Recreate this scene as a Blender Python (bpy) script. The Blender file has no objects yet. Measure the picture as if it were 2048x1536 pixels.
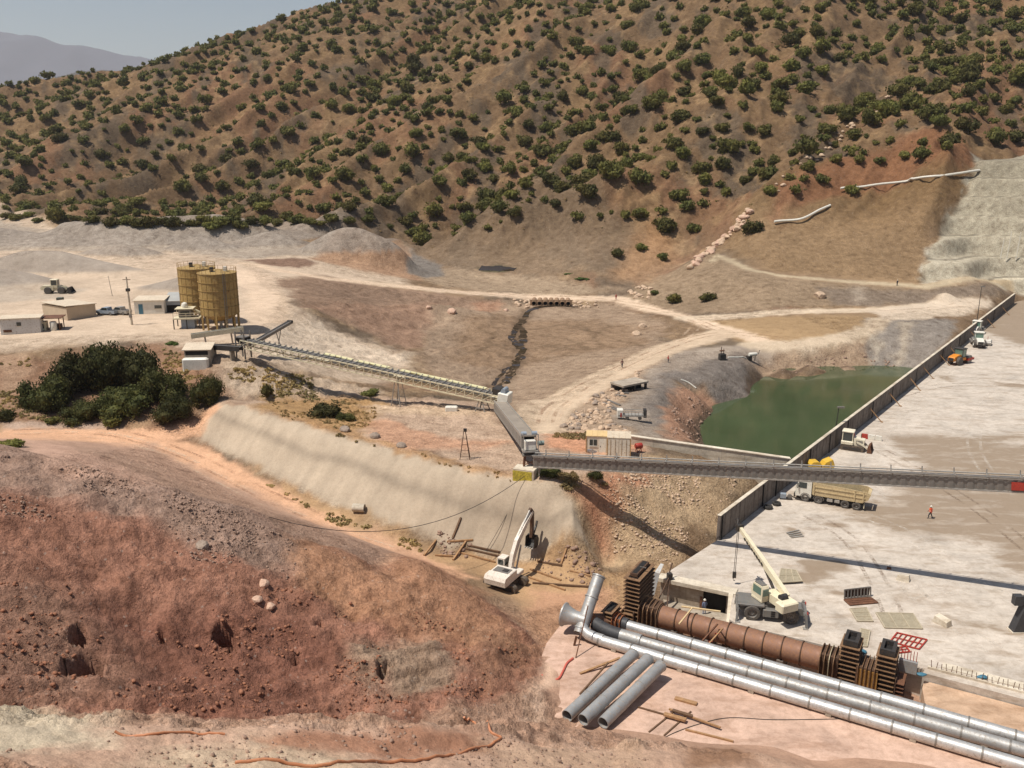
import bpy, bmesh, math, random
import numpy as np
from mathutils import Vector, Matrix, Euler
from mathutils.geometry import delaunay_2d_cdt

# ------------------------------------------------------------------ camera, sky, sun, exposure
SC = bpy.context.scene
COL = SC.collection
FPX = 1774.0                       # focal length in pixels of the 2048 px wide photograph
EYE = 47.0                         # metres above the dam deck
PITCH = math.atan(468.0 / FPX)
cam_d = bpy.data.cameras.new('camera')
cam_d.sensor_width = 36.0
cam_d.lens = 36.0 * FPX / 2048.0
cam_d.clip_start = 0.5
cam_d.clip_end = 30000.0
cam = bpy.data.objects.new('camera', cam_d)
cam.location = (0, 0, EYE)
cam.rotation_euler = (math.pi / 2 - PITCH, 0, 0)
COL.objects.link(cam)
SC.camera = cam

SUN_EL = math.radians(65.0)
SUN_H = Vector((-0.93, -0.37)).normalized()          # horizontal direction towards the sun
SUN_DIR = Vector((SUN_H.x * math.cos(SUN_EL), SUN_H.y * math.cos(SUN_EL), math.sin(SUN_EL)))
W = bpy.data.worlds.new('World')
SC.world = W
W.use_nodes = True
wn = W.node_tree.nodes
wl = W.node_tree.links
wn.clear()
sky = wn.new('ShaderNodeTexSky')
sky.sky_type = 'NISHITA'
sky.sun_disc = False
sky.sun_elevation = SUN_EL
sky.sun_rotation = math.atan2(SUN_H.x, SUN_H.y)
sky.altitude = 600
sky.air_density = 1.25
sky.dust_density = 1.6
sky.ozone_density = 0.25
bg = wn.new('ShaderNodeBackground')
bg.inputs['Strength'].default_value = 0.072
wo = wn.new('ShaderNodeOutputWorld')
wl.new(sky.outputs[0], bg.inputs[0])
wl.new(bg.outputs[0], wo.inputs[0])
sun_d = bpy.data.lights.new('sun', 'SUN')
sun_d.energy = 4.9
sun_d.angle = math.radians(0.53)
sun_d.color = (1.0, 0.95, 0.87)
sun = bpy.data.objects.new('sun', sun_d)
sun.rotation_euler = SUN_DIR.to_track_quat('Z', 'Y').to_euler()
sun.location = (-200, -100, 400)
COL.objects.link(sun)
SC.view_settings.view_transform = 'Standard'
SC.view_settings.look = 'None'
SC.view_settings.exposure = 0.10
SC.view_settings.gamma = 1.0
SC.cycles.max_bounces = 6
SC.cycles.diffuse_bounces = 3
SC.cycles.glossy_bounces = 3
SC.cycles.transparent_max_bounces = 6
SC.cycles.volume_bounces = 1
SC.cycles.use_denoising = True

# ------------------------------------------------------------------ pixel <-> place
CP, SP = math.cos(PITCH), math.sin(PITCH)
def ray(px, py):
    a = (px - 1024.0) / FPX
    b = (768.0 - py) / FPX
    return (a, CP + b * SP, -SP + b * CP)
def U(px, py, z=0.0):                    # point of that pixel's sight line at height z
    d = ray(px, py)
    t = (z - EYE) / d[2]
    return Vector((d[0] * t, d[1] * t, z))
def D(px, py, Y):                        # point of that pixel's sight line at distance Y
    d = ray(px, py)
    t = Y / d[1]
    return Vector((d[0] * t, Y, EYE + d[2] * t))

# ------------------------------------------------------------------ colour helpers
def lin(c):
    return c / 12.92 if c <= 0.04045 else ((c + 0.055) / 1.055) ** 2.4
LIGHT = 1.12                              # brightness of a white level sheet in this light
def C(r, g, b, k=1.0):                   # base colour that shows as this 8 bit colour when lit level
    return tuple(min(0.86, lin(v / 255.0) / LIGHT * k) for v in (r, g, b))

# ------------------------------------------------------------------ noise in numpy
def _hash(ix, iy, seed):
    h = (ix.astype(np.int64) * 374761393 + iy.astype(np.int64) * 668265263 + seed * 1442695041) & 0x7fffffff
    h = ((h ^ (h >> 13)) * 1274126177) & 0x7fffffff
    h = (h ^ (h >> 16)) & 0x7fffffff
    return h.astype(np.float64) / 0x7fffffff
def vnoise(x, y, seed=0):
    x = np.asarray(x, float); y = np.asarray(y, float)
    ix = np.floor(x); iy = np.floor(y)
    fx = x - ix; fy = y - iy
    fx = fx * fx * fx * (fx * (fx * 6 - 15) + 10); fy = fy * fy * fy * (fy * (fy * 6 - 15) + 10)
    a = _hash(ix, iy, seed); b = _hash(ix + 1, iy, seed)
    c = _hash(ix, iy + 1, seed); d = _hash(ix + 1, iy + 1, seed)
    return (a + (b - a) * fx) * (1 - fy) + (c + (d - c) * fx) * fy
def fbm(x, y, seed=0, octs=4, gain=0.5, ridged=False):
    v = 0.0; amp = 1.0; tot = 0.0
    for o in range(octs):
        n = vnoise(x, y, seed + o * 17)
        if ridged:
            n = 1 - abs(2 * n - 1)
        v = v + n * amp; tot += amp
        amp *= gain
        x, y = x * 1.93 + y * 0.52 + 3.1, y * 1.93 - x * 0.52 + 7.7
    return v / tot

# ------------------------------------------------------------------ materials
MATS = {}
def ntree(name):
    m = bpy.data.materials.new(name)
    m.use_nodes = True
    nt = m.node_tree
    nt.nodes.clear()
    out = nt.nodes.new('ShaderNodeOutputMaterial')
    b = nt.nodes.new('ShaderNodeBsdfPrincipled')
    nt.links.new(b.outputs[0], out.inputs[0])
    return m, nt, b, out
def ramp(nt, fac, stops):
    r = nt.nodes.new('ShaderNodeValToRGB')
    cr = r.color_ramp
    while len(cr.elements) < len(stops):
        cr.elements.new(0.5)
    for e, (p, c) in zip(cr.elements, stops):
        e.position = p
        e.color = (c[0], c[1], c[2], 1)
    nt.links.new(fac, r.inputs[0])
    return r.outputs[0]
def noise(nt, scale, detail=4, rough=0.6, vec=None, dist=0.0):
    n = nt.nodes.new('ShaderNodeTexNoise')
    n.inputs['Scale'].default_value = scale
    n.inputs['Detail'].default_value = detail
    n.inputs['Roughness'].default_value = rough
    n.inputs['Distortion'].default_value = dist
    if vec is not None:
        nt.links.new(vec, n.inputs['Vector'])
    return n.outputs[0]
def mixc(nt, fac, a, b, mode='MIX'):
    m = nt.nodes.new('ShaderNodeMix')
    m.data_type = 'RGBA'
    m.blend_type = mode
    for sock, v in ((m.inputs[0], fac), (m.inputs[6], a), (m.inputs[7], b)):
        if isinstance(v, (int, float)):
            sock.default_value = v
        elif isinstance(v, tuple):
            sock.default_value = (v[0], v[1], v[2], 1)
        else:
            nt.links.new(v, sock)
    return m.outputs[2]
def maprange(nt, v, a, b, c=0.0, d=1.0):
    m = nt.nodes.new('ShaderNodeMapRange')
    m.inputs[1].default_value = a; m.inputs[2].default_value = b
    m.inputs[3].default_value = c; m.inputs[4].default_value = d
    nt.links.new(v, m.inputs[0])
    return m.outputs[0]
def bump(nt, b, h, strength=0.4, dist=0.05):
    bm = nt.nodes.new('ShaderNodeBump')
    bm.inputs['Strength'].default_value = strength
    bm.inputs['Distance'].default_value = dist
    nt.links.new(h, bm.inputs['Height'])
    nt.links.new(bm.outputs[0], b.inputs['Normal'])
def geopos(nt):
    return nt.nodes.new('ShaderNodeNewGeometry').outputs['Position']
def PM(name, col, rough=0.6, metal=0.0, var=0.25, scale=0.8, dirt=None, dirt_amt=0.45, bmp=0.15, spec=0.5, fine=6.0, streak=None):
    """painted / weathered surface: base colour, blotchy fading, dust or rust patches"""
    if name in MATS:
        return MATS[name]
    m, nt, b, out = ntree(name)
    tc = nt.nodes.new('ShaderNodeTexCoord').outputs['Object']
    n1 = noise(nt, scale, 5, 0.65, tc)
    n2 = noise(nt, scale * fine, 4, 0.7, tc)
    dark = tuple(c * (1 - var) for c in col); lite = tuple(min(0.9, c * (1 + var * 0.6)) for c in col)
    c = ramp(nt, n1, [(0.3, dark), (0.7, lite)])
    if dirt is not None:
        f = maprange(nt, n2, 0.62 - dirt_amt * 0.3, 0.80 - dirt_amt * 0.2)
        c = mixc(nt, f, c, dirt)
    if streak is not None:                # rain and rust runs down upright faces
        mp = nt.nodes.new('ShaderNodeMapping'); mp.inputs['Scale'].default_value = (2.2, 2.2, .12)
        nt.links.new(tc, mp.inputs[0])
        ns = noise(nt, 1.0, 5, .7, mp.outputs[0], .2)
        c = mixc(nt, maprange(nt, ns, .52, .74, 0, .75), c, streak)
    nt.links.new(c, b.inputs['Base Color'])
    b.inputs['Metallic'].default_value = metal
    nt.links.new(maprange(nt, n2, 0.3, 0.7, max(0.05, rough - 0.12), min(1, rough + 0.15)), b.inputs['Roughness'])
    b.inputs['Specular IOR Level'].default_value = spec
    if bmp > 0:
        bump(nt, b, n2, bmp, 0.03)
    MATS[name] = m
    return m

# ------------------------------------------------------------------ mesh builder
class MB:
    def __init__(self):
        self.v = []; self.f = []; self.smooth = False
    def add(self, vs, fs):
        o = len(self.v)
        self.v.extend([tuple(v) for v in vs])
        self.f.extend([tuple(i + o for i in f) for f in fs])
        return self
    def hexa(self, p):                    # 8 corners: 4 below, 4 above, both anticlockwise
        return self.add(p, [(3, 2, 1, 0), (4, 5, 6, 7), (0, 1, 5, 4), (1, 2, 6, 5), (2, 3, 7, 6), (3, 0, 4, 7)])
    def box(self, x0, x1, y0, y1, z0, z1):
        return self.hexa([(x0, y0, z0), (x1, y0, z0), (x1, y1, z0), (x0, y1, z0), (x0, y0, z1), (x1, y0, z1), (x1, y1, z1), (x0, y1, z1)])
    def bbox(self, x0, x1, y0, y1, z0, z1, c=0.05):   # box with its four vertical and top edges chamfered
        def ring(d, z):
            return [(x0 + d + c, y0 + d, z), (x1 - d - c, y0 + d, z), (x1 - d, y0 + d + c, z), (x1 - d, y1 - d - c, z),
                    (x1 - d - c, y1 - d, z), (x0 + d + c, y1 - d, z), (x0 + d, y1 - d - c, z), (x0 + d, y0 + d + c, z)]
        return self.loft([ring(0, z0), ring(0, z1 - c), ring(c, z1)])
    def beam(self, a, b, w, h, up=(0, 0, 1)):
        a = Vector(a); b = Vector(b); d = (b - a).normalized()
        u = Vector(up)
        s = d.cross(u)
        if s.length < 1e-4:
            s = d.cross(Vector((0, 1, 0)))
        s.normalize(); u = s.cross(d)
        s *= w / 2; u *= h / 2
        return self.hexa([a - s - u, b - s - u, b + s - u, a + s - u, a - s + u, b - s + u, b + s + u, a + s + u])
    def prism(self, prof, y0, y1):        # profile in x,z (anticlockwise seen from -y), extruded along y
        n = len(prof)
        vs = [(x, y0, z) for x, z in prof] + [(x, y1, z) for x, z in prof]
        fs = [tuple(range(n)), tuple(range(2 * n - 1, n - 1, -1))]
        for i in range(n):
            j = (i + 1) % n
            fs.append((j, i, n + i, n + j))
        return self.add(vs, fs)
    def loft(self, rings, cap=True, closed=True):
        n = len(rings[0]); vs = [p for r in rings for p in r]; fs = []
        for k in range(len(rings) - 1):
            for i in range(n if closed else n - 1):
                j = (i + 1) % n
                fs.append((k * n + i, k * n + j, (k + 1) * n + j, (k + 1) * n + i))
        if cap:
            fs.append(tuple(range(n - 1, -1, -1)))
            fs.append(tuple((len(rings) - 1) * n + i for i in range(n)))
        return self.add(vs, fs)
    def frame(self, a, b):
        d = (Vector(b) - Vector(a)).normalized()
        u = Vector((0, 0, 1)) if abs(d.z) < 0.95 else Vector((1, 0, 0))
        s = d.cross(u).normalized(); u = s.cross(d)
        return s, u
    def cyl(self, a, b, r, r2=None, n=16, cap=True):
        a = Vector(a); b = Vector(b); r2 = r if r2 is None else r2
        s, u = self.frame(a, b)
        R = lambda c, q: [c + (s * math.cos(t) + u * math.sin(t)) * q for t in [-2 * math.pi * i / n for i in range(n)]]
        return self.loft([R(a, r), R(b, r2)], cap)
    def tube(self, a, b, r, t, n=20):     # open hollow pipe
        a = Vector(a); b = Vector(b); s, u = self.frame(a, b)
        R = lambda c, q: [c + (s * math.cos(k) + u * math.sin(k)) * q for k in [-2 * math.pi * i / n for i in range(n)]]
        return self.loft([R(a, r - t), R(a, r), R(b, r), R(b, r - t), R(a, r - t)], cap=False)
    def path(self, pts, r, n=8, cap=True):
        pts = [Vector(p) for p in pts]; rings = []
        for i, p in enumerate(pts):
            d = (pts[min(i + 1, len(pts) - 1)] - pts[max(i - 1, 0)]).normalized()
            u = Vector((0, 0, 1)) if abs(d.z) < 0.95 else Vector((1, 0, 0))
            s = d.cross(u).normalized(); u = s.cross(d)
            q = r[i] if isinstance(r, (list, tuple)) else r
            rings.append([p + (s * math.cos(k) + u * math.sin(k)) * q for k in [-2 * math.pi * j / n for j in range(n)]])
        return self.loft(rings, cap)
    def lathe(self, prof, c=(0, 0, 0), axis='Z', n=20):   # profile of (radius, height)
        rings = []
        for r, h in prof:
            ring = []
            for i in range(n):
                t = 2 * math.pi * i / n
                x, y = r * math.cos(t), r * math.sin(t)
                ring.append({'Z': (c[0] + x, c[1] + y, c[2] + h), 'Y': (c[0] + x, c[1] + h, c[2] - y), 'X': (c[0] + h, c[1] + x, c[2] + y)}[axis])
            rings.append(ring)
        return self.loft(rings, True)
    def mesh(self, name, mat, smooth=False, angle=40):
        me = bpy.data.meshes.new(name)
        me.from_pydata(self.v, [], self.f)
        me.materials.append(mat)
        if smooth:
            me.polygons.foreach_set('use_smooth', [True] * len(me.polygons))
            me.set_sharp_from_angle(angle=math.radians(angle))
        me.update()
        return me
    def obj(self, name, mat, parent=None, smooth=False, angle=40):
        o = bpy.data.objects.new(name, self.mesh(name, mat, smooth, angle))
        COL.objects.link(o)
        if parent is not None:
            o.parent = parent
        return o
def tag(o, label, cat, group=None):
    o['label'] = label; o['category'] = cat
    if group:
        o['group'] = group
    return o
def thing(name, label, cat, loc=(0, 0, 0), rz=0.0, group=None, rot=None):
    o = bpy.data.objects.new(name, None)
    o.empty_display_size = 0.3
    COL.objects.link(o)
    o.location = loc
    o.rotation_euler = rot if rot else (0, 0, rz)
    return tag(o, label, cat, group)
def struct(o):
    o['kind'] = 'structure'
    return o
def dup(root, loc, rz, label=None, group=None, scale=None):
    r = root.copy(); COL.objects.link(r)
    r.location = loc; r.rotation_euler = (0, 0, rz)
    if scale:
        r.scale = scale
    if label:
        r['label'] = label
    if group:
        r['group'] = group
    for ch in list(root.children):
        c = ch.copy(); COL.objects.link(c); c.parent = r
        for g in ch.children:
            d = g.copy(); COL.objects.link(d); d.parent = c
    return r
def child(me, name, parent, loc=(0, 0, 0), rot=(0, 0, 0)):
    o = bpy.data.objects.new(name, me)
    COL.objects.link(o); o.parent = parent
    o.location = loc; o.rotation_euler = rot
    return o

# ================================================================== THE GROUND
PTS = []                                  # control points of the ground (x, y, z)
def line(seq, mode='z', step=6.0):
    ws = [(U(*s) if mode == 'z' else D(*s)) if mode != 'w' else Vector(s) for s in seq]
    for a, b in zip(ws[:-1], ws[1:]):
        n = max(1, int((b - a).length / step))
        for i in range(n):
            PTS.append(tuple(a.lerp(b, i / n)))
    PTS.append(tuple(ws[-1]))
def dots(seq, mode='z'):
    for s in seq:
        PTS.append(tuple((U(*s) if mode == 'z' else D(*s)) if mode != 'w' else Vector(s)))

# hillside under and in front of the camera
dots([(-90, -30, 58), (0, -30, 57), (90, -30, 52), (-80, 0, 48), (-40, 0, 46), (0, 0, 44.8), (40, 0, 43), (90, 0, 40),
      (-70, 20, 34), (-30, 20, 28), (0, 20, 26), (30, 20, 22), (70, 20, 22), (120, 20, 20), (60, 40, 10), (100, 45, 8), (140, 40, 10), (75, 52, 1), (-130, 0, 50), (-120, 40, 36), (160, 0, 40)], 'w')
line([(-500, 1430, 24), (-300, 1450, 20.5), (0, 1450, 18), (300, 1453, 16.5), (600, 1450, 13.5), (830, 1446, 10.5), (1000, 1468, 7), (1150, 1492, 3.6), (1400, 1502, 2.0), (1700, 1540, 1.6), (2048, 1590, 1.2)], step=4)
line([(-500, 1536, 25), (-300, 1540, 21.5), (0, 1536, 19), (300, 1536, 17.5), (600, 1536, 14.8), (1000, 1536, 9), (1400, 1560, 4.6), (1800, 1600, 4.0), (2200, 1640, 3.5)], step=4)
# ditch behind the bench, hollow, red face and its ridge
line([(-500, 1400, 19), (-300, 1430, 15.5), (0, 1441, 13), (300, 1443, 9.5), (500, 1441, 8.2), (830, 1432, 5.2), (960, 1412, 3.0)], step=4)
line([(-400, 1290, 16), (0, 1300, 12), (300, 1300, 8.0), (500, 1300, 6.6), (600, 1300, 6.0), (830, 1290, 4.0), (960, 1300, 3.2)])
line([(985, 1408, 2.4), (1015, 1385, 2.6), (1040, 1345, 2.5), (1075, 1318, 2.0), (1090, 1306, 1.6)], step=1.2)
line([(1012, 1418, .1), (1044, 1392, .02), (1068, 1352, 0), (1092, 1326, -.02), (1104, 1310, -.02)], step=1.2)
line([(-400, 1100, 19), (0, 1100, 15.5), (300, 1150, 10.8), (600, 1200, 6.6), (830, 1205, 4.3), (950, 1240, 2.0)])
line([(-400, 850, 23), (-200, 870, 20), (0, 890, 18), (180, 935, 15.6), (320, 970, 13.6), (450, 1012, 11.2), (545, 1052, 9.0), (590, 1085, 7.4), (640, 1086, 7.6), (700, 1096, 6.2), (765, 1146, 3.2), (830, 1110, 5.4), (890, 1150, 3.4), (960, 1195, 2.0), (1040, 1256, 1.9), (1090, 1302, 1.5)], step=3)
dots([(-75, 100, 13), (-55, 100, 11), (-45, 98, 9), (-36, 97, 7.5), (-27, 97, 5.5), (-20, 97, 3.2), (-14, 96, 1.2), (-8, 95, -1.0), (-4, 91, -1.8), (0, 86, -1.9), (2.5, 82, -1.6)], 'w')
# haul road from the left down to the excavator
line([(-500, 870, 7.5), (-300, 872, 7), (0, 872, 6), (150, 872, 5.4), (280, 884, 4.4), (420, 955, 2.2), (540, 1012, 0.8), (680, 1066, -0.6), (800, 1108, -1.7), (900, 1140, -2.4), (985, 1170, -2.9)], step=5)
line([(-500, 850, 8), (-300, 855, 7.4), (0, 850, 6.4), (200, 850, 5.6), (330, 868, 4.6), (395, 885, 3.6), (560, 968, 1.6), (700, 1034, 0.0), (800, 1076, -1.4), (900, 1108, -2.5), (1060, 1128, -3), (1180, 1118, -3)], step=4)
line([(330, 850, 5.4), (440, 806, 8.0)])
dots([(1050, 1190, -3), (1120, 1200, -3), (1200, 1170, -3), (1100, 1250, -2.6), (1180, 1230, -3)])
# shotcrete bank
line([(392, 872, 3.9), (560, 962, 1.8), (700, 1027, 0.3), (800, 1068, -1.0), (900, 1099, -2.2), (1060, 1118, -2.8), (1180, 1108, -2.8)], step=3)
line([(435, 806, 8.6), (520, 824, 8.2), (690, 874, 7.4), (810, 904, 6.9), (930, 938, 6.4), (1050, 968, 6.0), (1130, 990, 5.6), (1170, 1030, 3.0)], step=3)
line([(450, 798, 8.5), (525, 814, 8.0), (690, 862, 7.2), (810, 892, 6.7), (930, 926, 6.3), (1050, 955, 6.0), (1140, 972, 5.8)], step=3)
# terrace of the conveyors
dots([(560, 812, 7.2), (640, 830, 6.6), (700, 845, 6.4), (800, 850, 6.1), (800, 825, 5.9), (900, 815, 5.7), (900, 870, 6.0), (1000, 850, 6.0), (1000, 915, 6.1), (1100, 900, 6.0), (1170, 900, 5.9), (1250, 908, 5.7), (1100, 872, 5.6), (1160, 868, 5.2), (1190, 952, 7.4), (1120, 955, 7.4), (1080, 945, 6.9), (1140, 935, 7.2), (990, 816, 5.8), (940, 812, 5.5)])
# rocky slope under the long conveyor
line([(1195, 965, 6.9), (1290, 915, 5.2), (1400, 932, 3.8), (1500, 946, 2.0), (1560, 950, 1.2)], step=4)
dots([(1205, 1110, -2.7), (1250, 1125, -2.9), (1300, 1132, -3), (1345, 1130, -3)])
dots([(12, 94, -3), (14, 86, -3), (17, 90, -3.1), (9.5, 84, -2.8), (26, 92, -4), (28, 101, -4)], 'w')
# below the deck, the slabs and the trench
dots([(24, 80, -2.7), (31, 76.5, -2.4), (36, 74, -2.2), (20, 85, -2.8), (14, 82.5, -2.8), (20, 79, -2.8), (26, 75.5, -2.6), (33, 71.5, -2.4), (30, 95, -4.5), (45, 110, -4.5), (60, 90, -4.5), (60, 125, -4.5),
      (80, 75, -4.5), (90, 150, -4.5), (120, 60, -4.5), (140, 120, -4.5), (110, 190, -4.5), (150, 245, -4.5), (180, 180, -4.5), (200, 100, -4.5), (210, 250, -4.5), (45, 72, -4), (150, 60, -3), (230, 60, 3)], 'w')
dots([(12, 74, -1.2), (20, 68, -1.2), (28, 64, -1.2), (36, 60, -1.2), (48, 58, -1.2), (16, 64, -.8), (24, 60.5, -.8), (8, 76.5, -1.0), (7, 70, -.6)], 'w')
line([(1108, 1345, -0.03), (1090, 1400, -0.03), (1105, 1440, -0.02), (1150, 1462, 0.0), (1400, 1486, -0.03), (1700, 1512, -0.02), (1950, 1540, -0.02), (2200, 1570, -0.02)], step=3)
_wa = Vector((25.6, 101.9)); _wb = Vector((159.0, 278.4)); _wn = (_wb - _wa).normalized(); _wn = Vector((_wn.y, -_wn.x))
line([(_wa.x + _wn.x * .8, _wa.y + _wn.y * .8, -4.5), (_wb.x + _wn.x * .8, _wb.y + _wn.y * .8, -4.5)], 'w', 3)
line([(_wa.x + (_wb.x - _wa.x) * t - _wn.x * 1.5, _wa.y + (_wb.y - _wa.y) * t - _wn.y * 1.5, z) for t, z in ((0, -2.6), (.05, -2), (.10, -3), (.16, -6), (.3, -7), (.5, -5), (.56, -4.2), (.6, -1.5), (.66, 2.2), (.8, 2.8), (.93, 2.8), (1, 4.5))], 'w', 3)
dots([(185, 265, -4.5), (172, 278, -4.5), (164, 270, -4.5)], 'w')
# works yard of the silos and its bluff
Z0 = 12.0
dots([(-500, 600, 12), (-300, 650, 12), (-300, 540, 12), (0, 700, 11.6), (0, 640, 12), (150, 675, 12), (100, 620, 12), (0, 580, 12.2), (330, 662, 12), (430, 655, 12), (490, 690, 11.6), (520, 650, 12), (560, 600, 12), (500, 560, 12.2), (480, 530, 12.4), (200, 590, 12), (300, 540, 12.3),
      (-500, 500, 12.5), (0, 530, 12.4), (150, 500, 12.6), (350, 510, 12.6), (0, 465, 13), (300, 470, 13), (500, 490, 12.8), (600, 480, 12.8), (700, 490, 12.8)])
line([(-500, 740, 10.6), (-100, 725, 10.8), (0, 718, 11), (150, 695, 11.6), (330, 683, 11.8), (385, 708, 11.4), (450, 728, 11), (510, 728, 10.4), (560, 742, 8.4), (650, 762, 6.0), (750, 778, 4.6), (850, 792, 3.8), (950, 803, 3.6)], step=4)
line([(-500, 830, 8.6), (-200, 830, 8), (0, 825, 7.2), (150, 835, 6.3), (300, 830, 6.5), (400, 805, 7.4), (470, 800, 7.3), (540, 802, 6.4), (620, 803, 5.5), (720, 806, 4.8)], step=5)
dots([(100, 760, 8.4), (250, 770, 8.2), (370, 770, 8.6), (0, 770, 9)])
# left bank of the river bed
line([(560, 605, 11.8), (620, 612, 10.5), (700, 607, 8.4), (790, 604, 6.2), (870, 602, 4.0)], step=5)
line([(575, 612, 10.6), (640, 622, 8.6), (700, 622, 6.6), (790, 618, 3.8), (870, 612, 1.8)], step=5)
line([(490, 527, 12.3), (560, 540, 11.2), (650, 552, 9.2), (760, 564, 6.4), (900, 578, 3.0), (1040, 590, 0.9), (1150, 594, 0.5), (1240, 592, 0.6)], step=6)
line([(600, 556, 10.8), (650, 562, 9.2), (760, 573, 6.2), (900, 586, 2.8), (1040, 597, 0.6), (1150, 601, 0.3), (1230, 602, 0.5)], step=6)
dots([(600, 640, 9), (600, 690, 7.2), (660, 700, 4.6), (740, 720, 1.8), (800, 722, 0.2), (700, 660, 4.2), (780, 660, 1.8), (850, 650, -0.4), (900, 622, -0.6), (880, 690, -1.4), (560, 690, 9.6), (620, 725, 7.0), (700, 745, 4.2), (800, 765, 1.6), (860, 740, -0.6), (900, 775, 0.2)])
# river bed
dots([(1000, 622, -1.6), (1060, 613, -2.1), (1140, 613, -2.0), (1200, 612, -1.0), (1060, 640, -2.3), (1035, 680, -2.6), (1030, 730, -3.0), (995, 775, -3.2), (960, 785, -2.2), (900, 740, -1.6), (950, 690, -2.0), (1150, 680, -1.9), (1230, 650, -1.4), (1280, 650, -0.9), (1300, 672, -0.6), (1110, 760, -2.0), (1050, 800, -0.6), (1150, 720, -1.6), (1020, 830, 3.8), (1250, 690, -0.8)])
# roads of the right bank
line([(1080, 862, 5.0), (1076, 830, 3.6), (1110, 800, 2.0), (1190, 750, 0.7), (1320, 692, 0.6), (1430, 662, 0.6), (1440, 648, 0.6), (1370, 628, 0.6), (1240, 594, 0.6)], step=5)
line([(1110, 862, 5.0), (1140, 820, 2.8), (1220, 765, 1.4), (1340, 705, 0.8), (1450, 688, 0.7), (1600, 694, 0.7), (1690, 680, 1.2), (1750, 655, 2.2)], step=5)
dots([(1150, 855, 4.6), (1200, 810, 2.8), (1280, 755, 1.6), (1290, 800, 2.2), (1270, 852, 3.9), (1370, 720, 1.3), (1480, 703, 0.9), (1340, 862, 2.6), (1320, 790, 2.0), (1380, 880, 1.0)])
# pond
line([(1403, 895, -4.05), (1400, 852, -4.05), (1442, 816, -4.05), (1508, 808, -4.05), (1500, 772, -4.05), (1520, 755, -4.05), (1565, 744, -4.05), (1650, 741, -4.05), (1740, 744, -4.05), (1830, 752, -4.05)], step=3)
line([(1418, 895, -6), (1415, 857, -6), (1450, 824, -6), (1518, 814, -6), (1514, 778, -6), (1575, 752, -6), (1650, 748, -6), (1740, 751, -6), (1850, 758, -6)], step=3)
dots([(1480, 860, -7), (1600, 800, -7.5), (1700, 775, -7.5), (1560, 900, -7), (1640, 850, -7.5), (1700, 830, -7.5), (1780, 780, -7)])
dots([(1340, 745, 1.8), (1375, 775, 0.8), (1345, 820, 2.0), (1400, 800, -1.0), (1430, 760, 0.2), (1380, 840, -0.6), (1480, 740, -0.5), (1440, 725, 1.0), (1510, 718, 0.8), (1560, 712, 0.6), (1700, 700, 0.4), (1620, 705, 0.6)])
# hidden ground behind the long wall
line([(1745, 650, 2.6), (1800, 648, 3.0), (1870, 652, 2.8), (1910, 650, 2.6)], step=4)
line([(1740, 738, -3.6), (1800, 742, -3.8), (1850, 735, -3.8)], step=4)
# road B, slope, upper road
line([(1330, 640, 0.7), (1420, 640, 1.2), (1500, 636, 2.2), (1600, 632, 3.2), (1740, 632, 3.4), (1850, 640, 3.2), (1930, 630, 2.8), (1985, 612, 2.6)], step=6)
line([(1330, 628, 0.9), (1420, 631, 1.4), (1500, 626, 2.4), (1600, 620, 3.4), (1740, 613, 3.5), (1880, 603, 3.2), (1980, 598, 3.0)], step=6)
line([(1450, 527, 11), (1500, 547, 9.8), (1560, 557, 8.7), (1700, 571, 7.2), (1850, 580, 6.2), (2020, 583, 5.2)], step=6)
line([(1440, 503, 11.4), (1500, 530, 10.2), (1560, 544, 9.3), (1700, 557, 8.0), (1850, 567, 7.0), (2030, 567, 6.4)], step=6)
dots([(1300, 585, 1.6), (1250, 578, 1.4), (1310, 560, 3.5), (1360, 570, 4.2), (1400, 545, 7.5), (1420, 600, 3.0)])
# brown cut slope and shotcrete slope at the right abutment
line([(1480, 470, 305), (1550, 450, 315), (1660, 415, 325), (1750, 378, 332), (1850, 360, 330), (1960, 350, 324), (2048, 345, 320), (2300, 320, 320), (2600, 300, 330)], 'd', step=8)
line([(1500, 440, 325), (1600, 400, 336), (1740, 350, 345), (1850, 310, 352), (1950, 300, 345), (2048, 305, 335), (2300, 270, 340)], 'd', step=8)
line([(2030, 583, 288), (2060, 588, 288), (2150, 600, 284), (2300, 610, 280), (2500, 620, 276), (2800, 640, 270)], 'd', step=8)
# great hill: toe
line([(-900, 415, 530), (-300, 420, 515), (0, 432, 495), (120, 432, 490), (250, 440, 475), (500, 455, 430), (700, 455, 400), (790, 462, 385)], 'd', step=10)
line([(800, 500, 352), (850, 520, 338), (920, 533, 328), (1000, 546, 318), (1100, 560, 306), (1200, 566, 298), (1290, 566, 290), (1345, 553, 288)], 'd', step=8)
dots([(830, 470, 372), (900, 490, 362), (880, 545, 318), (960, 560, 310), (1050, 572, 302), (1150, 578, 296), (820, 525, 330), (780, 500, 350)], 'd')
# gully with the pale boulders
line([(1365, 548, 289), (1395, 515, 300), (1460, 465, 318), (1485, 425, 338), (1540, 385, 355), (1600, 330, 378), (1650, 270, 402), (1750, 200, 445), (1850, 130, 485), (1950, 60, 525), (2048, -10, 565), (2200, -120, 640)], 'd', step=10)
line([(860, 420, 405), (910, 360, 432), (960, 310, 458), (1080, 270, 475), (1150, 200, 515), (1240, 110, 560), (1290, 30, 610), (1320, -60, 690)], 'd', step=12)
line([(270, 400, 515), (340, 330, 560), (480, 265, 590), (620, 200, 640), (760, 150, 665), (880, 80, 720), (960, 10, 780)], 'd', step=14)
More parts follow.
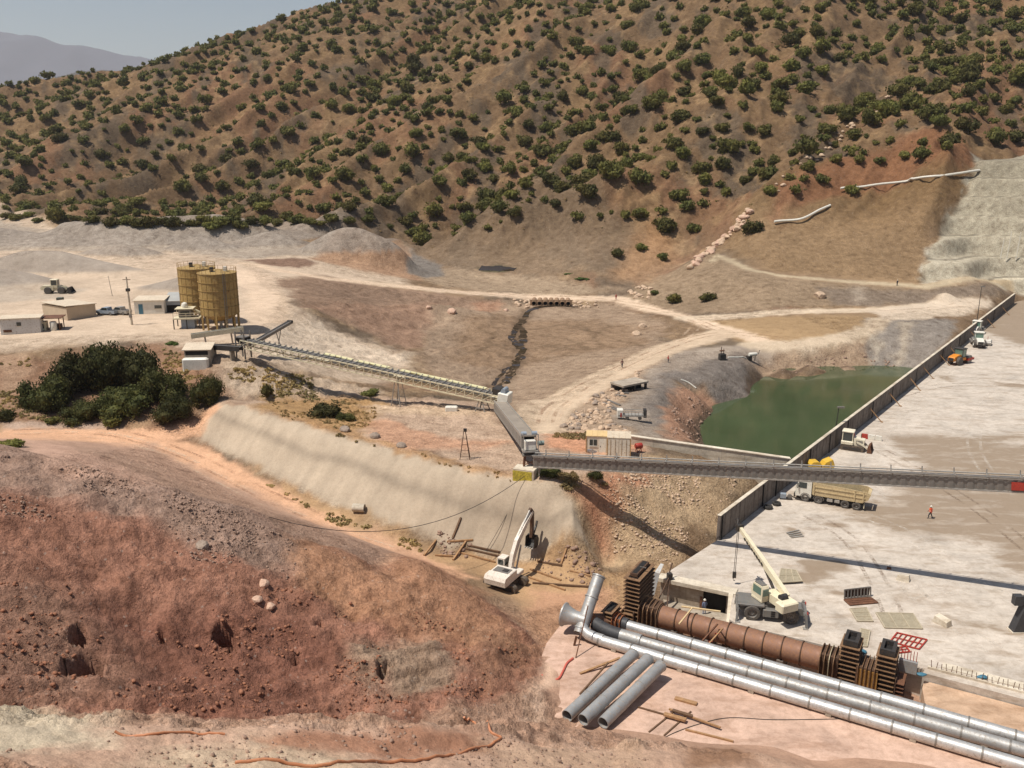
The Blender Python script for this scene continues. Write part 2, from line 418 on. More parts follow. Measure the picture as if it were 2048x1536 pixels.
# spurs between
line([(1010, 520, 335), (1100, 400, 372), (1200, 320, 402), (1300, 240, 430), (1400, 160, 462), (1480, 60, 510), (1520, -40, 580)], 'd', step=12)
line([(1200, 500, 322), (1300, 420, 345), (1390, 330, 380), (1480, 240, 412), (1600, 150, 452), (1720, 60, 505), (1780, -20, 560)], 'd', step=12)
line([(560, 420, 452), (680, 330, 482), (800, 270, 508), (920, 200, 540), (1020, 110, 580), (1080, 10, 650)], 'd', step=14)
line([(80, 380, 520), (160, 320, 560), (240, 250, 612), (360, 190, 660), (480, 130, 705), (620, 70, 755), (740, 5, 820)], 'd', step=14)
line([(1850, 290, 362), (1960, 230, 385), (2048, 180, 410), (2200, 110, 450), (2400, 40, 500), (2600, -20, 560)], 'd', step=12)
line([(1760, 270, 408), (1860, 190, 445), (1960, 120, 480), (2060, 50, 520)], 'd', step=12)
# skyline
line([(-900, 300, 700), (-500, 262, 730), (-300, 235, 742), (0, 192, 760), (110, 160, 780), (220, 142, 792), (310, 122, 802), (390, 105, 812), (480, 82, 822), (560, 62, 830), (640, 32, 836), (705, 8, 842), (780, -25, 850), (900, -80, 870), (1100, -150, 880), (1400, -200, 850), (1800, -230, 800), (2200, -260, 780), (2700, -260, 780)], 'd', step=18)
dots([(-1000, 380, 580), (-600, 350, 600), (-300, 330, 610), (-100, 300, 640), (0, 260, 680)], 'd')
dots([(-900, 1000, 40), (-600, 1000, 25), (-400, 1000, 20), (-250, 1020, 60), (-100, 1050, 110), (60, 1100, 190), (250, 1100, 230), (500, 1050, 240), (800, 1000, 250), (1000, 800, 240), (900, 500, 160), (700, 400, 130), (600, 250, 90), (450, 120, 40), (400, 0, 60), (-900, 600, 30), (-700, 300, 14), (-500, 150, 18), (-400, 0, 60), (-600, 450, 13), (300, -60, 70), (-300, -60, 70), (0, -60, 66), (-300, 100, 20)], 'w')

GX0, GY0, GS = -900.0, -62.0, 1.25        # raster of the bare ground
NX, NY = 1560, 940
def build_raster():
    pts = [Vector((p[0], p[1])) for p in PTS]
    co, ed, fa, ov, oe, of = delaunay_2d_cdt(pts, [], [], 0, 0.05)
    zz = np.array([PTS[o[0]][2] for o in ov])
    xy = np.array([(c.x, c.y) for c in co])
    Z = np.full((NY, NX), np.nan)
    for t in fa:
        (x0, y0), (x1, y1), (x2, y2) = xy[t[0]], xy[t[1]], xy[t[2]]
        i0 = max(0, int((min(x0, x1, x2) - GX0) / GS)); i1 = min(NX - 1, int((max(x0, x1, x2) - GX0) / GS) + 1)
        j0 = max(0, int((min(y0, y1, y2) - GY0) / GS)); j1 = min(NY - 1, int((max(y0, y1, y2) - GY0) / GS) + 1)
        if i1 < i0 or j1 < j0:
            continue
        X, Y = np.meshgrid(GX0 + GS * np.arange(i0, i1 + 1), GY0 + GS * np.arange(j0, j1 + 1))
        den = (y1 - y2) * (x0 - x2) + (x2 - x1) * (y0 - y2)
        if abs(den) < 1e-9:
            continue
        a = ((y1 - y2) * (X - x2) + (x2 - x1) * (Y - y2)) / den
        b = ((y2 - y0) * (X - x2) + (x0 - x2) * (Y - y2)) / den
        c = 1 - a - b
        k = (a > -1e-6) & (b > -1e-6) & (c > -1e-6)
        zv = a * zz[t[0]] + b * zz[t[1]] + c * zz[t[2]]
        sub = Z[j0:j1 + 1, i0:i1 + 1]
        sub[k] = zv[k]
    m = np.isnan(Z)
    Z[m] = 20.0
    return Z
def blur(Z, r):
    for ax in (0, 1):
        P = np.pad(Z, [(r + 1, r) if a == ax else (0, 0) for a in (0, 1)], mode='edge')
        S = np.cumsum(P, axis=ax)
        n = Z.shape[ax]
        hi = np.take(S, range(2 * r + 1, 2 * r + 1 + n), axis=ax); lo = np.take(S, range(0, n), axis=ax)
        Z = (hi - lo) / (2 * r + 1)
    return Z
RZ = build_raster()
_Y = GY0 + GS * np.arange(NY)[:, None] + np.zeros((1, NX))
_X = GX0 + GS * np.arange(NX)[None, :] + np.zeros((NY, 1))
_b1 = blur(RZ, 1)
_b2 = blur(blur(RZ, 3), 3)
_b3 = blur(blur(RZ, 7), 6)
def sstep(x, a, b):
    t = np.clip((x - a) / (b - a), 0, 1)
    return t * t * (3 - 2 * t)
_w2 = np.maximum(sstep(_Y, 150, 260) * 0.75, sstep(60 - _Y, 8, 30))
HILL = sstep(_Y - (330 + np.clip(-_X, 0, 320) * 0.42 - np.clip(_X - 20, 0, 140) * 0.22), -14, 26)   # 1 on the great hill
RZ = _b1 * (1 - _w2) + _b2 * _w2
RZ = RZ * (1 - HILL) + _b3 * HILL
# stockpiles of grey aggregate in the yard
def pile(px, py, z, rx, ry, h, rot=0.0, flat=0.12):
    global RZ
    c = U(px, py, z)
    dx = _X - c.x; dy = _Y - c.y
    u = dx * math.cos(rot) + dy * math.sin(rot); v = -dx * math.sin(rot) + dy * math.cos(rot)
    n = 0.25 * (fbm(_X / 14, _Y / 14, 5, 3) - 0.5) * 2
    q = np.sqrt((u / rx) ** 2 + (v / ry) ** 2) * (1 + n)
    RZ = RZ + 1.25 * h * np.clip((1 - q) / (1 - flat), 0, 1)
pile(90, 545, 12.3, 30, 13, 5.0, 0.0, 0.2)
pile(-60, 572, 12.2, 26, 12, 4.5)
pile(300, 482, 12.6, 45, 22, 6.0)
pile(470, 478, 12.8, 38, 18, 5.0)
pile(620, 468, 12.8, 42, 18, 7.0)
pile(540, 492, 12.6, 18, 10, 4.0)
pile(400, 500, 12.6, 16, 9, 3.5)
pile(240, 512, 12.5, 18, 9, 3.0)
pile(700, 500, 12.8, 22, 12, 4.0)
pile(150, 488, 12.8, 52, 20, 4.0)
pile(-120, 480, 12.8, 60, 24, 5.0)
pile(770, 500, 9.0, 16, 14, 4.0)
pile(715, 520, 9.5, 22, 9, 4.0)
pile(790, 535, 7.0, 14, 8, 3.5)
pile(375, 585, 12.0, 16, 9, 3.2)
pile(1890, 606, 3.0, 6, 4, 2.0)
def rsample(R, x, y):
    x = np.asarray(x, float); y = np.asarray(y, float)
    fx = np.clip((x - GX0) / GS, 0, NX - 1.001); fy = np.clip((y - GY0) / GS, 0, NY - 1.001)
    i = fx.astype(int); j = fy.astype(int); fx = fx - i; fy = fy - j
    return (R[j, i] * (1 - fx) + R[j, i + 1] * fx) * (1 - fy) + (R[j + 1, i] * (1 - fx) + R[j + 1, i + 1] * fx) * fy
def inpoly(x, y, poly):
    k = np.zeros(x.shape, bool)
    n = len(poly)
    for i in range(n):
        x0, y0 = poly[i]; x1, y1 = poly[(i + 1) % n]
        if y0 == y1:
            continue
        k ^= ((y0 > y) != (y1 > y)) & (x < (x1 - x0) * (y - y0) / (y1 - y0) + x0)
    return k
def pdist(x, y, poly, closed=True):
    d = np.full(x.shape, 1e9)
    n = len(poly)
    for i in range(n if closed else n - 1):
        x0, y0 = poly[i]; x1, y1 = poly[(i + 1) % n]
        ex, ey = x1 - x0, y1 - y0
        t = np.clip(((x - x0) * ex + (y - y0) * ey) / (ex * ex + ey * ey + 1e-12), 0, 1)
        d = np.minimum(d, (x - x0 - t * ex) ** 2 + (y - y0 - t * ey) ** 2)
    return np.sqrt(d)
def rough_z(x, y):
    """relief on top of the bare ground"""
    x = np.asarray(x, float); y = np.asarray(y, float)
    h = rsample(HILL, x, y)
    # great hill: erosion runs down slope, diagonal rock beds
    u = x * 0.79 - y * 0.61; v = x * 0.61 + y * 0.79
    wx = 10 * (fbm(x / 60, y / 60, 31, 2) - .5); wy = 10 * (fbm(x / 60, y / 60, 37, 2) - .5)
    g1 = fbm((u + wx) / 52, (v + wy) / 150, 3, 4, 0.5, True)
    g2 = fbm((u + wx) / 14, (v + wy) / 46, 9, 4, 0.6, True)
    g3 = fbm(x / 5.5, y / 5.5, 14, 4, 0.6)
    zh = (g1 - 0.55) * 30 + (g2 - 0.55) * 5.0 + (g3 - .5) * 2.4
    # near hillside, rubble
    near = np.exp(-np.maximum(0, y - 78) / 9.0)
    n1 = fbm(x / 9, y / 9, 21, 3) - .5
    n2 = fbm(x / 2.2, y / 2.2, 23, 5, 0.6) - .5
    uu = x * .8 + y * .6; vv = -x * .6 + y * .8
    st = fbm(uu / 7.0, vv / 1.6, 51, 4, .6, True) - .6
    n4 = fbm(x / .8, y / .8, 55, 3, .6, True) - .6
    zn = n1 * 2.4 + n2 * 1.5 + st * 1.7 + n4 * .28
    rk = sstep(x, 5, 12) * sstep(46 - x, 0, 6) * sstep(y, 88, 94) * sstep(128 - y, 0, 8)
    bl = sstep(x, -62, -54) * sstep(-8 - x, 0, 8) * sstep(y, 136, 142) * sstep(166 - y, 0, 8)
    eb = sstep(x, -60, -45) * sstep(8 - x, 0, 10) * sstep(y, 172, 184) * sstep(290 - y, 0, 15)
    uu2 = x * .5 + y * .86; vv2 = -x * .86 + y * .5
    mid = bl * 1.5 * (fbm(x / 3.2, y / 3.2, 63, 4, .6, True) - .6) + eb * 1.5 * (fbm(vv2 / 3.5, uu2 / 14, 65, 4, .6, True) - .6) + rk * .45 * (fbm(x / 1.6, y / 1.6, 61, 4, .6, True) - .6) + 0.5 * (fbm(x / 12, y / 12, 41, 3) - .5) + 0.3 * (fbm(x / 2.5, y / 2.5, 43, 4, 0.6) - .5)
    return h * zh + (1 - h) * (near * zn + (1 - near) * mid)
_BB = {}
SMOOTHERS = []                            # (polygon, feather, factor): roads and slabs keep their own level
def ground_np(x, y):
    base = rsample(RZ, x, y)
    r = rough_z(x, y)
    k = np.ones_like(r)
    for poly, fe, fac in SMOOTHERS:
        if id(poly) not in _BB:
            _BB[id(poly)] = (min(p[0] for p in poly), max(p[0] for p in poly), min(p[1] for p in poly), max(p[1] for p in poly))
        bb = _BB[id(poly)]
        ii = np.nonzero((x > bb[0] - fe) & (x < bb[1] + fe) & (y > bb[2] - fe) & (y < bb[3] + fe))[0]
        if len(ii) == 0:
            continue
        X, Y = x[ii], y[ii]
        d = pdist(X, Y, poly)
        s = np.where(inpoly(X, Y, poly), d, -d)
        k[ii] *= 1 - (1 - fac) * sstep(s, -fe, fe)
    return base + r * k
def ground(x, y):
    return float(ground_np(np.array([float(x)]), np.array([float(y)]))[0])
def bare(x, y):
    return float(rsample(RZ, np.array([x]), np.array([y]))[0])
def G(px, py, ymin=30.0, fine=True):
    """where a sight line of the photograph meets the ground"""
    d = np.array(ray(px, py))
    ys = ymin * (1.0022 ** np.arange(1600))
    ys = ys[ys < 1000]
    t = ys / d[1]
    X = d[0] * t; Zr = EYE + d[2] * t
    Zg = rsample(RZ, X, ys)
    if fine:                             # only look closely where the bare ground comes near the sight line
        near = np.nonzero(Zr <= Zg + 14)[0]
        Zg = Zg - 1e4
        for c0 in range(0, len(near), 90):
            ii = near[c0:c0 + 90]
            Zg[ii] = ground_np(X[ii], ys[ii])
            if (Zr[ii] <= Zg[ii]).any():
                break
    k = np.nonzero(Zr <= Zg)[0]
    if len(k) == 0:
        i = len(ys) - 1
        return Vector((X[i], ys[i], float(rsample(RZ, X[i:i + 1], ys[i:i + 1])[0])))
    i = k[0]
    return Vector((X[i], ys[i], Zg[i]))
def GP(seq, fine=False):
    return [tuple(G(px, py, fine=fine)[:2]) for px, py in seq]

# ------------------------------------------------------------------ levelled areas
def SM(px_poly, fe=2.0, fac=0.1):
    SMOOTHERS.append((GP(px_poly), fe, fac))
SM([(-400, 850), (200, 852), (330, 868), (395, 888), (560, 970), (800, 1078), (1060, 1130), (1180, 1120), (1180, 1200), (1040, 1220), (900, 1142), (680, 1070), (420, 960), (280, 890), (-400, 880)], 2.0, 0.15)
SM([(392, 878), (440, 806), (690, 874), (930, 938), (1130, 990), (1180, 1108), (1060, 1118), (900, 1099), (700, 1027)], 1.0, 0.45)
SM([(-300, 690), (330, 668), (490, 690), (560, 600), (480, 527), (300, 540), (-300, 560)], 4.0, 0.15)
SM([(490, 520), (560, 534), (760, 562), (1040, 588), (1240, 590), (1440, 650), (1740, 613), (1980, 598), (1985, 614), (1740, 634), (1600, 635), (1700, 678), (1600, 698), (1340, 708), (1140, 822), (1110, 865), (1070, 865), (1076, 825), (1320, 690), (1420, 655), (1230, 604), (1040, 598), (760, 576), (560, 552)], 2.0, 0.08)
SM([(1440, 503), (1560, 544), (1850, 567), (2030, 566), (2030, 584), (1850, 581), (1560, 558), (1450, 528)], 2.0, 0.1)
SMOOTHERS.append(([(4, 81), (9, 82.6), (40, 76), (80, 52), (75, 36), (40, 50), (24, 57), (13, 61), (6, 63.5), (2.5, 70)], 1.5, 0.0))
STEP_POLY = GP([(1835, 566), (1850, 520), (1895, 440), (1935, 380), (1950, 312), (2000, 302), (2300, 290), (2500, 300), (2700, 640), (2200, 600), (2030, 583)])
HOLLOWS = [(G(168, 1330, fine=False), 1.5, 3.2, 1.5), (G(160, 1285, fine=False), .8, 2.6, 1.4), (G(452, 1262, fine=False), 1.15, 2.6, 1.0), (G(470, 1295, fine=False), .6, 1.8, 1.6), (G(330, 1270, fine=False), .5, 1.4, 1.2), (G(590, 1310, fine=False), .5, 1.2, 1.3), (G(640, 1250, fine=False), .6, 1.2, .9), (G(765, 1340, fine=False), .6, 1.6, 1.8), (G(700, 1215, fine=False), .5, 1.0, .8)]
SM([(-500, 1456), (0, 1456), (600, 1456), (1000, 1474), (1400, 1506), (1700, 1545), (1400, 1640), (-500, 1700)], .6, .35)
_gnp0 = ground_np
def _gnp(x, y):
    z = _gnp0(x, y)
    k = (y < 75) & (x < 0) & (y > 40)
    if k.any():
        xs, ys = x[k], y[k]
        xw = xs + 1.1 * (fbm(xs / .9, ys / .9, 91, 3, .6) - .5); yw = ys + 1.1 * (fbm(xs / .9, ys / .9, 93, 3, .6) - .5)
        zz = z[k].copy()
        for c, r, dep, asp in HOLLOWS:
            q = np.hypot((xw - c.x), (yw - c.y) / asp) / r
            zz -= dep * (1 - sstep(q, .72, 1.05))
        z = z.copy(); z[k] = zz
    return z
def ground_np(x, y):
    z = _gnp(x, y)
    k = (x > 90) & (y > 180)
    if k.any():
        xs, ys, zs = x[k], y[k], z[k]
        xw = xs + 3.0 * (fbm(xs / 7, ys / 7, 71, 2) - .5); yw = ys + 3.0 * (fbm(xs / 7, ys / 7, 73, 2) - .5)
        ins = inpoly(xw, yw, STEP_POLY); d = pdist(xw, yw, STEP_POLY)
        s = sstep(np.where(ins, d, -d), -1.0, 3.0)
        base = rsample(RZ, xs, ys)
        per = 6.2
        q = (base + 0.8 * (fbm(xs / 10, ys / 10, 75, 2) - .5)) / per
        fr = q - np.floor(q)
        st = (np.floor(q) + sstep(fr, 0.40, 0.68) * 0.88 + 0.12 * fr) * per + 0.35 * (fbm(xs / 3, ys / 3, 77, 3) - .5)
        z = z.copy()
        z[k] = zs * (1 - s) + (base * 0.08 + st * 0.92) * s
    return z

# ------------------------------------------------------------------ colour zones of the ground
ZONES = []
def ZN(px_poly, col, feather=2.0, warp=2.0, k=1.0):
    ZONES.append((GP(px_poly), col, feather, warp, k))
def ZL(px_line, col, width, feather=1.0, warp=0.6, k=1.0, closed=False):      # a trace along the ground
    ZONES.append((GP(px_line), col, feather, warp, k, width))
YARD = (206, 182, 156); GREY = (158, 146, 134); ROAD = (222, 194, 164); HAUL = (222, 170, 130); RED = (170, 118, 94)
# cut slope, right abutment
ZN([(1390, 540), (1450, 480), (1540, 400), (1680, 352), (1850, 300), (1960, 300), (1940, 380), (1900, 440), (1850, 520), (1835, 566), (1560, 545), (1440, 505)], (150, 121, 86), 3, 4)
ZN([(1540, 420), (1680, 350), (1800, 310), (1880, 290), (1940, 310), (1930, 350), (1760, 378), (1660, 412), (1560, 450)], (166, 112, 82), 4, 6, .6)
ZN([(1240, 598), (1300, 560), (1440, 512), (1560, 556), (1850, 580), (2020, 583), (1985, 600), (1740, 612), (1500, 624), (1370, 628)], (156, 132, 104), 2, 3)
ZN([(1640, 575), (1850, 582), (2020, 585), (1985, 600), (1740, 613), (1660, 612)], (140, 122, 104), 2, 3)
ZN([(1370, 640), (1500, 636), (1600, 633), (1740, 634), (1750, 655), (1690, 680), (1600, 692), (1500, 690), (1430, 662)], (172, 140, 98), 2, 2)
ZN(list(((1835, 566), (1850, 520), (1895, 440), (1935, 380), (1950, 312), (2000, 302), (2300, 290), (2500, 300), (2700, 640), (2200, 600), (2030, 583))), (200, 193, 174), 1.2, 3)
# rock face at the foot of the hill
ZN([(800, 440), (900, 440), (1020, 400), (1120, 380), (1230, 430), (1280, 480), (1330, 540), (1250, 570), (1000, 548), (850, 520), (790, 490)], (140, 118, 94), 6, 8, .8)
ZN([(1230, 500), (1300, 440), (1350, 470), (1340, 530), (1290, 560), (1230, 560)], (182, 140, 98), 5, 6, .8)
ZN([(820, 525), (900, 535), (1000, 548), (1150, 565), (1240, 580), (1150, 592), (1040, 588), (900, 575), (840, 560)], (172, 148, 120), 3, 3)
ZN([(955, 536), (1000, 533), (1030, 540), (1010, 545), (965, 543)], (84, 82, 58), 1, 1)
# yard
ZN([(-600, 760), (-100, 712), (150, 690), (330, 680), (385, 705), (450, 722), (510, 722), (600, 740), (760, 770), (830, 735), (800, 700), (640, 640), (560, 605), (620, 600), (560, 560), (640, 556), (820, 570), (800, 500), (700, 458), (480, 455), (250, 440), (0, 434), (-600, 420)], YARD, 3, 3)
ZN([(-400, 470), (0, 448), (300, 456), (500, 462), (720, 462), (810, 492), (790, 520), (640, 512), (500, 518), (330, 505), (100, 498), (-400, 505)], (172, 158, 142), 4, 6, .85)
ZN([(-400, 590), (-50, 560), (60, 575), (180, 575), (120, 600), (-400, 620)], (180, 164, 146), 3, 5, .8)
ZN([(560, 560), (640, 556), (760, 574), (900, 588), (1000, 600), (880, 640), (820, 700), (700, 650), (600, 612), (580, 590)], (158, 128, 104), 3, 4)
ZN([(570, 560), (640, 550), (760, 572), (820, 600), (700, 604), (600, 590)], (146, 118, 96), 3, 3, .8)
ZN([(600, 612), (800, 610), (900, 610), (860, 660), (820, 700), (700, 640)], (170, 134, 108), 3, 4)
ZN([(655, 480), (800, 480), (830, 520), (830, 560), (760, 550), (620, 520)], (178, 140, 108), 3, 4)
ZN([(820, 500), (880, 530), (890, 552), (850, 556), (815, 545)], (136, 128, 120), 1.5, 1.5)
ZN([(490, 520), (610, 518), (640, 528), (600, 536), (520, 530)], (122, 84, 64), 1.5, 2, .8)  # shade below the undercut scarp, painted as a brown patch
ZN([(500, 700), (560, 650), (640, 640), (720, 690), (800, 712), (830, 706), (825, 725), (700, 730), (560, 720)], (228, 206, 180), 2, 3)
# bluff below the yard
ZN([(400, 712), (510, 728), (620, 752), (760, 778), (760, 800), (620, 800), (540, 798), (470, 800), (400, 790)], (196, 172, 146), 2, 3)
ZN([(-500, 740), (0, 720), (330, 690), (400, 715), (420, 800), (300, 845), (0, 850), (-500, 850)], (162, 122, 92), 3, 5)
ZN([(0, 720), (60, 700), (60, 760), (30, 800), (100, 835), (80, 845), (10, 810), (0, 790)], (196, 160, 128), 1.5, 3, .7)
# river bed
ZN([(860, 610), (1000, 600), (1100, 606), (1240, 606), (1330, 645), (1320, 690), (1190, 750), (1080, 810), (1060, 850), (1000, 830), (960, 800), (860, 760), (840, 700)], (170, 144, 118), 3, 3)
ZN([(930, 640), (1010, 630), (1060, 640), (1200, 640), (1290, 660), (1290, 690), (1200, 700), (1100, 720), (1000, 740), (930, 730), (900, 700)], (156, 126, 96), 4, 5, .85)
for t in ([(940, 705), (1000, 690), (1060, 700), (1120, 690)], [(960, 700), (1010, 715), (1040, 712)], [(1060, 660), (1130, 650), (1200, 668), (1280, 690)], [(1070, 690), (1150, 700), (1230, 694), (1290, 690)], [(1150, 640), (1180, 665), (1200, 690)], [(1060, 725), (1130, 712), (1240, 712)], [(970, 690), (990, 670), (960, 660)], [(1080, 670), (1140, 680), (1180, 700)], [(1220, 650), (1180, 680), (1100, 705)], [(950, 710), (985, 690), (1020, 700)]):
    ZL(t, (112, 90, 66), 0.5, 0.8, 1.2, .6)
ZL([(1150, 615), (1090, 612), (1056, 622), (1034, 652), (1036, 690), (1040, 715), (1022, 748), (990, 772), (992, 790)], (116, 94, 72), 2.0, 1.2, 1.2, .7)
ZN([(950, 605), (1000, 600), (1000, 620), (940, 620)], (188, 140, 108), 2, 2, .8)
# right bank plateau, riprap, pond banks
ZN([(1110, 865), (1140, 822), (1220, 768), (1340, 708), (1350, 712), (1270, 770), (1230, 830), (1260, 870), (1170, 880)], (188, 160, 132), 2, 3)
ZN([(1340, 706), (1450, 690), (1560, 700), (1500, 770), (1400, 740), (1330, 770), (1320, 860), (1380, 900), (1260, 870), (1230, 830), (1270, 770)], (168, 152, 136), 2, 3)
ZN([(1330, 750), (1420, 722), (1500, 712), (1515, 760), (1512, 808), (1440, 815), (1400, 770), (1360, 765), (1320, 850), (1290, 850), (1300, 790)], (134, 124, 116), 2, 3)
ZN([(1350, 775), (1400, 780), (1440, 815), (1405, 850), (1405, 895), (1345, 885), (1320, 850)], (184, 138, 108), 1.5, 3)
ZN([(1500, 716), (1560, 702), (1740, 690), (1830, 745), (1650, 741), (1565, 743), (1505, 770)], (176, 148, 120), 2, 3)
ZN([(1738, 640), (1920, 645), (1900, 680), (1830, 750), (1750, 744), (1738, 700)], (150, 140, 130), 1.5, 3)
ZN([(1738, 642), (1765, 640), (1760, 700), (1745, 735), (1738, 700)], (186, 172, 152), 1.2, 2, .8)
ZN([(1800, 645), (1830, 645), (1820, 690), (1790, 740), (1780, 738), (1800, 690)], (190, 174, 152), 1.2, 2, .8)
ZN([(1700, 572), (1730, 573), (1735, 600), (1712, 606)], (186, 170, 150), 2, 2, .6)
ZL([(1403, 897), (1400, 852), (1442, 816), (1508, 808), (1500, 772), (1520, 755), (1565, 743), (1650, 740), (1740, 743), (1830, 751)], (112, 90, 70), 1.1, .8, 1.0, .85)
# terrace and slopes under the conveyors
ZN([(435, 806), (560, 800), (720, 790), (960, 805), (1060, 850), (1110, 865), (1260, 875), (1300, 915), (1195, 965), (1130, 990), (930, 938), (690, 874)], (194, 164, 138), 2, 3)
ZN([(540, 800), (640, 800), (740, 800), (790, 815), (740, 850), (700, 868), (600, 845), (520, 820)], (182, 142, 90), 2, 3)
ZN([(720, 810), (830, 815), (950, 815), (990, 850), (950, 830), (840, 830), (740, 825)], (208, 178, 146), 1.5, 2)
ZN([(700, 845), (790, 840), (880, 870), (970, 880), (1060, 880), (960, 895), (860, 905), (760, 880)], (206, 152, 116), 1.5, 3, .8)
ZN([(1090, 866), (1180, 868), (1280, 880), (1300, 905), (1180, 905), (1090, 895)], (212, 152, 114), 1.5, 2)
ZN([(560, 838), (700, 880), (930, 944), (1040, 975), (1130, 985), (1040, 955), (930, 925), (760, 880), (640, 842)], (186, 142, 92), 1.0, 2.0, .8)
ZN([(1190, 955), (1290, 915), (1400, 932), (1560, 950), (1440, 1060), (1340, 1140), (1230, 1130), (1190, 1105), (1140, 990)], (190, 160, 122), 1.5, 3)
ZN([(1140, 990), (1180, 960), (1300, 930), (1330, 945), (1250, 980), (1200, 1010), (1215, 1080), (1195, 1100), (1170, 1040)], (196, 132, 96), 1.5, 2.5, .9)
# pit with the excavator
ZN([(560, 968), (700, 1032), (900, 1106), (1060, 1126), (1180, 1112), (1300, 1140), (1300, 1230), (1180, 1270), (1090, 1260), (980, 1165), (800, 1100), (560, 1010)], (186, 148, 104), 1.5, 3)
ZN([(1060, 1180), (1240, 1180), (1200, 1280), (1110, 1300), (1040, 1250)], (196, 148, 112), 1.5, 2)
# shotcrete bank
ZN([(392, 878), (440, 806), (690, 874), (930, 938), (1130, 990), (1185, 1106), (1060, 1116), (900, 1097), (700, 1025), (560, 960)], (186, 167, 143), 0.7, 1.2)
# haul road
ZN([(-500, 852), (0, 856), (200, 856), (300, 862), (440, 806), (450, 812), (350, 880), (400, 892), (480, 935), (600, 1006), (700, 1058), (800, 1096), (900, 1132), (960, 1160), (930, 1160), (830, 1122), (765, 1130), (640, 1080), (545, 1046), (450, 1002), (330, 950), (230, 900), (0, 886), (-500, 886)], HAUL, .8, 1.2)
ZN([(0, 842), (250, 846), (250, 856), (0, 858)], (196, 168, 148), .8, 1.2, .8)
# roads of the valley
for pl, w, cl in (([(485, 545), (520, 570), (540, 600), (540, 640)], 4.5, ROAD), ([(490, 527), (560, 542), (650, 557), (760, 569), (900, 582), (1040, 593), (1150, 597), (1235, 598), (1370, 634), (1450, 660), (1520, 682)], 2.9, ROAD), ([(1085, 858), (1090, 820), (1150, 785), (1200, 757), (1330, 698), (1440, 668)], 4.6, (210, 184, 154)), ([(1370, 636), (1500, 631), (1740, 622), (1960, 606)], 3.0, (214, 192, 164)), ([(1500, 690), (1600, 690), (1690, 676), (1745, 656), (1760, 640)], 2.8, (204, 182, 154)), ([(1425, 522), (1440, 514), (1458, 520), (1500, 540), (1560, 551), (1700, 564), (1850, 574), (2020, 575)], 1.7, (190, 170, 138))):
    ZL(pl, cl, w, 1.2, 1.2)
ZN([(1740, 622), (1850, 606), (1980, 598), (1985, 612), (1930, 630), (1850, 640), (1760, 640)], (212, 192, 168), 1.2, 2)
ZN([(300, 520), (480, 530), (560, 560), (550, 640), (520, 650), (460, 560), (380, 540)], (220, 192, 164), 3, 4, .7)
# near hillside
ZN([(-300, 862), (0, 878), (300, 892), (560, 1014), (800, 1108), (860, 1135), (830, 1116), (765, 1150), (640, 1090), (545, 1054), (320, 972), (0, 892), (-300, 880)], (180, 144, 122), 2.0, 2.0, .9)
ZN([(-500, 850), (0, 890), (320, 970), (545, 1052), (640, 1088), (760, 1138), (830, 1112), (960, 1195), (1098, 1300), (1085, 1345), (1000, 1405), (830, 1432), (500, 1441), (0, 1441), (-500, 1400)], RED, 1.0, 1.5)
ZN([(-300, 870), (0, 890), (320, 970), (545, 1052), (620, 1080), (600, 1150), (450, 1130), (250, 1050), (0, 1000), (-300, 960)], (174, 144, 126), 2, 4, .85)
ZN([(60, 880), (160, 905), (310, 955), (300, 975), (200, 970), (80, 950)], (204, 162, 138), 1.5, 2.5, .8)
ZN([(560, 1070), (640, 1085), (760, 1140), (830, 1112), (960, 1195), (1080, 1290), (1040, 1330), (900, 1280), (760, 1240), (600, 1180)], (184, 134, 98), 2, 3, .85)
ZN([(770, 1130), (830, 1112), (800, 1110), (720, 1060), (760, 1060), (850, 1112)], (212, 164, 130), 1, 1, .7)
ZN([(-100, 1150), (150, 1200), (300, 1300), (260, 1420), (0, 1440), (-100, 1440)], (152, 116, 96), 3, 4, .7)
ZN([(200, 1250), (420, 1180), (600, 1220), (640, 1340), (560, 1440), (300, 1440)], (134, 86, 68), 3, 5, .8)
ZN([(700, 1290), (860, 1270), (920, 1330), (860, 1400), (760, 1400)], (166, 142, 118), 1.5, 3, .8)
ZN([(960, 1250), (1080, 1300), (1060, 1350), (1000, 1390), (950, 1330)], (160, 118, 88), 2, 3, .6)
# bench at the bottom of the picture
ZN([(-500, 1430), (0, 1449), (300, 1452), (600, 1449), (830, 1445), (1000, 1466), (1150, 1490), (1400, 1500), (1700, 1540), (2100, 1590), (2200, 1640), (1000, 1640), (-500, 1700)], (200, 162, 136), .8, 1.5)
ZN([(-100, 1440), (60, 1430), (200, 1460), (160, 1500), (-100, 1510)], (206, 196, 168), 1.2, 2, .7)
ZN([(300, 1500), (500, 1480), (620, 1500), (760, 1536), (700, 1600), (200, 1600)], (200, 176, 146), 1.5, 2, .8)
ZN([(480, 1470), (800, 1458), (980, 1480), (960, 1510), (700, 1515), (520, 1500)], (168, 112, 80), 1.0, 1.5, .8)
ZN([(1000, 1490), (1300, 1505), (1300, 1560), (1000, 1560)], (196, 162, 132), 1.2, 2, .7)
ZN([(1370, 1500), (1480, 1498), (1520, 1530), (1380, 1540)], (150, 108, 76), 1, 1, .8)
ZN([(1080, 1330), (1100, 1300), (1130, 1330), (1080, 1400), (1100, 1440), (1060, 1440), (1040, 1400)], (222, 186, 158), .8, 1.2, .8)

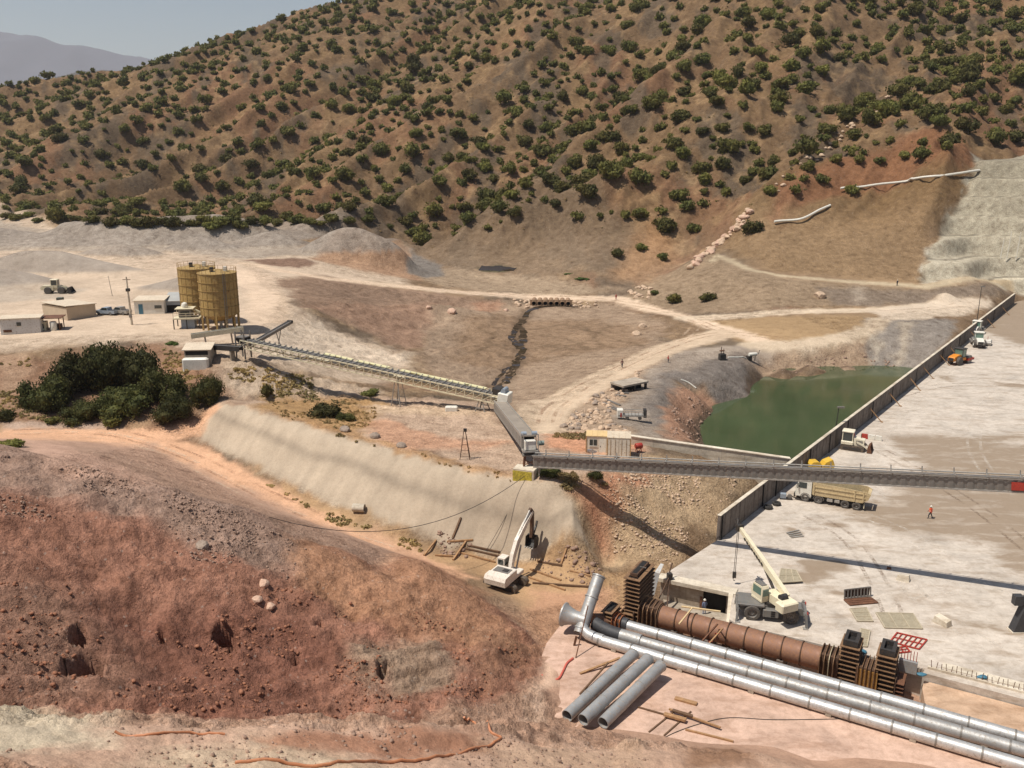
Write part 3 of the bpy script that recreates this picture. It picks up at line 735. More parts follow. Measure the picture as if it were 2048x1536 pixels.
# ------------------------------------------------------------------ ground mesh
def srgb2lin(a):
    a = np.asarray(a, float) / 255.0
    return np.where(a <= 0.04045, a / 12.92, ((a + 0.055) / 1.055) ** 2.4)
def paint(x, y, z):
    n1 = fbm(x / 55, y / 55, 101, 4, 0.55)[:, None]
    n2 = fbm(x / 18, y / 30, 103, 5, 0.6)[:, None]
    n3 = fbm(x / 6, y / 6, 107, 4, 0.6)[:, None]
    base = np.array([[142, 115, 86.]]) + np.zeros((len(x), 1))
    mixin = lambda a, c, t: a * (1 - t) + np.array([c], float) * t
    base = mixin(base, (158, 114, 86), sstep(n1, 0.53, 0.67) * .5)
    base = mixin(base, (166, 136, 98), sstep(n2, 0.54, 0.72) * .6)
    base = mixin(base, (118, 102, 84), sstep(0.47 - n2, 0.0, 0.12) * .85)
    base = mixin(base, (190, 158, 118), sstep(n3, 0.58, 0.74) * .6)
    base = mixin(base, (186, 146, 120), (1 - sstep(y, 80, 96))[:, None])
    base = srgb2lin(base)
    for zn in ZONES:
        poly, col, fe, wp, k = zn[:5]
        xs = [p[0] for p in poly]; ys = [p[1] for p in poly]
        m = fe + wp * 2 + (zn[5] if len(zn) > 5 else 0)
        sel = (x > min(xs) - m) & (x < max(xs) + m) & (y > min(ys) - m) & (y < max(ys) + m)
        if not sel.any():
            continue
        idx = np.nonzero(sel)[0]
        X = x[idx]; Y = y[idx]
        sc = max(1.5, wp * 1.6)
        X = X + wp * 2 * (fbm(X / sc, Y / sc, 201, 3, .6) - .5); Y = Y + wp * 2 * (fbm(x[idx] / sc, y[idx] / sc, 203, 3, .6) - .5)
        if len(zn) > 5:
            s = zn[5] - pdist(X, Y, poly, False)
        else:
            s = np.where(inpoly(X, Y, poly), 1, -1) * pdist(X, Y, poly)
        t = (sstep(s, -fe, fe) * k)[:, None]
        base[idx] = base[idx] * (1 - t) + srgb2lin(np.array([col])) * t
    return base
def ground_grid():
    NT, NR = 760, 900
    th = np.linspace(-0.80, 0.80, NT)
    # denser rows where the ground is looked at from near
    r = np.exp(np.linspace(math.log(26.0), math.log(1180.0), NR))
    T, R = np.meshgrid(th, r)
    X = np.tan(T) * 1.0 * R * 0.96 + 0.0
    Y = R - 8.0
    X = np.tan(T) * (Y + 14)
    x = X.ravel(); y = Y.ravel()
    return NR, NT, x, y
NRr, NTt, gx, gy = ground_grid()
gz = np.concatenate([ground_np(gx[i:i + 120000], gy[i:i + 120000]) for i in range(0, len(gx), 120000)])
PILE_COL = np.zeros(len(gx))
gcol = paint(gx, gy, gz)
# grey aggregate on the stockpiles
PZ = rsample(RZ, gx, gy) - 12.9
pk = (sstep(PZ, 0.1, 0.9) * (gy > 170) * (gy < 480) * (1 - rsample(HILL, gx, gy)) * (gx < -20))[:, None]
gn = fbm(gx / 9, gy / 9, 301, 3)[:, None]
gcol = gcol * (1 - pk * .85) + srgb2lin(np.array([GREY]) + 26 * (gn - .5)) * pk * .85
lum = gcol @ np.array([.2126, .7152, .0722])
hk_ = rsample(HILL, gx, gy)[:, None]
ds = .18 * (1 - hk_)
gcol = gcol * (1 - .30 * hk_)
gcol = gcol * (1 - ds) + lum[:, None] * np.array([[1.05, 1.0, .9]]) * ds
# bench shade lines and lit lift tops painted on the sprayed concrete terraces
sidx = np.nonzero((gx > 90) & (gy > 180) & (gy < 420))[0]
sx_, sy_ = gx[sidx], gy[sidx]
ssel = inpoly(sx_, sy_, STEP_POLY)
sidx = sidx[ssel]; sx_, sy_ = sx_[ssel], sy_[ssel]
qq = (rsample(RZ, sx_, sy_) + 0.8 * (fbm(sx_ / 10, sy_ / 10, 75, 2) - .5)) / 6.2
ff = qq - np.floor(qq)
seam = np.exp(-((ff - .10) / .075) ** 2) * (.6 + .8 * (fbm(sx_ / 4, sy_ / 4, 79, 3) - .5))  # dark line painted as the shade along each bench
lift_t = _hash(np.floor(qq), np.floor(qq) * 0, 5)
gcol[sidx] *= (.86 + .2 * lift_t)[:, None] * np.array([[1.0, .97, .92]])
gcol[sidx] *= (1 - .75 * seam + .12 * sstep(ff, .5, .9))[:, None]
# streaks and the damp band of the sprayed concrete bank
BANK = GP([(392, 878), (440, 806), (690, 874), (930, 938), (1130, 990), (1185, 1106), (1060, 1116), (900, 1097), (700, 1025), (560, 960)])
TOPL = GP([(435, 806), (520, 824), (690, 874), (810, 904), (930, 938), (1050, 968), (1130, 990)])
BOTL = GP([(392, 872), (560, 962), (700, 1027), (800, 1068), (900, 1099), (1060, 1118), (1180, 1108)])
bs = np.nonzero((gx > -60) & (gx < 16) & (gy > 95) & (gy < 145))[0]
bx_, by_ = gx[bs], gy[bs]
inb = sstep(np.where(inpoly(bx_, by_, BANK), 1, -1) * pdist(bx_, by_, BANK), -.3, .5)
dtop = pdist(bx_, by_, TOPL, False); dbot = pdist(bx_, by_, BOTL, False)
hv = dtop / (dtop + dbot + 1e-6)
ua = bx_ * .87 - by_ * .49
sk = fbm(ua / 1.3, hv * 1.2, 501, 4, .6)
band = np.exp(-((hv - .45 - .06 * (fbm(ua / 6, ua * 0, 503, 2) - .5) * 2) / .07) ** 2)
mul = 1 + inb * (.34 * (sk - .5) - .28 * band - .10 * sstep(hv, .75, 1.0))
gcol[bs] = gcol[bs] * mul[:, None]
RUG = np.ones(len(gx))
for poly_, v_ in [(BANK, .25), (GP([(-500, 1456), (0, 1456), (600, 1456), (1000, 1474), (1400, 1506), (1700, 1545), (1400, 1640), (-500, 1700)]), .5)] + [(p_, .45) for p_, fe_, fa_ in SMOOTHERS if fa_ < .2]:
    xs_ = [p[0] for p in poly_]; ys_ = [p[1] for p in poly_]
    ii = np.nonzero((gx > min(xs_) - 2) & (gx < max(xs_) + 2) & (gy > min(ys_) - 2) & (gy < max(ys_) + 2))[0]
    t_ = sstep(np.where(inpoly(gx[ii], gy[ii], poly_), 1, -1) * pdist(gx[ii], gy[ii], poly_), -1, 1)
    RUG[ii] = np.minimum(RUG[ii], 1 - (1 - v_) * t_)
gcol = gcol / LIGHT
def ground_mat():
    m, nt, b, out = ntree('earth_and_rock')
    at = nt.nodes.new('ShaderNodeAttribute'); at.attribute_name = 'soil'
    pos = geopos(nt)
    def N(s, d=5, r=.65):
        return noise(nt, s, d, r, pos)
    n_big = N(0.05, 5); n_mid = N(0.45, 6, .7); n_fine = N(3.2, 5, .7)
    ag = nt.nodes.new('ShaderNodeAttribute'); ag.attribute_name = 'rug'
    rg = ag.outputs['Fac']
    c = mixc(nt, 1.0, at.outputs['Color'], ramp(nt, n_big, [(0.3, (.84, .82, .80)), (0.7, (1.12, 1.10, 1.08))]), 'MULTIPLY')
    c = mixc(nt, rg, c, mixc(nt, 1.0, c, ramp(nt, n_mid, [(0.30, (.52, .48, .46)), (0.42, (.84, .82, .80)), (0.55, (1.02, 1.02, 1.02)), (0.74, (1.34, 1.34, 1.32))]), 'MULTIPLY'))
    c = mixc(nt, rg, c, mixc(nt, 1.0, c, ramp(nt, n_fine, [(0.3, (.60, .57, .55)), (0.5, (1, 1, 1)), (0.75, (1.30, 1.28, 1.26))]), 'MULTIPLY'))
    n_x = N(11.0, 4, .7)
    c = mixc(nt, rg, c, mixc(nt, 1.0, c, ramp(nt, n_x, [(0.3, (.62, .60, .58)), (0.5, (1, 1, 1)), (0.72, (1.26, 1.25, 1.24))]), 'MULTIPLY'))
    vo = nt.nodes.new('ShaderNodeTexVoronoi'); vo.inputs['Scale'].default_value = 1.7
    nt.links.new(pos, vo.inputs['Vector'])
    stone = maprange(nt, vo.outputs['Distance'], 0.16, 0.26, 1, 0)
    pick = maprange(nt, N(0.8, 3), 0.52, 0.62)
    mu = nt.nodes.new('ShaderNodeMath'); mu.operation = 'MULTIPLY'
    nt.links.new(stone, mu.inputs[0]); nt.links.new(pick, mu.inputs[1])
    mu2 = nt.nodes.new('ShaderNodeMath'); mu2.operation = 'MULTIPLY'
    nt.links.new(mu.outputs[0], mu2.inputs[0])
    nt.links.new(maprange(nt, rg, .3, 1, 0, .4), mu2.inputs[1])
    c = mixc(nt, mu2.outputs[0], c, (.46, .39, .33))
    nt.links.new(c, b.inputs['Base Color'])
    b.inputs['Roughness'].default_value = 0.95
    b.inputs['Specular IOR Level'].default_value = 0.15
    ad = nt.nodes.new('ShaderNodeMath'); ad.operation = 'MULTIPLY_ADD'; ad.inputs[1].default_value = 0.35
    nt.links.new(n_fine, ad.inputs[0]); nt.links.new(n_mid, ad.inputs[2])
    bm_n = nt.nodes.new('ShaderNodeBump'); bm_n.inputs['Distance'].default_value = .7
    nt.links.new(maprange(nt, rg, .2, 1, .12, .95), bm_n.inputs['Strength'])
    nt.links.new(ad.outputs[0], bm_n.inputs['Height'])
    nt.links.new(bm_n.outputs[0], b.inputs['Normal'])
    return m
def grid_mesh(name, NR, NT, x, y, z, col, mat, rug=None):
    me = bpy.data.meshes.new(name)
    n = NR * NT
    me.vertices.add(n)
    me.vertices.foreach_set('co', np.stack([x, y, z], 1).astype(np.float32).ravel())
    i = np.arange(NR - 1)[:, None] * NT + np.arange(NT - 1)[None, :]
    q = np.stack([i, i + 1, i + NT + 1, i + NT], -1).reshape(-1, 4)
    me.loops.add(q.size)
    me.loops.foreach_set('vertex_index', q.ravel().astype(np.int32))
    me.polygons.add(len(q))
    me.polygons.foreach_set('loop_start', (np.arange(len(q)) * 4).astype(np.int32))
    me.polygons.foreach_set('use_smooth', np.ones(len(q), bool))
    if col is not None:
        a = me.attributes.new('soil', 'FLOAT_COLOR', 'POINT')
        a.data.foreach_set('color', np.concatenate([col, np.ones((n, 1))], 1).astype(np.float32).ravel())
    if col is not None:
        ar = me.attributes.new('rug', 'FLOAT', 'POINT')
        ar.data.foreach_set('value', (np.ones(n) if rug is None else rug).astype(np.float32))
    me.materials.append(mat)
    me.update(calc_edges=True)
    o = bpy.data.objects.new(name, me)
    COL.objects.link(o)
    return struct(o)
M_EARTH = ground_mat()
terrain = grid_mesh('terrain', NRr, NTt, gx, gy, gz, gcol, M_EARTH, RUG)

# ------------------------------------------------------------------ far mountains
def far_range(name, pts, Y, depth, seed, col):
    NT, NR = 260, 60
    xs = np.array([D(p[0], p[1], Y).x for p in pts]); zs = np.array([D(p[0], p[1], Y).z for p in pts])
    X, V = np.meshgrid(np.linspace(xs[0], xs[-1], NT), np.linspace(-1, 1, NR))
    top = np.interp(X, xs, zs)
    Yg = Y + V * depth
    prof = 1 - np.abs(V) ** 1.15
    z = -5 + (top + 5) * prof + (fbm(X / (depth * .25), Yg / (depth * .3), seed, 5, .55, True) - .55) * depth * .12 * np.clip(prof * 2, 0, 1) * .3
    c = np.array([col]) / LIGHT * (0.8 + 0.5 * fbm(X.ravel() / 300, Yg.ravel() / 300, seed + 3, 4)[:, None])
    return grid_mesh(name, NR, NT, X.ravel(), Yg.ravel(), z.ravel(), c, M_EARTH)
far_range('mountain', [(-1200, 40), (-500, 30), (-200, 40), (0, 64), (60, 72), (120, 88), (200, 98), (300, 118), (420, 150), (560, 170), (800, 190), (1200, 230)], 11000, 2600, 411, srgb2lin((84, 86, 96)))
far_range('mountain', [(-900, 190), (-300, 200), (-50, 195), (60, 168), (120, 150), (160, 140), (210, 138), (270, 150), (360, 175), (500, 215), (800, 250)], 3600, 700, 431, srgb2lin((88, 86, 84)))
plain = MB().add([(-9000, 900, -6), (9000, 900, -6), (9000, 14000, -6), (-9000, 14000, -6)], [(0, 1, 2, 3)]).obj('plain', PM('plain_earth', C(170, 140, 112), 0.95, 0, .3, 0.003, bmp=0))
struct(plain)

# ------------------------------------------------------------------ pond
def water_mat(name, col):
    m, nt, b, out = ntree(name)
    pos = geopos(nt)
    n = noise(nt, 0.09, 3, .5, pos)
    c = ramp(nt, n, [(0.3, tuple(v * .85 for v in col)), (0.7, tuple(v * 1.12 for v in col))])
    nt.links.new(c, b.inputs['Base Color'])
    b.inputs['Roughness'].default_value = 0.06
    b.inputs['IOR'].default_value = 1.33
    b.inputs['Specular IOR Level'].default_value = 0.5
    bump(nt, b, noise(nt, 1.2, 4, .6, pos), 0.10, 0.06)
    return m
M_WATER = water_mat('pond_water', C(70, 82, 56))
WALL0 = Vector((25.6, 101.9)); WALL1 = Vector((159.0, 278.4))
wd = (WALL1 - WALL0).normalized(); wnr = Vector((wd.y, -wd.x))          # to the deck side
wp = [WALL0 + wd * 18 - wnr * .3, WALL0 + wd * 150 - wnr * .3]
wpoly = [(wp[0].x, wp[0].y, -4), (wp[1].x, wp[1].y, -4), (88, 222, -4), (60, 214, -4), (44, 190, -4), (26, 150, -4), (34, 124, -4)]
struct(MB().add(wpoly, [tuple(range(7))]).obj('water', M_WATER))

def stream(seq, wmin, wmax, seed):
    rr = random.Random(seed)
    pts = [G(px, py) for px, py in seq]
    V = []; F = []
    P = []
    for a, b in zip(pts[:-1], pts[1:]):
        n = max(2, int((b - a).length / .7))
        P += [a.lerp(b, i / n) for i in range(n)]
    P.append(pts[-1])
    x = np.array([p.x for p in P]); y = np.array([p.y for p in P])
    t = np.arange(len(P))
    x = x + 1.2 * (fbm(t / 5, t * 0, seed, 3) - .5); y = y + 1.2 * (fbm(t / 5, t * 0 + 9, seed, 3) - .5)
    wl_ = wmin + (wmax - wmin) * fbm(t / 3, t * 0 + 3, seed + 1, 3, .6); wr_ = wmin + (wmax - wmin) * fbm(t / 3, t * 0 + 6, seed + 2, 3, .6)
    tx = np.gradient(x); ty = np.gradient(y); q = np.hypot(tx, ty) + 1e-6
    nx, ny = -ty / q, tx / q
    for k in range(len(P)):
        for s_, w_ in ((1, wl_[k]), (0, 0), (-1, wr_[k])):
            X, Y = x[k] + nx[k] * s_ * w_, y[k] + ny[k] * s_ * w_
            V.append((X, Y, 0))
    zz = ground_np(np.array([v[0] for v in V]), np.array([v[1] for v in V])) + .05
    V = [(v[0], v[1], float(z_)) for v, z_ in zip(V, zz)]
    for k in range(len(P) - 1):
        for j in (0, 1):
            F.append((3 * k + j, 3 * k + j + 1, 3 * k + 4 + j, 3 * k + 3 + j))
    return struct(MB().add(V, F).obj('stream', M_STREAM, None, True))
M_STREAM = water_mat('muddy_stream', C(58, 48, 38))
stream([(1150, 614), (1110, 612), (1076, 615), (1056, 624), (1046, 640), (1038, 652), (1028, 664), (1024, 678), (1030, 690), (1042, 700)], .3, 1.5, 3)
stream([(1038, 652), (1046, 666), (1046, 680), (1040, 692), (1044, 702), (1040, 714), (1030, 730), (1022, 748), (1010, 764), (992, 772), (990, 786)], .35, 1.6, 8)
stream([(1028, 732), (1008, 742), (996, 756), (988, 772)], .15, .8, 12)
stream([(958, 537), (990, 538), (1028, 541)], .8, 3.2, 14)
# ------------------------------------------------------------------ deck and slabs
def slab(name, poly, z, depth, mat, grid=1.5, attr=None):
    P = [Vector(p) for p in poly]; n = len(P)
    xs = [p.x for p in P]; ys = [p.y for p in P]
    pts = list(P); ed = [(i, (i + 1) % n) for i in range(n)]
    gxs, gys = np.meshgrid(np.arange(min(xs) + .4, max(xs), grid), np.arange(min(ys) + .4, max(ys), grid))
    a = gxs.ravel(); b = gys.ravel()
    k = inpoly(a, b, poly) & (pdist(a, b, poly) > grid * .4)
    pts += [Vector((u, v)) for u, v in zip(a[k], b[k])]
    co, e, f, ov, oe, of = delaunay_2d_cdt(pts, ed, [], 1, 1e-4)
    N = len(co)
    vs = [(c.x, c.y, z) for c in co]
    fs = [tuple(t) for t in f]
    # skirt
    o = len(vs)
    ar = sum(P[i].x * P[(i + 1) % n].y - P[(i + 1) % n].x * P[i].y for i in range(n))
    for p in P:
        vs.append((p.x, p.y, z)); vs.append((p.x, p.y, z - depth))
    for i in range(n):
        j = (i + 1) % n
        q = (o + 2 * i, o + 2 * i + 1, o + 2 * j + 1, o + 2 * j)
        fs.append(q if ar > 0 else q[::-1])
    mb = MB(); mb.v = vs; mb.f = fs
    ob = mb.obj(name, mat)
    if attr:
        x = np.array([v[0] for v in vs]); y = np.array([v[1] for v in vs])
        at = ob.data.attributes.new('wet', 'FLOAT', 'POINT')
        at.data.foreach_set('value', attr(x, y).astype(np.float32))
    return struct(ob)
def UP(seq, z=0.0):
    return [tuple(U(px, py, z)[:2]) for px, py in seq]
WET = [(UP([(1560, 985), (1640, 1010), (1700, 1030), (1790, 1070), (1900, 1075), (2080, 1110), (2200, 1000), (2080, 920), (1960, 880), (1820, 865), (1780, 880), (1840, 930), (1760, 1000), (1640, 990)]), 3.0, .62),
       (UP([(1760, 870), (1860, 866), (2060, 890), (2200, 900), (2200, 960), (1900, 930), (1800, 900)]), 3.0, .6),
       (UP([(1600, 1125), (1640, 1118), (1700, 1128), (1700, 1140), (1660, 1150), (1620, 1165), (1590, 1160)]), .5, .85),
       (UP([(1650, 1042), (1700, 1045), (1690, 1058), (1640, 1052)]), .8, .7),
       (UP([(1555, 1055), (1590, 1050), (1610, 1065), (1600, 1075), (1570, 1062)]), .4, .7),
       (UP([(1990, 600), (2060, 590), (2200, 640), (2200, 690), (2040, 690), (1960, 660)]), 3, .75),
       (UP([(1990, 1080), (2060, 1080), (2100, 1130), (2060, 1160), (2000, 1130)]), 1.5, .6),
       (UP([(1650, 1185), (1680, 1178), (1690, 1187), (1660, 1190)]), .3, .7),
       (UP([(1880, 1230), (1920, 1236), (1990, 1250), (2050, 1256), (2050, 1275), (1990, 1262), (1920, 1252)]), .6, .55),
       (UP([(1985, 655), (2200, 650), (2200, 672), (2000, 665)]), 1.5, .6), (UP([(1870, 750), (1905, 752), (1910, 764), (1880, 760)]), 1, .6), (UP([(1980, 762), (2060, 770), (2060, 778), (1990, 772)]), 1, .6), (UP([(1940, 870), (2060, 868), (2060, 880), (1960, 884)]), 1, .55)]
def wetness(x, y):
    w = np.zeros(len(x))
    for poly, fe, k in WET:
        s = np.where(inpoly(x, y, poly), 1, -1) * pdist(x, y, poly)
        w = np.maximum(w, sstep(s, -fe, fe) * k)
    return w
def concrete(name, base, wet=None, dark=(.62, .60, .58), attr=False, sc=1.0, streak=None):
    m, nt, b, out = ntree(name)
    pos = geopos(nt)
    n1 = noise(nt, 0.16 * sc, 6, .68, pos, .6); n2 = noise(nt, 1.1 * sc, 5, .7, pos, .3); n3 = noise(nt, 7 * sc, 4, .7, pos)
    c = ramp(nt, n1, [(.30, tuple(v * .80 for v in base)), (.48, base), (.70, tuple(min(.85, v * 1.18) for v in base))])
    c = mixc(nt, 1.0, c, ramp(nt, n2, [(.3, (.80, .77, .74)), (.52, (1, 1, 1)), (.75, (1.12, 1.12, 1.12))]), 'MULTIPLY')
    c = mixc(nt, 1.0, c, ramp(nt, n3, [(.3, (.88, .87, .86)), (.7, (1.08, 1.08, 1.08))]), 'MULTIPLY')
    # long smears left by tracks and hoses
    mp = nt.nodes.new('ShaderNodeMapping'); mp.inputs['Rotation'].default_value = (0, 0, 0.9); mp.inputs['Scale'].default_value = (0.16, 0.5, 1)
    nt.links.new(pos, mp.inputs[0])
    n4 = noise(nt, 1.0, 5, .7, mp.outputs[0], .4)
    c = mixc(nt, 1.0, c, ramp(nt, n4, [(.34, (.76, .71, .66)), (.50, (1, 1, 1)), (.72, (1.14, 1.14, 1.13))]), 'MULTIPLY')
    if streak:
        mp2 = nt.nodes.new('ShaderNodeMapping'); mp2.inputs['Scale'].default_value = (1.3, 1.3, .10)
        nt.links.new(pos, mp2.inputs[0])
        n5 = noise(nt, 1.0, 5, .7, mp2.outputs[0], .3)
        c = mixc(nt, maprange(nt, n5, .50, .70, 0, .8), c, streak)
    if attr:
        at = nt.nodes.new('ShaderNodeAttribute'); at.attribute_name = 'wet'
        ad = nt.nodes.new('ShaderNodeMath'); ad.operation = 'MULTIPLY_ADD'; ad.inputs[1].default_value = 2.2
        nt.links.new(n4, ad.inputs[0]); nt.links.new(at.outputs['Fac'], ad.inputs[2])
        f = maprange(nt, ad.outputs[0], 1.28, 1.70)
        f2 = nt.nodes.new('ShaderNodeMath'); f2.operation = 'MULTIPLY'; f2.inputs[1].default_value = .85
        nt.links.new(f, f2.inputs[0])
        c = mixc(nt, f2.outputs[0], c, wet)
    nt.links.new(c, b.inputs['Base Color'])
    b.inputs['Roughness'].default_value = .85
    b.inputs['Specular IOR Level'].default_value = .25
    bump(nt, b, n2, .35, .08)
    return m
M_DECK = concrete('roller_concrete', C(198, 186, 172), C(142, 122, 100), attr=True)
M_PAD = concrete('pink_screed', C(200, 168, 148), sc=1.3)
M_SLAB2 = concrete('tan_slab', C(200, 168, 140))
wl0 = WALL0; wl1 = WALL1
DECK = [(17.2, 92.4), (24.4, 88.9), (22.5, 82.6), (23.2, 81.6), (38.6, 73.4), (38.2, 72.9), (75, 51.6), (230, 52), (260, 300), (wl1.x + 6, wl1.y + 8), (wl1.x, wl1.y), (wl0.x, wl0.y)]
slab('dam_deck', DECK, 0.0, 4.0, M_DECK, 1.4, wetness)
PAD = [(3.4, 78), (5.0, 81.6), (9.4, 82.6), (18.8, 77.5), (33.6, 68.7), (75, 44.0), (75, 36), (40, 50), (24, 57), (13, 61), (5.0, 63.5), (1.5, 70)]
slab('pipe_pad', PAD, 0.0, 4.0, M_PAD, 2.0)
slab('spillway_slab', [(38.3, 72.7), (76, 50.8), (76, 44.2), (36.2, 67.4), (37.6, 71.5)], -0.7, 3.0, M_SLAB2, 2.0)

# ------------------------------------------------------------------ wheel tracks
def track_mat(name, col):
    m, nt, b, out = ntree(name)
    b.inputs['Base Color'].default_value = (*col, 1); b.inputs['Roughness'].default_value = .9; b.inputs['Specular IOR Level'].default_value = .2
    tr = nt.nodes.new('ShaderNodeBsdfTransparent'); mx = nt.nodes.new('ShaderNodeMixShader')
    n = noise(nt, 2.6, 5, .75, geopos(nt)); n2 = noise(nt, .22, 3, .6, geopos(nt))
    mu = nt.nodes.new('ShaderNodeMath'); mu.operation = 'MULTIPLY'
    nt.links.new(maprange(nt, n, .42, .62, 0, .75), mu.inputs[0]); nt.links.new(maprange(nt, n2, .40, .60), mu.inputs[1])
    nt.links.new(mu.outputs[0], mx.inputs[0]); nt.links.new(tr.outputs[0], mx.inputs[1]); nt.links.new(b.outputs[0], mx.inputs[2])
    nt.links.new(mx.outputs[0], out.inputs[0])
    return m
TRKL = track_mat('dusty_wheel_track', C(226, 214, 198)); TRKD = track_mat('dark_wheel_track', C(140, 118, 98)); TRKP = track_mat('pale_rut', C(232, 204, 174)); TRKR = track_mat('earth_rut', C(166, 128, 100))
def wheel_track(seq, mat, gauge=1.9, w=.45, deck=False):
    P = [U(px, py, 0) if deck else G(px, py) for px, py in seq]
    pts = []
    for i in range(len(P) - 1):
        p0 = P[max(0, i - 1)]; p1 = P[i]; p2 = P[i + 1]; p3 = P[min(len(P) - 1, i + 2)]
        n = max(3, int((p2 - p1).length / .8))
        for k in range(n):
            t = k / n
            pts.append(.5 * ((2 * p1) + (p2 - p0) * t + (2 * p0 - 5 * p1 + 4 * p2 - p3) * t * t + (3 * p1 - p0 - 3 * p2 + p3) * t ** 3))
    pts.append(P[-1])
    for s_ in (-1, 1):
        V = []; F = []
        for k, p in enumerate(pts):
            d = pts[min(k + 1, len(pts) - 1)] - pts[max(k - 1, 0)]; d.z = 0; d.normalize()
            nn = Vector((-d.y, d.x, 0))
            for e in (-.5, 0, .5):
                q = p + nn * (s_ * gauge / 2 + e * w)
                V.append((q.x, q.y, .006))
        if not deck:
            zz = ground_np(np.array([v[0] for v in V]), np.array([v[1] for v in V])) + .04
            V = [(v[0], v[1], float(z_)) for v, z_ in zip(V, zz)]
        for k in range(len(pts) - 1):
            for j in (0, 1):
                F.append((3 * k + j, 3 * k + j + 1, 3 * k + 4 + j, 3 * k + 3 + j))
        struct(MB().add(V, F).obj('wheel_track', mat))
for sq in ([(1810, 1150), (1830, 1185), (1870, 1220), (1930, 1262), (1990, 1300)], [(1700, 1020), (1800, 1060), (1900, 1120), (2060, 1200)], [(1780, 840), (1900, 810), (2060, 800)], [(1900, 735), (1840, 790), (1780, 850), (1740, 930), (1760, 1010)], [(2000, 780), (1960, 830), (1950, 900), (2010, 990)], [(1640, 1250), (1740, 1215), (1860, 1180), (2060, 1170)]):
    wheel_track(sq, TRKL, deck=True)
for sq in ([(1760, 900), (1850, 950), (1960, 1020), (2060, 1100)], [(1620, 1030), (1700, 1080), (1760, 1170), (1790, 1240)], [(1800, 790), (1900, 770), (2060, 772)]):
    wheel_track(sq, TRKD, deck=True)
wheel_track([(0, 872), (200, 872), (330, 905), (450, 965), (560, 1020), (680, 1064), (780, 1098)], TRKP, 2.2, .6)
wheel_track([(20, 866), (220, 866), (380, 915), (520, 985), (640, 1040)], TRKR, 2.2, .5)
wheel_track([(500, 535), (650, 557), (900, 582), (1150, 597), (1300, 615), (1440, 660)], TRKR, 2.4, .7)
wheel_track([(1090, 850), (1110, 812), (1200, 756), (1330, 697), (1440, 668), (1600, 690)], TRKR, 2.4, .7)
wheel_track([(1100, 845), (1130, 805), (1220, 750), (1340, 694), (1400, 645)], TRKP, 2.4, .7)
wheel_track([(1400, 638), (1600, 627), (1800, 622), (1950, 608)], TRKR, 2.4, .6)

# ================================================================== THE WORKS
M_STEEL_L = PM('pale_grey_steel', C(176, 172, 164), .5, .3, .2, 1.2, C(150, 120, 92), .35)
M_STEEL_D = PM('dark_steel', C(64, 62, 60), .55, .3, .3, 1.2, C(110, 84, 62), .3)
M_STEEL_M = PM('mid_grey_steel', C(136, 132, 126), .5, .35, .22, 1.2, C(140, 112, 86), .35)
M_RUST = PM('rusty_steel', C(124, 84, 60), .75, .2, .35, 1.4, C(80, 52, 38), .5, .3)
M_RUSTD = PM('dark_rusty_steel', C(92, 70, 56), .75, .3, .35, 1.6, C(150, 108, 70), .35, .3)
M_BELT = PM('conveyor_belt', C(82, 80, 80), .8, 0, .25, .6, C(150, 132, 112), .4)
M_CREAM = PM('cream_paint', C(226, 214, 182), .45, 0, .14, 1.0, C(150, 124, 92), .28)
M_WHITE = PM('white_paint', C(232, 226, 212), .45, 0, .12, 1.0, C(166, 142, 112), .22)
M_YELLOW = PM('yellow_paint', C(222, 178, 62), .45, 0, .16, 1.2, C(120, 92, 48), .3)
M_BYELLOW = PM('weathered_yellow_concrete', C(206, 186, 66), .85, 0, .4, 1.0, C(120, 104, 50), .5)
M_ORANGE = PM('orange_paint', C(226, 140, 36), .45, 0, .15, 1.2, C(110, 78, 40), .25)
M_REDP = PM('red_paint', C(176, 58, 44), .5, 0, .2, 1.4, C(100, 56, 40), .3)
M_BLACK = PM('black_rubber', C(46, 45, 44), .8, 0, .3, 2.0, C(122, 106, 88), .3)
M_TYRE = PM('dusty_tyre', C(84, 80, 76), .85, 0, .25, 2.0, C(140, 124, 106), .4)
M_GLASS = PM('dark_glass', C(44, 54, 54), .08, 0, .1, 1.0, bmp=0, spec=.8)
M_GLASSG = PM('green_tinted_glass', C(104, 132, 118), .08, 0, .15, 1.0, bmp=0, spec=.8)
M_WOOD = PM('weathered_timber', C(172, 132, 92), .85, 0, .3, 2.5, C(104, 78, 56), .35, .3)
M_WOODD = PM('dark_timber', C(112, 84, 60), .85, 0, .3, 2.5, C(70, 52, 40), .35, .3)
M_WOODP = PM('pale_timber', C(214, 186, 140), .8, 0, .2, 2.5)
M_CONC = concrete('old_concrete', C(178, 166, 150), sc=2.2, streak=C(138, 124, 108))
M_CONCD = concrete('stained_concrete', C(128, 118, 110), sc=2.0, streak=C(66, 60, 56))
M_PCONC = concrete('pale_concrete', C(212, 200, 180), sc=2.0)
M_SILO = PM('faded_khaki_paint', C(172, 142, 84), .6, 0, .2, .35, C(138, 100, 56), .4, streak=C(112, 84, 50))
M_SHEET = PM('pale_roof_sheet', C(222, 204, 178), .6, .1, .12, .5, C(170, 140, 112), .3)
M_BLUEW = PM('grey_blue_paint', C(150, 160, 170), .45, 0, .15, 1.0, C(140, 124, 108), .3)
M_BLUE = PM('blue_plastic', C(70, 120, 140), .5, 0, .15, 2.0)
M_DARK = PM('dark_interior', C(30, 27, 25), .9, 0, .2, 1.0, bmp=0)

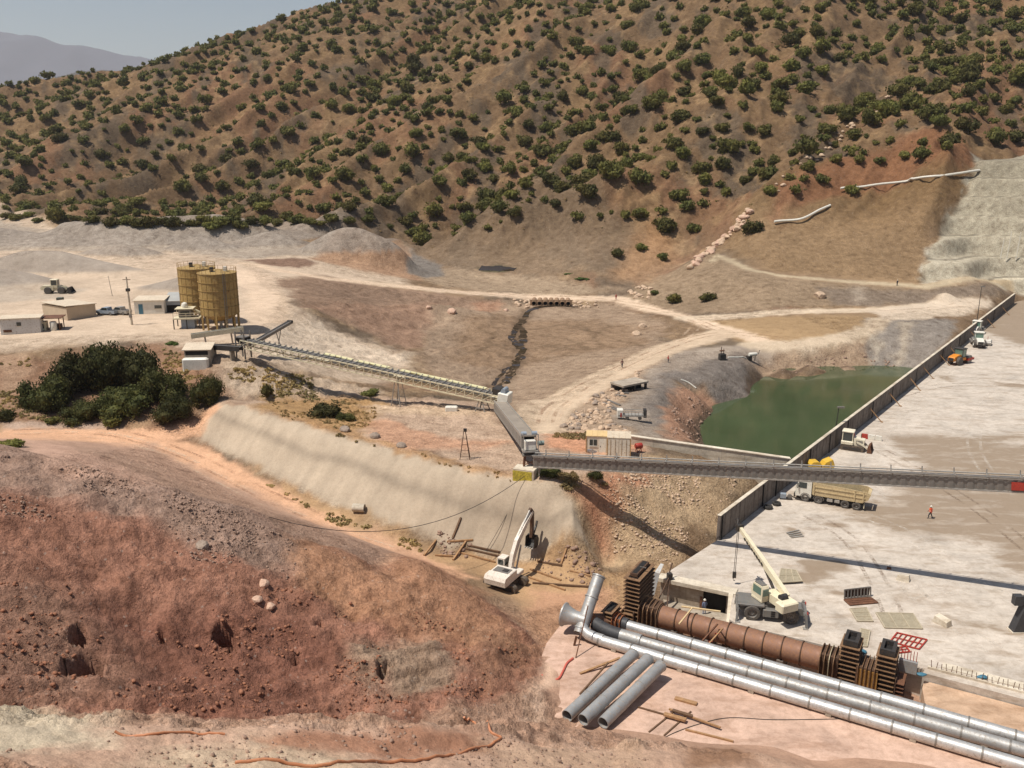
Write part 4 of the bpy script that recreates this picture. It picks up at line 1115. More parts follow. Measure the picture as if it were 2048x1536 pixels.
# ---------------------------------------------------------------- parapet wall along the deck
WL = (WALL1 - WALL0).length
WROT = math.atan2(wd.y, wd.x)
pw = thing('parapet_wall', 'long dark grey concrete wall dividing the green pond from the pale deck', 'wall', (WALL0.x, WALL0.y, 0), WROT)
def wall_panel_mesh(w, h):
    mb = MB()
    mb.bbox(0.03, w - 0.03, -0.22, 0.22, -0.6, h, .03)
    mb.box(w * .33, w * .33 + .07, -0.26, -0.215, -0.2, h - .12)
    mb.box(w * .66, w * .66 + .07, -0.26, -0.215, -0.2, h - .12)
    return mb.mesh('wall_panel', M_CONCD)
rnd = random.Random(4)
pmes = [wall_panel_mesh(4.6, 3.2), wall_panel_mesh(4.6, 3.26), wall_panel_mesh(4.6, 3.14)]
npan = int(WL / 4.6)
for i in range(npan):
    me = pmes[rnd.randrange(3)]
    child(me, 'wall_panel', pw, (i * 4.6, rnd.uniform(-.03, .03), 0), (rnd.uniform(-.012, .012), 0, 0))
MB().beam((0, 0.0, 3.29), (npan * 4.6, 0, 3.29), .5, .06).obj('coping', M_PCONC, pw)
joint = MB().box(-.13, .13, -.34, -.24, -.1, 3.1).mesh('joint_post', M_DARK)
for i in (0, 3, 4, 7, 9, 11, 14, 17, 21, 26, 30, 35, 40):
    child(joint, 'joint_post', pw, (i * 4.6 + rnd.uniform(0, 1), 0, 0))
prop = MB().beam((0, -.3, 2.4), (.5, -2.4, 0.03), .16, .16).beam((.45, -2.3, .06), (.6, -2.6, .06), .5, .1).mesh('prop', M_WOOD)
for x in (62, 75, 91, 103, 116, 128, 150, 172, 196):
    child(prop, 'prop', pw, (x + rnd.uniform(-1.5, 1.5), 0, 0), (0, 0, rnd.uniform(-.2, .2)))
# wing wall
wa = U(1262, 872, 6.1); wb = Vector((WALL0.x + wd.x * 26 , WALL0.y + wd.y * 26, 3.25)) - Vector((wnr.x, wnr.y, 0)) * .6
ww = thing('wing_wall', 'sand coloured concrete wall retaining the near end of the green pond', 'wall', (wa.x, wa.y, 0))
segs = 7
for i in range(segs):
    p = wa.lerp(wb, i / segs) - wa; q = wa.lerp(wb, (i + .994) / segs) - wa
    p.z += wa.z; q.z += wa.z
    mb = MB()
    dd = (q - p); dd.z = 0; s = Vector((dd.y, -dd.x, 0)).normalized() * .3
    lo = Vector((0, 0, 1))
    mb.hexa([Vector((p.x, p.y, -6)) + s * 1.6, Vector((q.x, q.y, -6)) + s * 1.6, Vector((q.x, q.y, -6)) - s, Vector((p.x, p.y, -6)) - s, p + s, q + s, q - s, p - s])
    mb.obj('wall_segment', M_PCONC, ww)
MB().beam(Vector((0, 0, wa.z + .06)), wb - wa + Vector((0, 0, wa.z + .06)), .8, .12).obj('coping', concrete('white_concrete', C(226, 214, 194), sc=2), ww)

# ---------------------------------------------------------------- gallery block with doorway, under the deck
gb = thing('gallery_entrance', 'pale concrete block with a dark doorway beside the white crane', 'doorway', (17.2, 92.4, 0), math.atan2(88.9 - 92.4, 24.4 - 17.2))
GLn = math.hypot(24.4 - 17.2, 88.9 - 92.4)
dx0, dx1 = GLn * .60, GLn * .93
MB().box(-.1, dx0, -.35, -.01, -3.4, -.34).obj('wall', M_CONC, gb)
MB().box(dx1, GLn + .05, -.35, -.01, -3.4, -.34).obj('wall', M_CONC, gb)
MB().box(dx0, dx1, -.35, -.01, -.62, -.34).obj('lintel', M_CONC, gb)
MB().bbox(-.3, GLn + .5, -1.0, .35, -.335, .14, .04).obj('roof_slab', M_PCONC, gb)
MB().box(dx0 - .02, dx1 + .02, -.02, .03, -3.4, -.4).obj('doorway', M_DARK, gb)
MB().box(dx0 - .28, dx0 - .02, -.5, -.34, -3.2, -1.4).obj('door_leaf', M_RUST, gb)
ws_ = thing('retaining_wall', 'pale sloping concrete slab beside the dark doorway', 'wall', (24.2, 88.2, 0))
MB().hexa([(-.5, -.2, -3), (-2.3, -6.2, -3), (-1.9, -6.3, -3), (0, -.3, -3), (-.5, -.2, .15), (-2.0, -5.6, -.7), (-1.7, -5.7, -.7), (0, -.3, .15)]).obj('wall', M_PCONC, ws_)
for i in range(4):
    MB().box(-2.5 - i * .02, -1.9, -6.75 - i * .28, -6.45 - i * .28, -2.9, -1.2 - i * .4).obj('step', M_CONCD, ws_)
struct(MB().hexa([(17.6, 87.5, -3.5), (23.6, 84.2, -3.5), (24.2, 88.4, -3.5), (17.3, 92, -3.5), (17.6, 87.5, -2.75), (23.6, 84.2, -2.75), (24.2, 88.4, -2.75), (17.3, 92, -2.75)]).obj('gallery_floor', M_CONC))

# ---------------------------------------------------------------- conveyors
def conv_axes(A, B):
    d = B - A
    return d.length, (0, -math.asin(d.z / d.length), math.atan2(d.y, d.x))
# long conveyor over the deck
A3 = U(1068, 922, 8.7); B3 = U(2048, 970, 13.4)
d3 = (B3 - A3).normalized(); B3 = B3 + d3 * 16
L3, R3 = conv_axes(A3, B3)
c3 = thing('conveyor', 'long grey box girder conveyor crossing high above the deck', 'conveyor', A3, rot=R3)
c3.scale = (1, .60, .80)
MB().box(0, L3, -.75, .75, -.95, -.75).obj('bottom_chord', M_STEEL_L, c3)
MB().box(0, L3, -.70, -.50, .80, .95).box(0, L3, .50, .70, .80, .95).obj('top_chord', M_STEEL_L, c3)
n_pl = 76; wpl = L3 / n_pl
prof = [(0, 0), (wpl * .18, -.13), (wpl * .62, -.13), (wpl * .82, 0), (wpl * .995, 0)]
for s in (-1, 1):
    pl = MB()
    ins = [(x, s * (.52 - y), z) for x, y in prof for z in (-.76, .76)]
    outs = [(x, s * (.555 - y), z) for x, y in prof for z in (-.76, .76)]
    for i in range(len(prof) - 1):
        a_ = [ins[2 * i], ins[2 * i + 2], outs[2 * i + 2], outs[2 * i]]; b_ = [ins[2 * i + 1], ins[2 * i + 3], outs[2 * i + 3], outs[2 * i + 1]]
        pl.hexa(a_ + b_ if s < 0 else a_[::-1] + b_[::-1])
    bm0 = bmesh.new(); plm = pl.mesh('side_plate', M_STEEL_M); bm0.from_mesh(plm); bmesh.ops.remove_doubles(bm0, verts=bm0.verts, dist=.0005); bm0.to_mesh(plm); bm0.free()
    for i in range(n_pl):
        child(plm, 'side_plate', c3, (i * wpl, 0, 0))
MB().box(0.2, L3, -.48, .48, .86, .97).obj('belt', M_BELT, c3)
for y, z in ((-.98, 1.12), (.98, 1.12)):
    MB().cyl((0, y, z), (L3, y, z), .09, n=8).obj('rail', M_STEEL_M if y < 0 else M_STEEL_L, c3)
pst = MB().box(-.07, .07, -1.02, -.9, .85, 1.5).box(-.05, .05, -1.0, 1.0, 1.0, 1.08).box(-.06, .06, .9, 1.02, .85, 1.75).mesh('idler_post', M_STEEL_L)
for i in range(int(L3 / 3.1)):
    child(pst, 'idler_post', c3, (1.5 + i * 3.1, 0, 0))
MB().box(L3 - 17.2, L3 - 16.0, -1.0, -.62, -.55, .5).obj('motor', M_ORANGE if False else M_REDP, c3)
MB().cyl((.2, -.6, .8), (.2, .6, .8), .35, n=16).obj('tail_pulley', M_BLACK, c3)

# covered conveyor towards the camera
A2 = U(999, 808, 7.2); B2 = U(1057, 880, 10.4)
L2, R2 = conv_axes(A2, B2)
c2 = thing('conveyor', 'short grey conveyor with ribbed sides meeting the long one at a corner', 'conveyor', A2, rot=R2)
MB().box(0, L2, -.85, .85, .42, .56).obj('belt', PM('dusty_belt', C(150, 138, 124), .85, 0, .2, .6), c2)
MB().box(0, L2, -.95, -.86, .3, .72).box(0, L2, .86, .95, .3, .72).obj('top_chord', M_STEEL_L, c2)
MB().box(0, L2, -.95, .95, -1.1, -.98).obj('bottom_chord', M_STEEL_M, c2)
n2 = 22; w2 = L2 / n2
for s in (-1, 1):
    mb = MB().prism([(0.02, -.98), (w2 * .42, -.98), (w2 * .42, .32), (0.02, .32)], *sorted((s * .80, s * .93)))
    rb = mb.mesh('side_plate', M_STEEL_L)
    rb2 = MB().prism([(w2 * .42, -.98), (w2 * .98, -.98), (w2 * .98, .32), (w2 * .42, .32)], *sorted((s * .76, s * .82))).mesh('recessed_plate', M_STEEL_L)
    for i in range(n2):
        child(rb, 'side_plate', c2, (i * w2, 0, 0)); child(rb2, 'recessed_plate', c2, (i * w2, 0, 0))
# head of that conveyor: drive, white box, frame
hx = L2 + .2
MB().box(hx, hx + 1.8, -1.0, 1.0, -1.25, -1.05).obj('platform', M_STEEL_L, c2)
for x in (hx, hx + 1.7):
    for y in (-.95, .95):
        MB().box(x, x + .1, y - .05, y + .05, -1.05, 1.1).obj('post', M_STEEL_L, c2)
MB().box(hx, hx + 1.8, -1.02, -.94, 1.02, 1.1).box(hx, hx + 1.8, .94, 1.02, 1.02, 1.1).box(hx + 1.72, hx + 1.8, -1, 1, 1.02, 1.1).obj('hand_rail', M_STEEL_L, c2)
MB().bbox(hx + .55, hx + 1.5, -.75, .7, -.95, .25, .06).obj('drive_cover', M_WHITE, c2)
for y in (-.7, .7):
    MB().cyl((hx + .3, y - .35, .98), (hx + .3, y + .35, .98), .28, n=14).obj('drum', M_BLUEW, c2)
MB().cyl((hx + .6, 1.05, -.3), (hx + .6, 1.9, -.3), .32, n=14).obj('motor', PM('grey_green', C(130, 140, 132), .5), c2)
# corner trestle
tb = Vector((B2.x, B2.y, 0)) + (B2 - A2).normalized() * 1.2; tb.z = 0
gzt = ground(tb.x, tb.y)
tr = thing('trestle', 'rusty red steel legs under the corner of two conveyors', 'trestle', (tb.x, tb.y, gzt))
ht = 8.9 - gzt
for sx in (-.8, .8):
    for sy in (-.7, .7):
        MB().beam((sx * 1.15, sy * 1.15, -.3), (sx * .8, sy * .8, ht), .2, .2).obj('leg', M_RUST if sx < 0 else M_REDP, tr)
MB().beam((-.85, -.75, ht * .5), (.85, -.75, ht * .8), .09, .09).beam((.85, -.75, ht * .5), (-.85, -.75, ht * .8), .09, .09).obj('brace', M_RUST, tr)
MB().box(-1, 1, -.9, .9, ht - .05, ht + .1).obj('cap', M_STEEL_M, tr)
MB().cyl((.95, .1, ht * .35), (1.2, .9, ht * .35), .28, n=12).obj('motor', M_REDP, tr)
# yellow foundation block
yb = G(1046, 962); yb = Vector((yb.x, yb.y, ground(yb.x, yb.y)))
yo = thing('foundation_block', 'concrete block with a bright yellow face below the conveyor corner', 'block', (yb.x, yb.y, yb.z), -.35)
MB().bbox(-1.4, 1.5, -.06, 1.8, -.5, 1.45, .05).obj('block', M_PCONC, yo)
MB().box(-1.38, 1.2, -.10, -.064, -.4, 1.2).obj('painted_face', M_BYELLOW, yo)
MB().box(1.0, 2.4, .5, 1.6, -.4, .1).obj('footing', M_CONC, yo)
MB().beam((1.9, .9, 0), (1.9, .9, 2.6), .22, .22).obj('post', M_STEEL_L, yo)

# long truss conveyor from the silos
A1 = U(486, 684, 14.0); B1 = U(1004, 797, 8.1)
L1, R1 = conv_axes(A1, B1)
c1 = thing('conveyor', 'long cream truss conveyor running from the khaki silos', 'conveyor', A1, rot=R1)
c1.scale = (1, 1.25, 1.2)
for y in (-.75, .75):
    MB().box(0, L1, y - .07, y + .07, .35, .5).obj('top_chord', M_CREAM, c1)
    MB().box(0, L1, y - .07, y + .07, -.75, -.6).obj('bottom_chord', M_CREAM, c1)
nb = int(L1 / 1.5); wb1 = L1 / nb
bay = MB()
for y in (-.75, .75):
    bay.beam((0, y, -.6), (0, y, .36), .1, .1).beam((0, y, -.6), (wb1, y, .36), .07, .07)
bay.box(-.05, .05, -.75, .75, -.62, -.52)
baym = bay.mesh('bay', M_CREAM)
for i in range(nb):
    child(baym, 'bay', c1, (i * wb1, 0, 0))
MB().box(0, L1, -.55, .55, .42, .52).obj('belt', M_BELT, c1)
idm = MB().cyl((0, -.62, .56), (0, .62, .56), .11, n=8).box(-.08, .08, -.8, -.62, .4, .75).box(-.08, .08, .62, .8, .4, .75).mesh('idler', M_STEEL_L)
for i in range(int(L1 / 1.1)):
    child(idm, 'idler', c1, (.5 + i * 1.1, 0, 0))
MB().box(L1 * .25, L1, .78, 1.5, -.55, -.47).obj('walkway', M_CREAM, c1)
MB().box(L1 * .25, L1, 1.44, 1.5, .42, .5).box(L1 * .25, L1, 1.44, 1.5, -.05, .02).obj('hand_rail', M_CREAM, c1)
rp = MB().box(-.04, .04, 1.44, 1.5, -.5, .5).mesh('rail_post', M_CREAM)
for i in range(int(L1 * .75 / 2)):
    child(rp, 'rail_post', c1, (L1 * .25 + i * 2, 0, 0))
cov = MB().box(0, 3.6, .55, 1.3, .55, .66).mesh('belt_cover', PM('pale_yellow_sheet', C(226, 216, 168), .6, 0, .1, 1))
for t in (.32, .36, .45, .5, .62, .66, .72, .8, .86):
    child(cov, 'belt_cover', c1, (L1 * t, 0, 0))
MB().bbox(L1 - .4, L1 + 1.4, -1.0, .9, -.5, 1.0, .08).obj('head_box', M_WHITE, c1)
MB().cyl((L1 + .3, -.7, 1.2), (L1 + .3, .7, 1.2), .4, n=14).obj('motor', M_BLUEW, c1)
MB().box(L1 - 1.6, L1 - .4, -.6, 1.2, .5, 1.3).obj('gear_box', M_STEEL_D, c1)
for t in (.62, .93):
    w = A1.lerp(B1, t)
    g = ground(w.x, w.y); h = w.z - .75 - g
    mb = MB()
    to = thing('trestle', 'splayed steel legs under the middle of the cream conveyor' if t < .7 else 'short steel legs under the cream conveyor beside the white box', 'trestle', (w.x, w.y, g), R1[2])
    for sy in (-1, 1):
        for sx in (-1, 1):
            MB().beam((sx * .9, sy * 1.2, -.3), (sx * .25, sy * .7, h), .14, .14).obj('leg', M_STEEL_L, to)
    MB().beam((-.7, -1.0, h * .3), (.7, -1.0, h * .3), .1, .1).beam((-.7, 1.0, h * .3), (.7, 1.0, h * .3), .1, .1).obj('brace', M_STEEL_L, to)
# receiving tower at the silo end
w = U(490, 700, 12.0); g = 11.6
rt = thing('transfer_tower', 'grey steel transfer tower joining the conveyors below the silos', 'tower', (A1.x, A1.y, g), R1[2])
for sx in (-.9, .9):
    for sy in (-.9, .9):
        MB().beam((sx, sy, -.5), (sx, sy, 4.4), .2, .2).obj('post', M_STEEL_M, rt)
MB().box(-1, 1, -1, 1, 3.3, 3.45).obj('floor', M_STEEL_M, rt)
MB().hexa([(-.5, -.5, 2.2), (.5, -.5, 2.2), (.5, .5, 2.2), (-.5, .5, 2.2), (-1, -1, 3.2), (1, -1, 3.2), (1, 1, 3.2), (-1, 1, 3.2)]).obj('hopper', M_STEEL_D, rt)
MB().beam((-.9, -.9, .4), (.9, -.9, 3), .1, .1).beam((.9, .9, .4), (-.9, .9, 3), .1, .1).obj('brace', M_STEEL_M, rt)
# small inclined conveyor
a = U(502, 690, 12.8); b = U(580, 645, 14.6)
Ls, Rs = conv_axes(a, b)
cs = thing('conveyor', 'small dark stockpiling conveyor tilted up over pale sand', 'conveyor', a, rot=Rs)
MB().box(0, Ls, -.5, -.38, -.2, .35).box(0, Ls, .38, .5, -.2, .35).obj('frame', M_STEEL_M, cs)
MB().box(0, Ls, -.37, .37, .1, .2).obj('belt', M_BELT, cs)
MB().cyl((Ls, -.5, .15), (Ls, .5, .15), .35, n=12).obj('head_pulley', M_BLACK, cs)
q = Matrix.Rotation(Rs[2], 4, 'Z') @ Matrix.Rotation(Rs[1], 4, 'Y')
for t, dx in ((.62, 1.2), (.75, -1.0)):
    w = a.lerp(b, t); f = Vector((w.x + dx, w.y, ground(w.x + dx, w.y) - .1))
    loc = q.inverted() @ (f - a)
    MB().beam((Ls * t, 0, -.2), loc, .12, .12).obj('leg', M_STEEL_M, cs)
# collecting conveyor below the silos and the return one
def flat_conv(pa, pb, label, mat):
    L_, R_ = conv_axes(pa, pb)
    o = thing('conveyor', label, 'conveyor', pa, rot=R_)
    MB().box(0, L_, -.6, -.48, -.45, .4).box(0, L_, .48, .6, -.45, .4).obj('frame', mat, o)
    MB().box(0, L_, -.47, .47, .2, .3).obj('belt', M_BELT, o)
    mb = MB().box(-.15, .15, -.55, .55, -2.4, -.4)
    m = mb.mesh('leg', M_CONC)
    for i in range(max(2, int(L_ / 4.5))):
        child(m, 'leg', o, ((i + .5) * L_ / max(2, int(L_ / 4.5)), 0, 0))
    return o
flat_conv(U(382, 672, 13.6), U(487, 657, 14.4), 'cream collecting conveyor lying under the khaki silos', M_CREAM)
flat_conv(U(408, 692, 13.0), U(482, 697, 13.2), 'thin dark return conveyor behind the white roofed shed', M_STEEL_D)

# ---------------------------------------------------------------- silos
def silo(name, px, py, label, R):
    p = U(px, py, 12.0)
    o = thing(name, label, 'silo', (p.x, p.y, 12.0), group='khaki cement silos')
    zl, zc, zt = 1.5, 3.0, 11.3
    courses = 5
    for i in range(courses):
        za = zc + (zt - zc) * i / courses; zb = zc + (zt - zc) * (i + 1) / courses
        MB().lathe([(R - .02, za + .02), (R, za + .05), (R, zb - .05), (R - .02, zb - .02)], n=40).obj('plate_course', M_SILO, o, True, 30)
        MB().lathe([(R + .01, zb - .06), (R + .10, zb - .06), (R + .10, zb + .06), (R + .01, zb + .06)], n=40).obj('hoop', M_SILO, o, True, 30)
    seam = MB().box(R - .02, R + .05, -.05, .05, zc, zt - .1).mesh('seam', M_SILO)
    for i in range(20):
        child(seam, 'seam', o, (0, 0, 0), (0, 0, i * math.pi / 10))
    ld = MB()
    for sd_ in (-.25, .25):
        ld.beam((R * .62 + sd_ * .7, -R * .86 + sd_ * .5, .2), (R * .62 + sd_ * .7, -R * .86 + sd_ * .5, zt + 1), .07, .07)
    for k_ in range(30):
        ld.beam((R * .62 - .18, -R * .86 - .13, .4 + k_ * .38), (R * .62 + .18, -R * .86 + .13, .4 + k_ * .38), .05, .05)
    ld.obj('ladder', M_STEEL_M, o)
    MB().lathe([(R + .06, zt), (R * .6, zt + .35), (.5, zt + .7), (.01, zt + .72)], n=40).obj('roof', M_SILO, o, True, 30)
    cone = MB().lathe([(.5, zl), (R * .55, zl + .5), (R - .04, zc + .05)], n=40).obj('cone', M_SILO, o, True, 30)
    for i in range(12):
        t = i * math.pi / 6 + .1
        MB().beam((math.cos(t) * (R - .15), math.sin(t) * (R - .15), -.2), (math.cos(t) * (R - .15), math.sin(t) * (R - .15), zc + .3), .3, .3).obj('leg', M_SILO, o)
    MB().cyl((0, 0, -.1), (0, 0, zl + .1), .3, n=10).obj('outlet', M_STEEL_L, o)
    for k, (x, y) in enumerate(((R * .5, -.6), (-.4, -R * .5))):
        MB().box(x - .3, x + .3, y - .3, y + .3, zt + .3, zt + 1.3).obj('vent_box', M_WHITE if k == 0 else M_STEEL_D, o)
    rl = MB()
    for i in range(24):
        t = i * math.pi / 12; t2 = (i + 1) * math.pi / 12
        rl.beam((math.cos(t) * R, math.sin(t) * R, zt), (math.cos(t) * R, math.sin(t) * R, zt + 1.0), .05, .05)
        rl.beam((math.cos(t) * R, math.sin(t) * R, zt + 1.0), (math.cos(t2) * R, math.sin(t2) * R, zt + 1.0), .05, .05)
    rl.obj('guard_rail', M_SILO, o)
    return o
silo('silo', 443, 656, 'khaki steel silo standing in front, its whole drum showing', 3.75)
silo('silo', 402, 642, 'khaki steel silo half hidden behind the front one', 3.75)
# batching plant at the foot of the silos
p = U(378, 655, 12.0)
bp = thing('batching_plant', 'cream batching plant with a railed platform at the foot of the silos', 'plant', (p.x, p.y, 12), .15)
MB().box(-1.2, 1.4, -1.2, 1.2, 0, 2.0).obj('mixer', M_BLUEW, bp)
MB().box(-2.6, 2.6, -1.9, 1.9, 2.0, 2.25).obj('platform', M_CREAM, bp)
for x in (-2.5, 0, 2.5):
    for y in (-1.8, 1.8):
        MB().beam((x, y, -.2), (x, y, 2.0), .18, .18).obj('leg', M_STEEL_D, bp)
        MB().beam((x, y, 2.2), (x, y, 3.3), .08, .08).obj('rail_post', M_CREAM, bp)
MB().box(-2.5, 2.5, -1.84, -1.76, 3.2, 3.3).box(-2.5, 2.5, -1.84, -1.76, 2.75, 2.82).obj('hand_rail', M_CREAM, bp)
MB().bbox(-1.6, .9, -1.0, 1.4, 2.27, 3.9, .06).obj('cabin', M_STEEL_M, bp)
MB().box(-1.2, .5, -1.03, -1.0, 2.9, 3.5).obj('window', M_GLASS, bp)
MB().box(-2.2, 1.4, -1.4, 1.7, 3.95, 4.1).obj('roof', M_CREAM, bp)
MB().cyl((.2, 0, 4.2), (3.0, .6, 2.6), .28, n=10).obj('screw_feeder', M_CREAM, bp)
MB().lathe([(.6, 4.1), (.7, 4.5), (.5, 5.0), (.1, 5.2)], (-.5, .2, 0), n=14).obj('dust_filter', M_WHITE, bp, True)
# white roofed shed on the bluff edge
p = G(400, 722); zb = ground(p.x, p.y)
sh = thing('shed', 'pale roofed control shed on the edge of the bluff below the silos', 'shed', (p.x, p.y, zb), .1)
MB().box(-2.2, 2.2, -1.4, 1.4, -1.5, 2.1).obj('wall', M_CONC, sh)
MB().hexa([(-2.5, -1.8, 2.1), (2.5, -1.8, 2.1), (2.5, 1.7, 2.7), (-2.5, 1.7, 2.7), (-2.5, -1.8, 2.22), (2.5, -1.8, 2.22), (2.5, 1.7, 2.82), (-2.5, 1.7, 2.82)]).obj('roof', M_SHEET, sh)
MB().box(-2.0, 1.8, -1.44, -1.4, 1.2, 1.9).obj('window', M_DARK, sh)
MB().bbox(-2.4, 2.0, -2.8, -1.6, -1.4, .9, .25).obj('tank', M_WHITE, sh)

# ---------------------------------------------------------------- site buildings in the yard
def block_house(px, py, rz, L, Wd, H, label, wall, roof, windows=(), overhang=.25, name='site_building', slope=.35):
    p = U(px, py, 12.0); z = ground(p.x, p.y)
    o = thing(name, label, 'building', (p.x, p.y, z), rz)
    MB().box(0, L, 0, Wd, -.4, H).obj('wall', wall, o)
    MB().hexa([(-overhang, -overhang, H), (L + overhang, -overhang, H), (L + overhang, Wd + overhang, H + slope), (-overhang, Wd + overhang, H + slope),
               (-overhang, -overhang, H + .14), (L + overhang, -overhang, H + .14), (L + overhang, Wd + overhang, H + slope + .14), (-overhang, Wd + overhang, H + slope + .14)]).obj('roof', roof, o)
    MB().box(0, .2, 0, Wd, H, H + .1).obj('gable', wall, o)
    for (nm, x0, x1, z0, z1, m) in windows:
        w_ = MB().box(x0, x1, -.05, -.005, z0, z1).obj(nm, m, o)
        MB().box(x0 - .08, x1 + .08, -.09, -.052, z0 - .1, z0 - .02).obj('sill', M_PCONC, w_)
    return o
block_house(193, 632, 2.55, 9.5, 6.5, 2.7, 'long beige workshop with a pale flat roof in the yard', PM('beige_render', C(196, 176, 150), .85, 0, .12, .5), M_SHEET, [('door', 3, 4.2, 0, 2.1, M_STEEL_M)])
block_house(270, 628, .12, 6.3, 4.5, 2.9, 'white office building with blue door beside the utility pole', M_WHITE, M_SHEET, [('door', .9, 1.8, 0, 2.2, M_BLUE), ('window', 4.3, 5.8, 1.2, 1.9, M_GLASS)])
oo = block_house(331, 624, .12, 8.5, 5.0, 2.4, 'grey open fronted shed adjoining the white office', M_BLUEW, PM('grey_roof', C(170, 168, 162), .7, 0, .15, .5), [('opening', .4, 3.6, 0, 1.6, M_DARK), ('opening', 4.4, 7.8, 0, 1.6, M_DARK)], slope=1.2)
o = block_house(2, 668, .25, 7.2, 3.0, 3.1, 'white site cabin with a small dark window at the bluff edge', PM('white_cabin', C(214, 210, 204), .6, 0, .1, .5, C(150, 124, 100), .3), M_SHEET, [('window', 3.0, 3.8, 1.7, 2.4, M_GLASS), ('vent', .5, 2.0, .5, 1.0, M_RUST)], slope=.15)
p = U(75, 662, 12); z = ground(p.x, p.y)
lo = thing('generator_shelter', 'rusty open shelter with machinery beside the white site cabin', 'shelter', (p.x, p.y, z), .2)
for x in (0, 4.2):
    for y in (0, 3):
        MB().beam((x, y, -.3), (x, y, 2.5), .16, .16).obj('post', M_RUST, lo)
MB().box(-.4, 4.7, -.5, 3.4, 2.5, 2.64).obj('roof', M_RUST, lo)
MB().bbox(.2, 1.6, .3, 2.0, 0, 1.8, .08).obj('generator', M_CREAM, lo)
MB().box(.5, 1.2, .26, .3, .5, 1.4).obj('grille', M_DARK, lo)
MB().lathe([(.6, 0), (.65, .1), (.65, 1.7), (.55, 1.85), (.1, 1.9)], (3.0, .2, 0), n=16).obj('drum_tank', M_WHITE, lo, True)
MB().box(2.2, 4.0, 1.2, 2.8, 0, 1.0).obj('engine', M_RUSTD, lo)
struct(MB().box(p.x - 7.5, p.x + 6.2, p.y - 1.6, p.y + 4.4, z - 1.2, z - .05).obj('cabin_plinth', M_PCONC))
p = U(122, 612, 12); z = ground(p.x, p.y)
el = thing('switch_cabinet', 'dark green electrical cabinet at the end of the beige workshop', 'cabinet', (p.x, p.y, z), .1)
MB().bbox(-.7, .7, -.5, .5, 0, 2.0, .05).obj('case', PM('dark_green', C(84, 88, 76), .6), el)
MB().box(-.6, -.04, -.53, -.5, .2, 1.8).box(.04, .6, -.53, -.5, .2, 1.8).obj('door', M_STEEL_D, el)
# utility pole
p = U(264, 650, 12); z = ground(p.x, p.y)
po = thing('utility_pole', 'tall pale utility pole with fittings beside the white office', 'pole', (p.x, p.y, z))
MB().cyl((0, 0, -.5), (-.1, 0, 10.0), .26, .15, n=10).obj('shaft', M_PCONC, po)
MB().box(-.4, .3, -.3, .3, 7.0, 7.6).obj('transformer', M_STEEL_D, po)
MB().beam((-.9, 0, 9.4), (.7, 0, 9.4), .12, .12).obj('crossarm', M_WOODD, po)
MB().box(-.3, .3, -.32, -.16, 1.6, 2.3).obj('meter_box', M_STEEL_M, po)
p = U(225, 592, 12)
mast = thing('antenna_mast', 'thin leaning mast behind the beige workshop', 'mast', (p.x, p.y, ground(p.x, p.y)))
MB().cyl((0, 0, -.3), (-.5, 0, 5.0), .07, .05, n=6).obj('pole', M_STEEL_M, mast)
MB().beam((-.5, 0, 4.7), (-3.5, 0, 4.2), .03, .03).obj('arm', M_STEEL_M, mast)

# ---------------------------------------------------------------- culvert
ca = G(1062, 612); cb = G(1142, 611)
cz = (bare(ca.x, ca.y) + bare(cb.x, cb.y)) / 2 - .2
cu = thing('culvert', 'row of round concrete culvert pipes carrying the stream under the road', 'culvert', (ca.x, ca.y, cz), math.atan2(cb.y - ca.y, cb.x - ca.x))
CLn = math.hypot(cb.x - ca.x, cb.y - ca.y)
np_ = 7
M_EARTHC = concrete('muddy_concrete', C(158, 130, 104), sc=2.4)
tubem = MB().tube((0, -.6, .95), (0, 7, .95), .78, .14, 20).mesh('pipe', M_EARTHC, True)
darkm = MB().cyl((0, .9, .95), (0, 1.0, .95), .63, n=20).mesh('pipe_shadow', M_DARK)  # black disc stands in for the shade inside each pipe
for i in range(np_):
    x = (i + .5) * CLn / np_
    pp = child(tubem, 'pipe', cu, (x, 0, 0))
    dk = child(darkm, 'bore_shade', pp)
hw = MB().box(-.6, CLn + .6, .3, .8, 1.8, 2.0)
for i in range(np_ + 1):
    x = i * CLn / np_
    hw.box(x - .30, x + .30, .3, .8, -.8, 1.8)
hw.box(-.6, CLn + .6, .3, .8, -.8, .1)
hw.obj('headwall', M_EARTHC, cu)

# ================================================================== MACHINES (x forward, y left, z up)
def wheel(parent, x, y, z, r, w, hub=None, tyre=None, name='wheel'):
    """tyre with shoulders and lugs, dished rim as a sub-part; outer side = sign of y"""
    s = 1 if y >= 0 else -1
    mb = MB().lathe([(r * .62, -w / 2), (r * .93, -w / 2), (r, -w * .36), (r, w * .36), (r * .93, w / 2), (r * .62, w / 2), (r * .60, w * .25), (r * .60, -w * .25)], (x, y, z), 'Y', 26)
    for i in range(18):
        t = 2 * math.pi * i / 18
        c, sn = math.cos(t), math.sin(t)
        mb.beam((x + c * r * .985, y - w * .40, z + sn * r * .985), (x + c * r * .985, y + w * .40, z + sn * r * .985), r * .14, r * .06, up=(c, 0, sn))
    o = mb.obj(name, tyre or M_TYRE, parent, True, 30)
    MB().lathe([(.02, s * w * .18), (r * .2, s * w * .32), (r * .3, s * w * .18), (r * .52, s * w * .12), (r * .60, s * w * .40), (r * .63, s * w * .42), (r * .63, -s * w * .3), (.02, -s * w * .3)][::s], (x, y, z), 'Y', 20).obj('rim', hub or M_STEEL_M, o, True, 30)
    return o
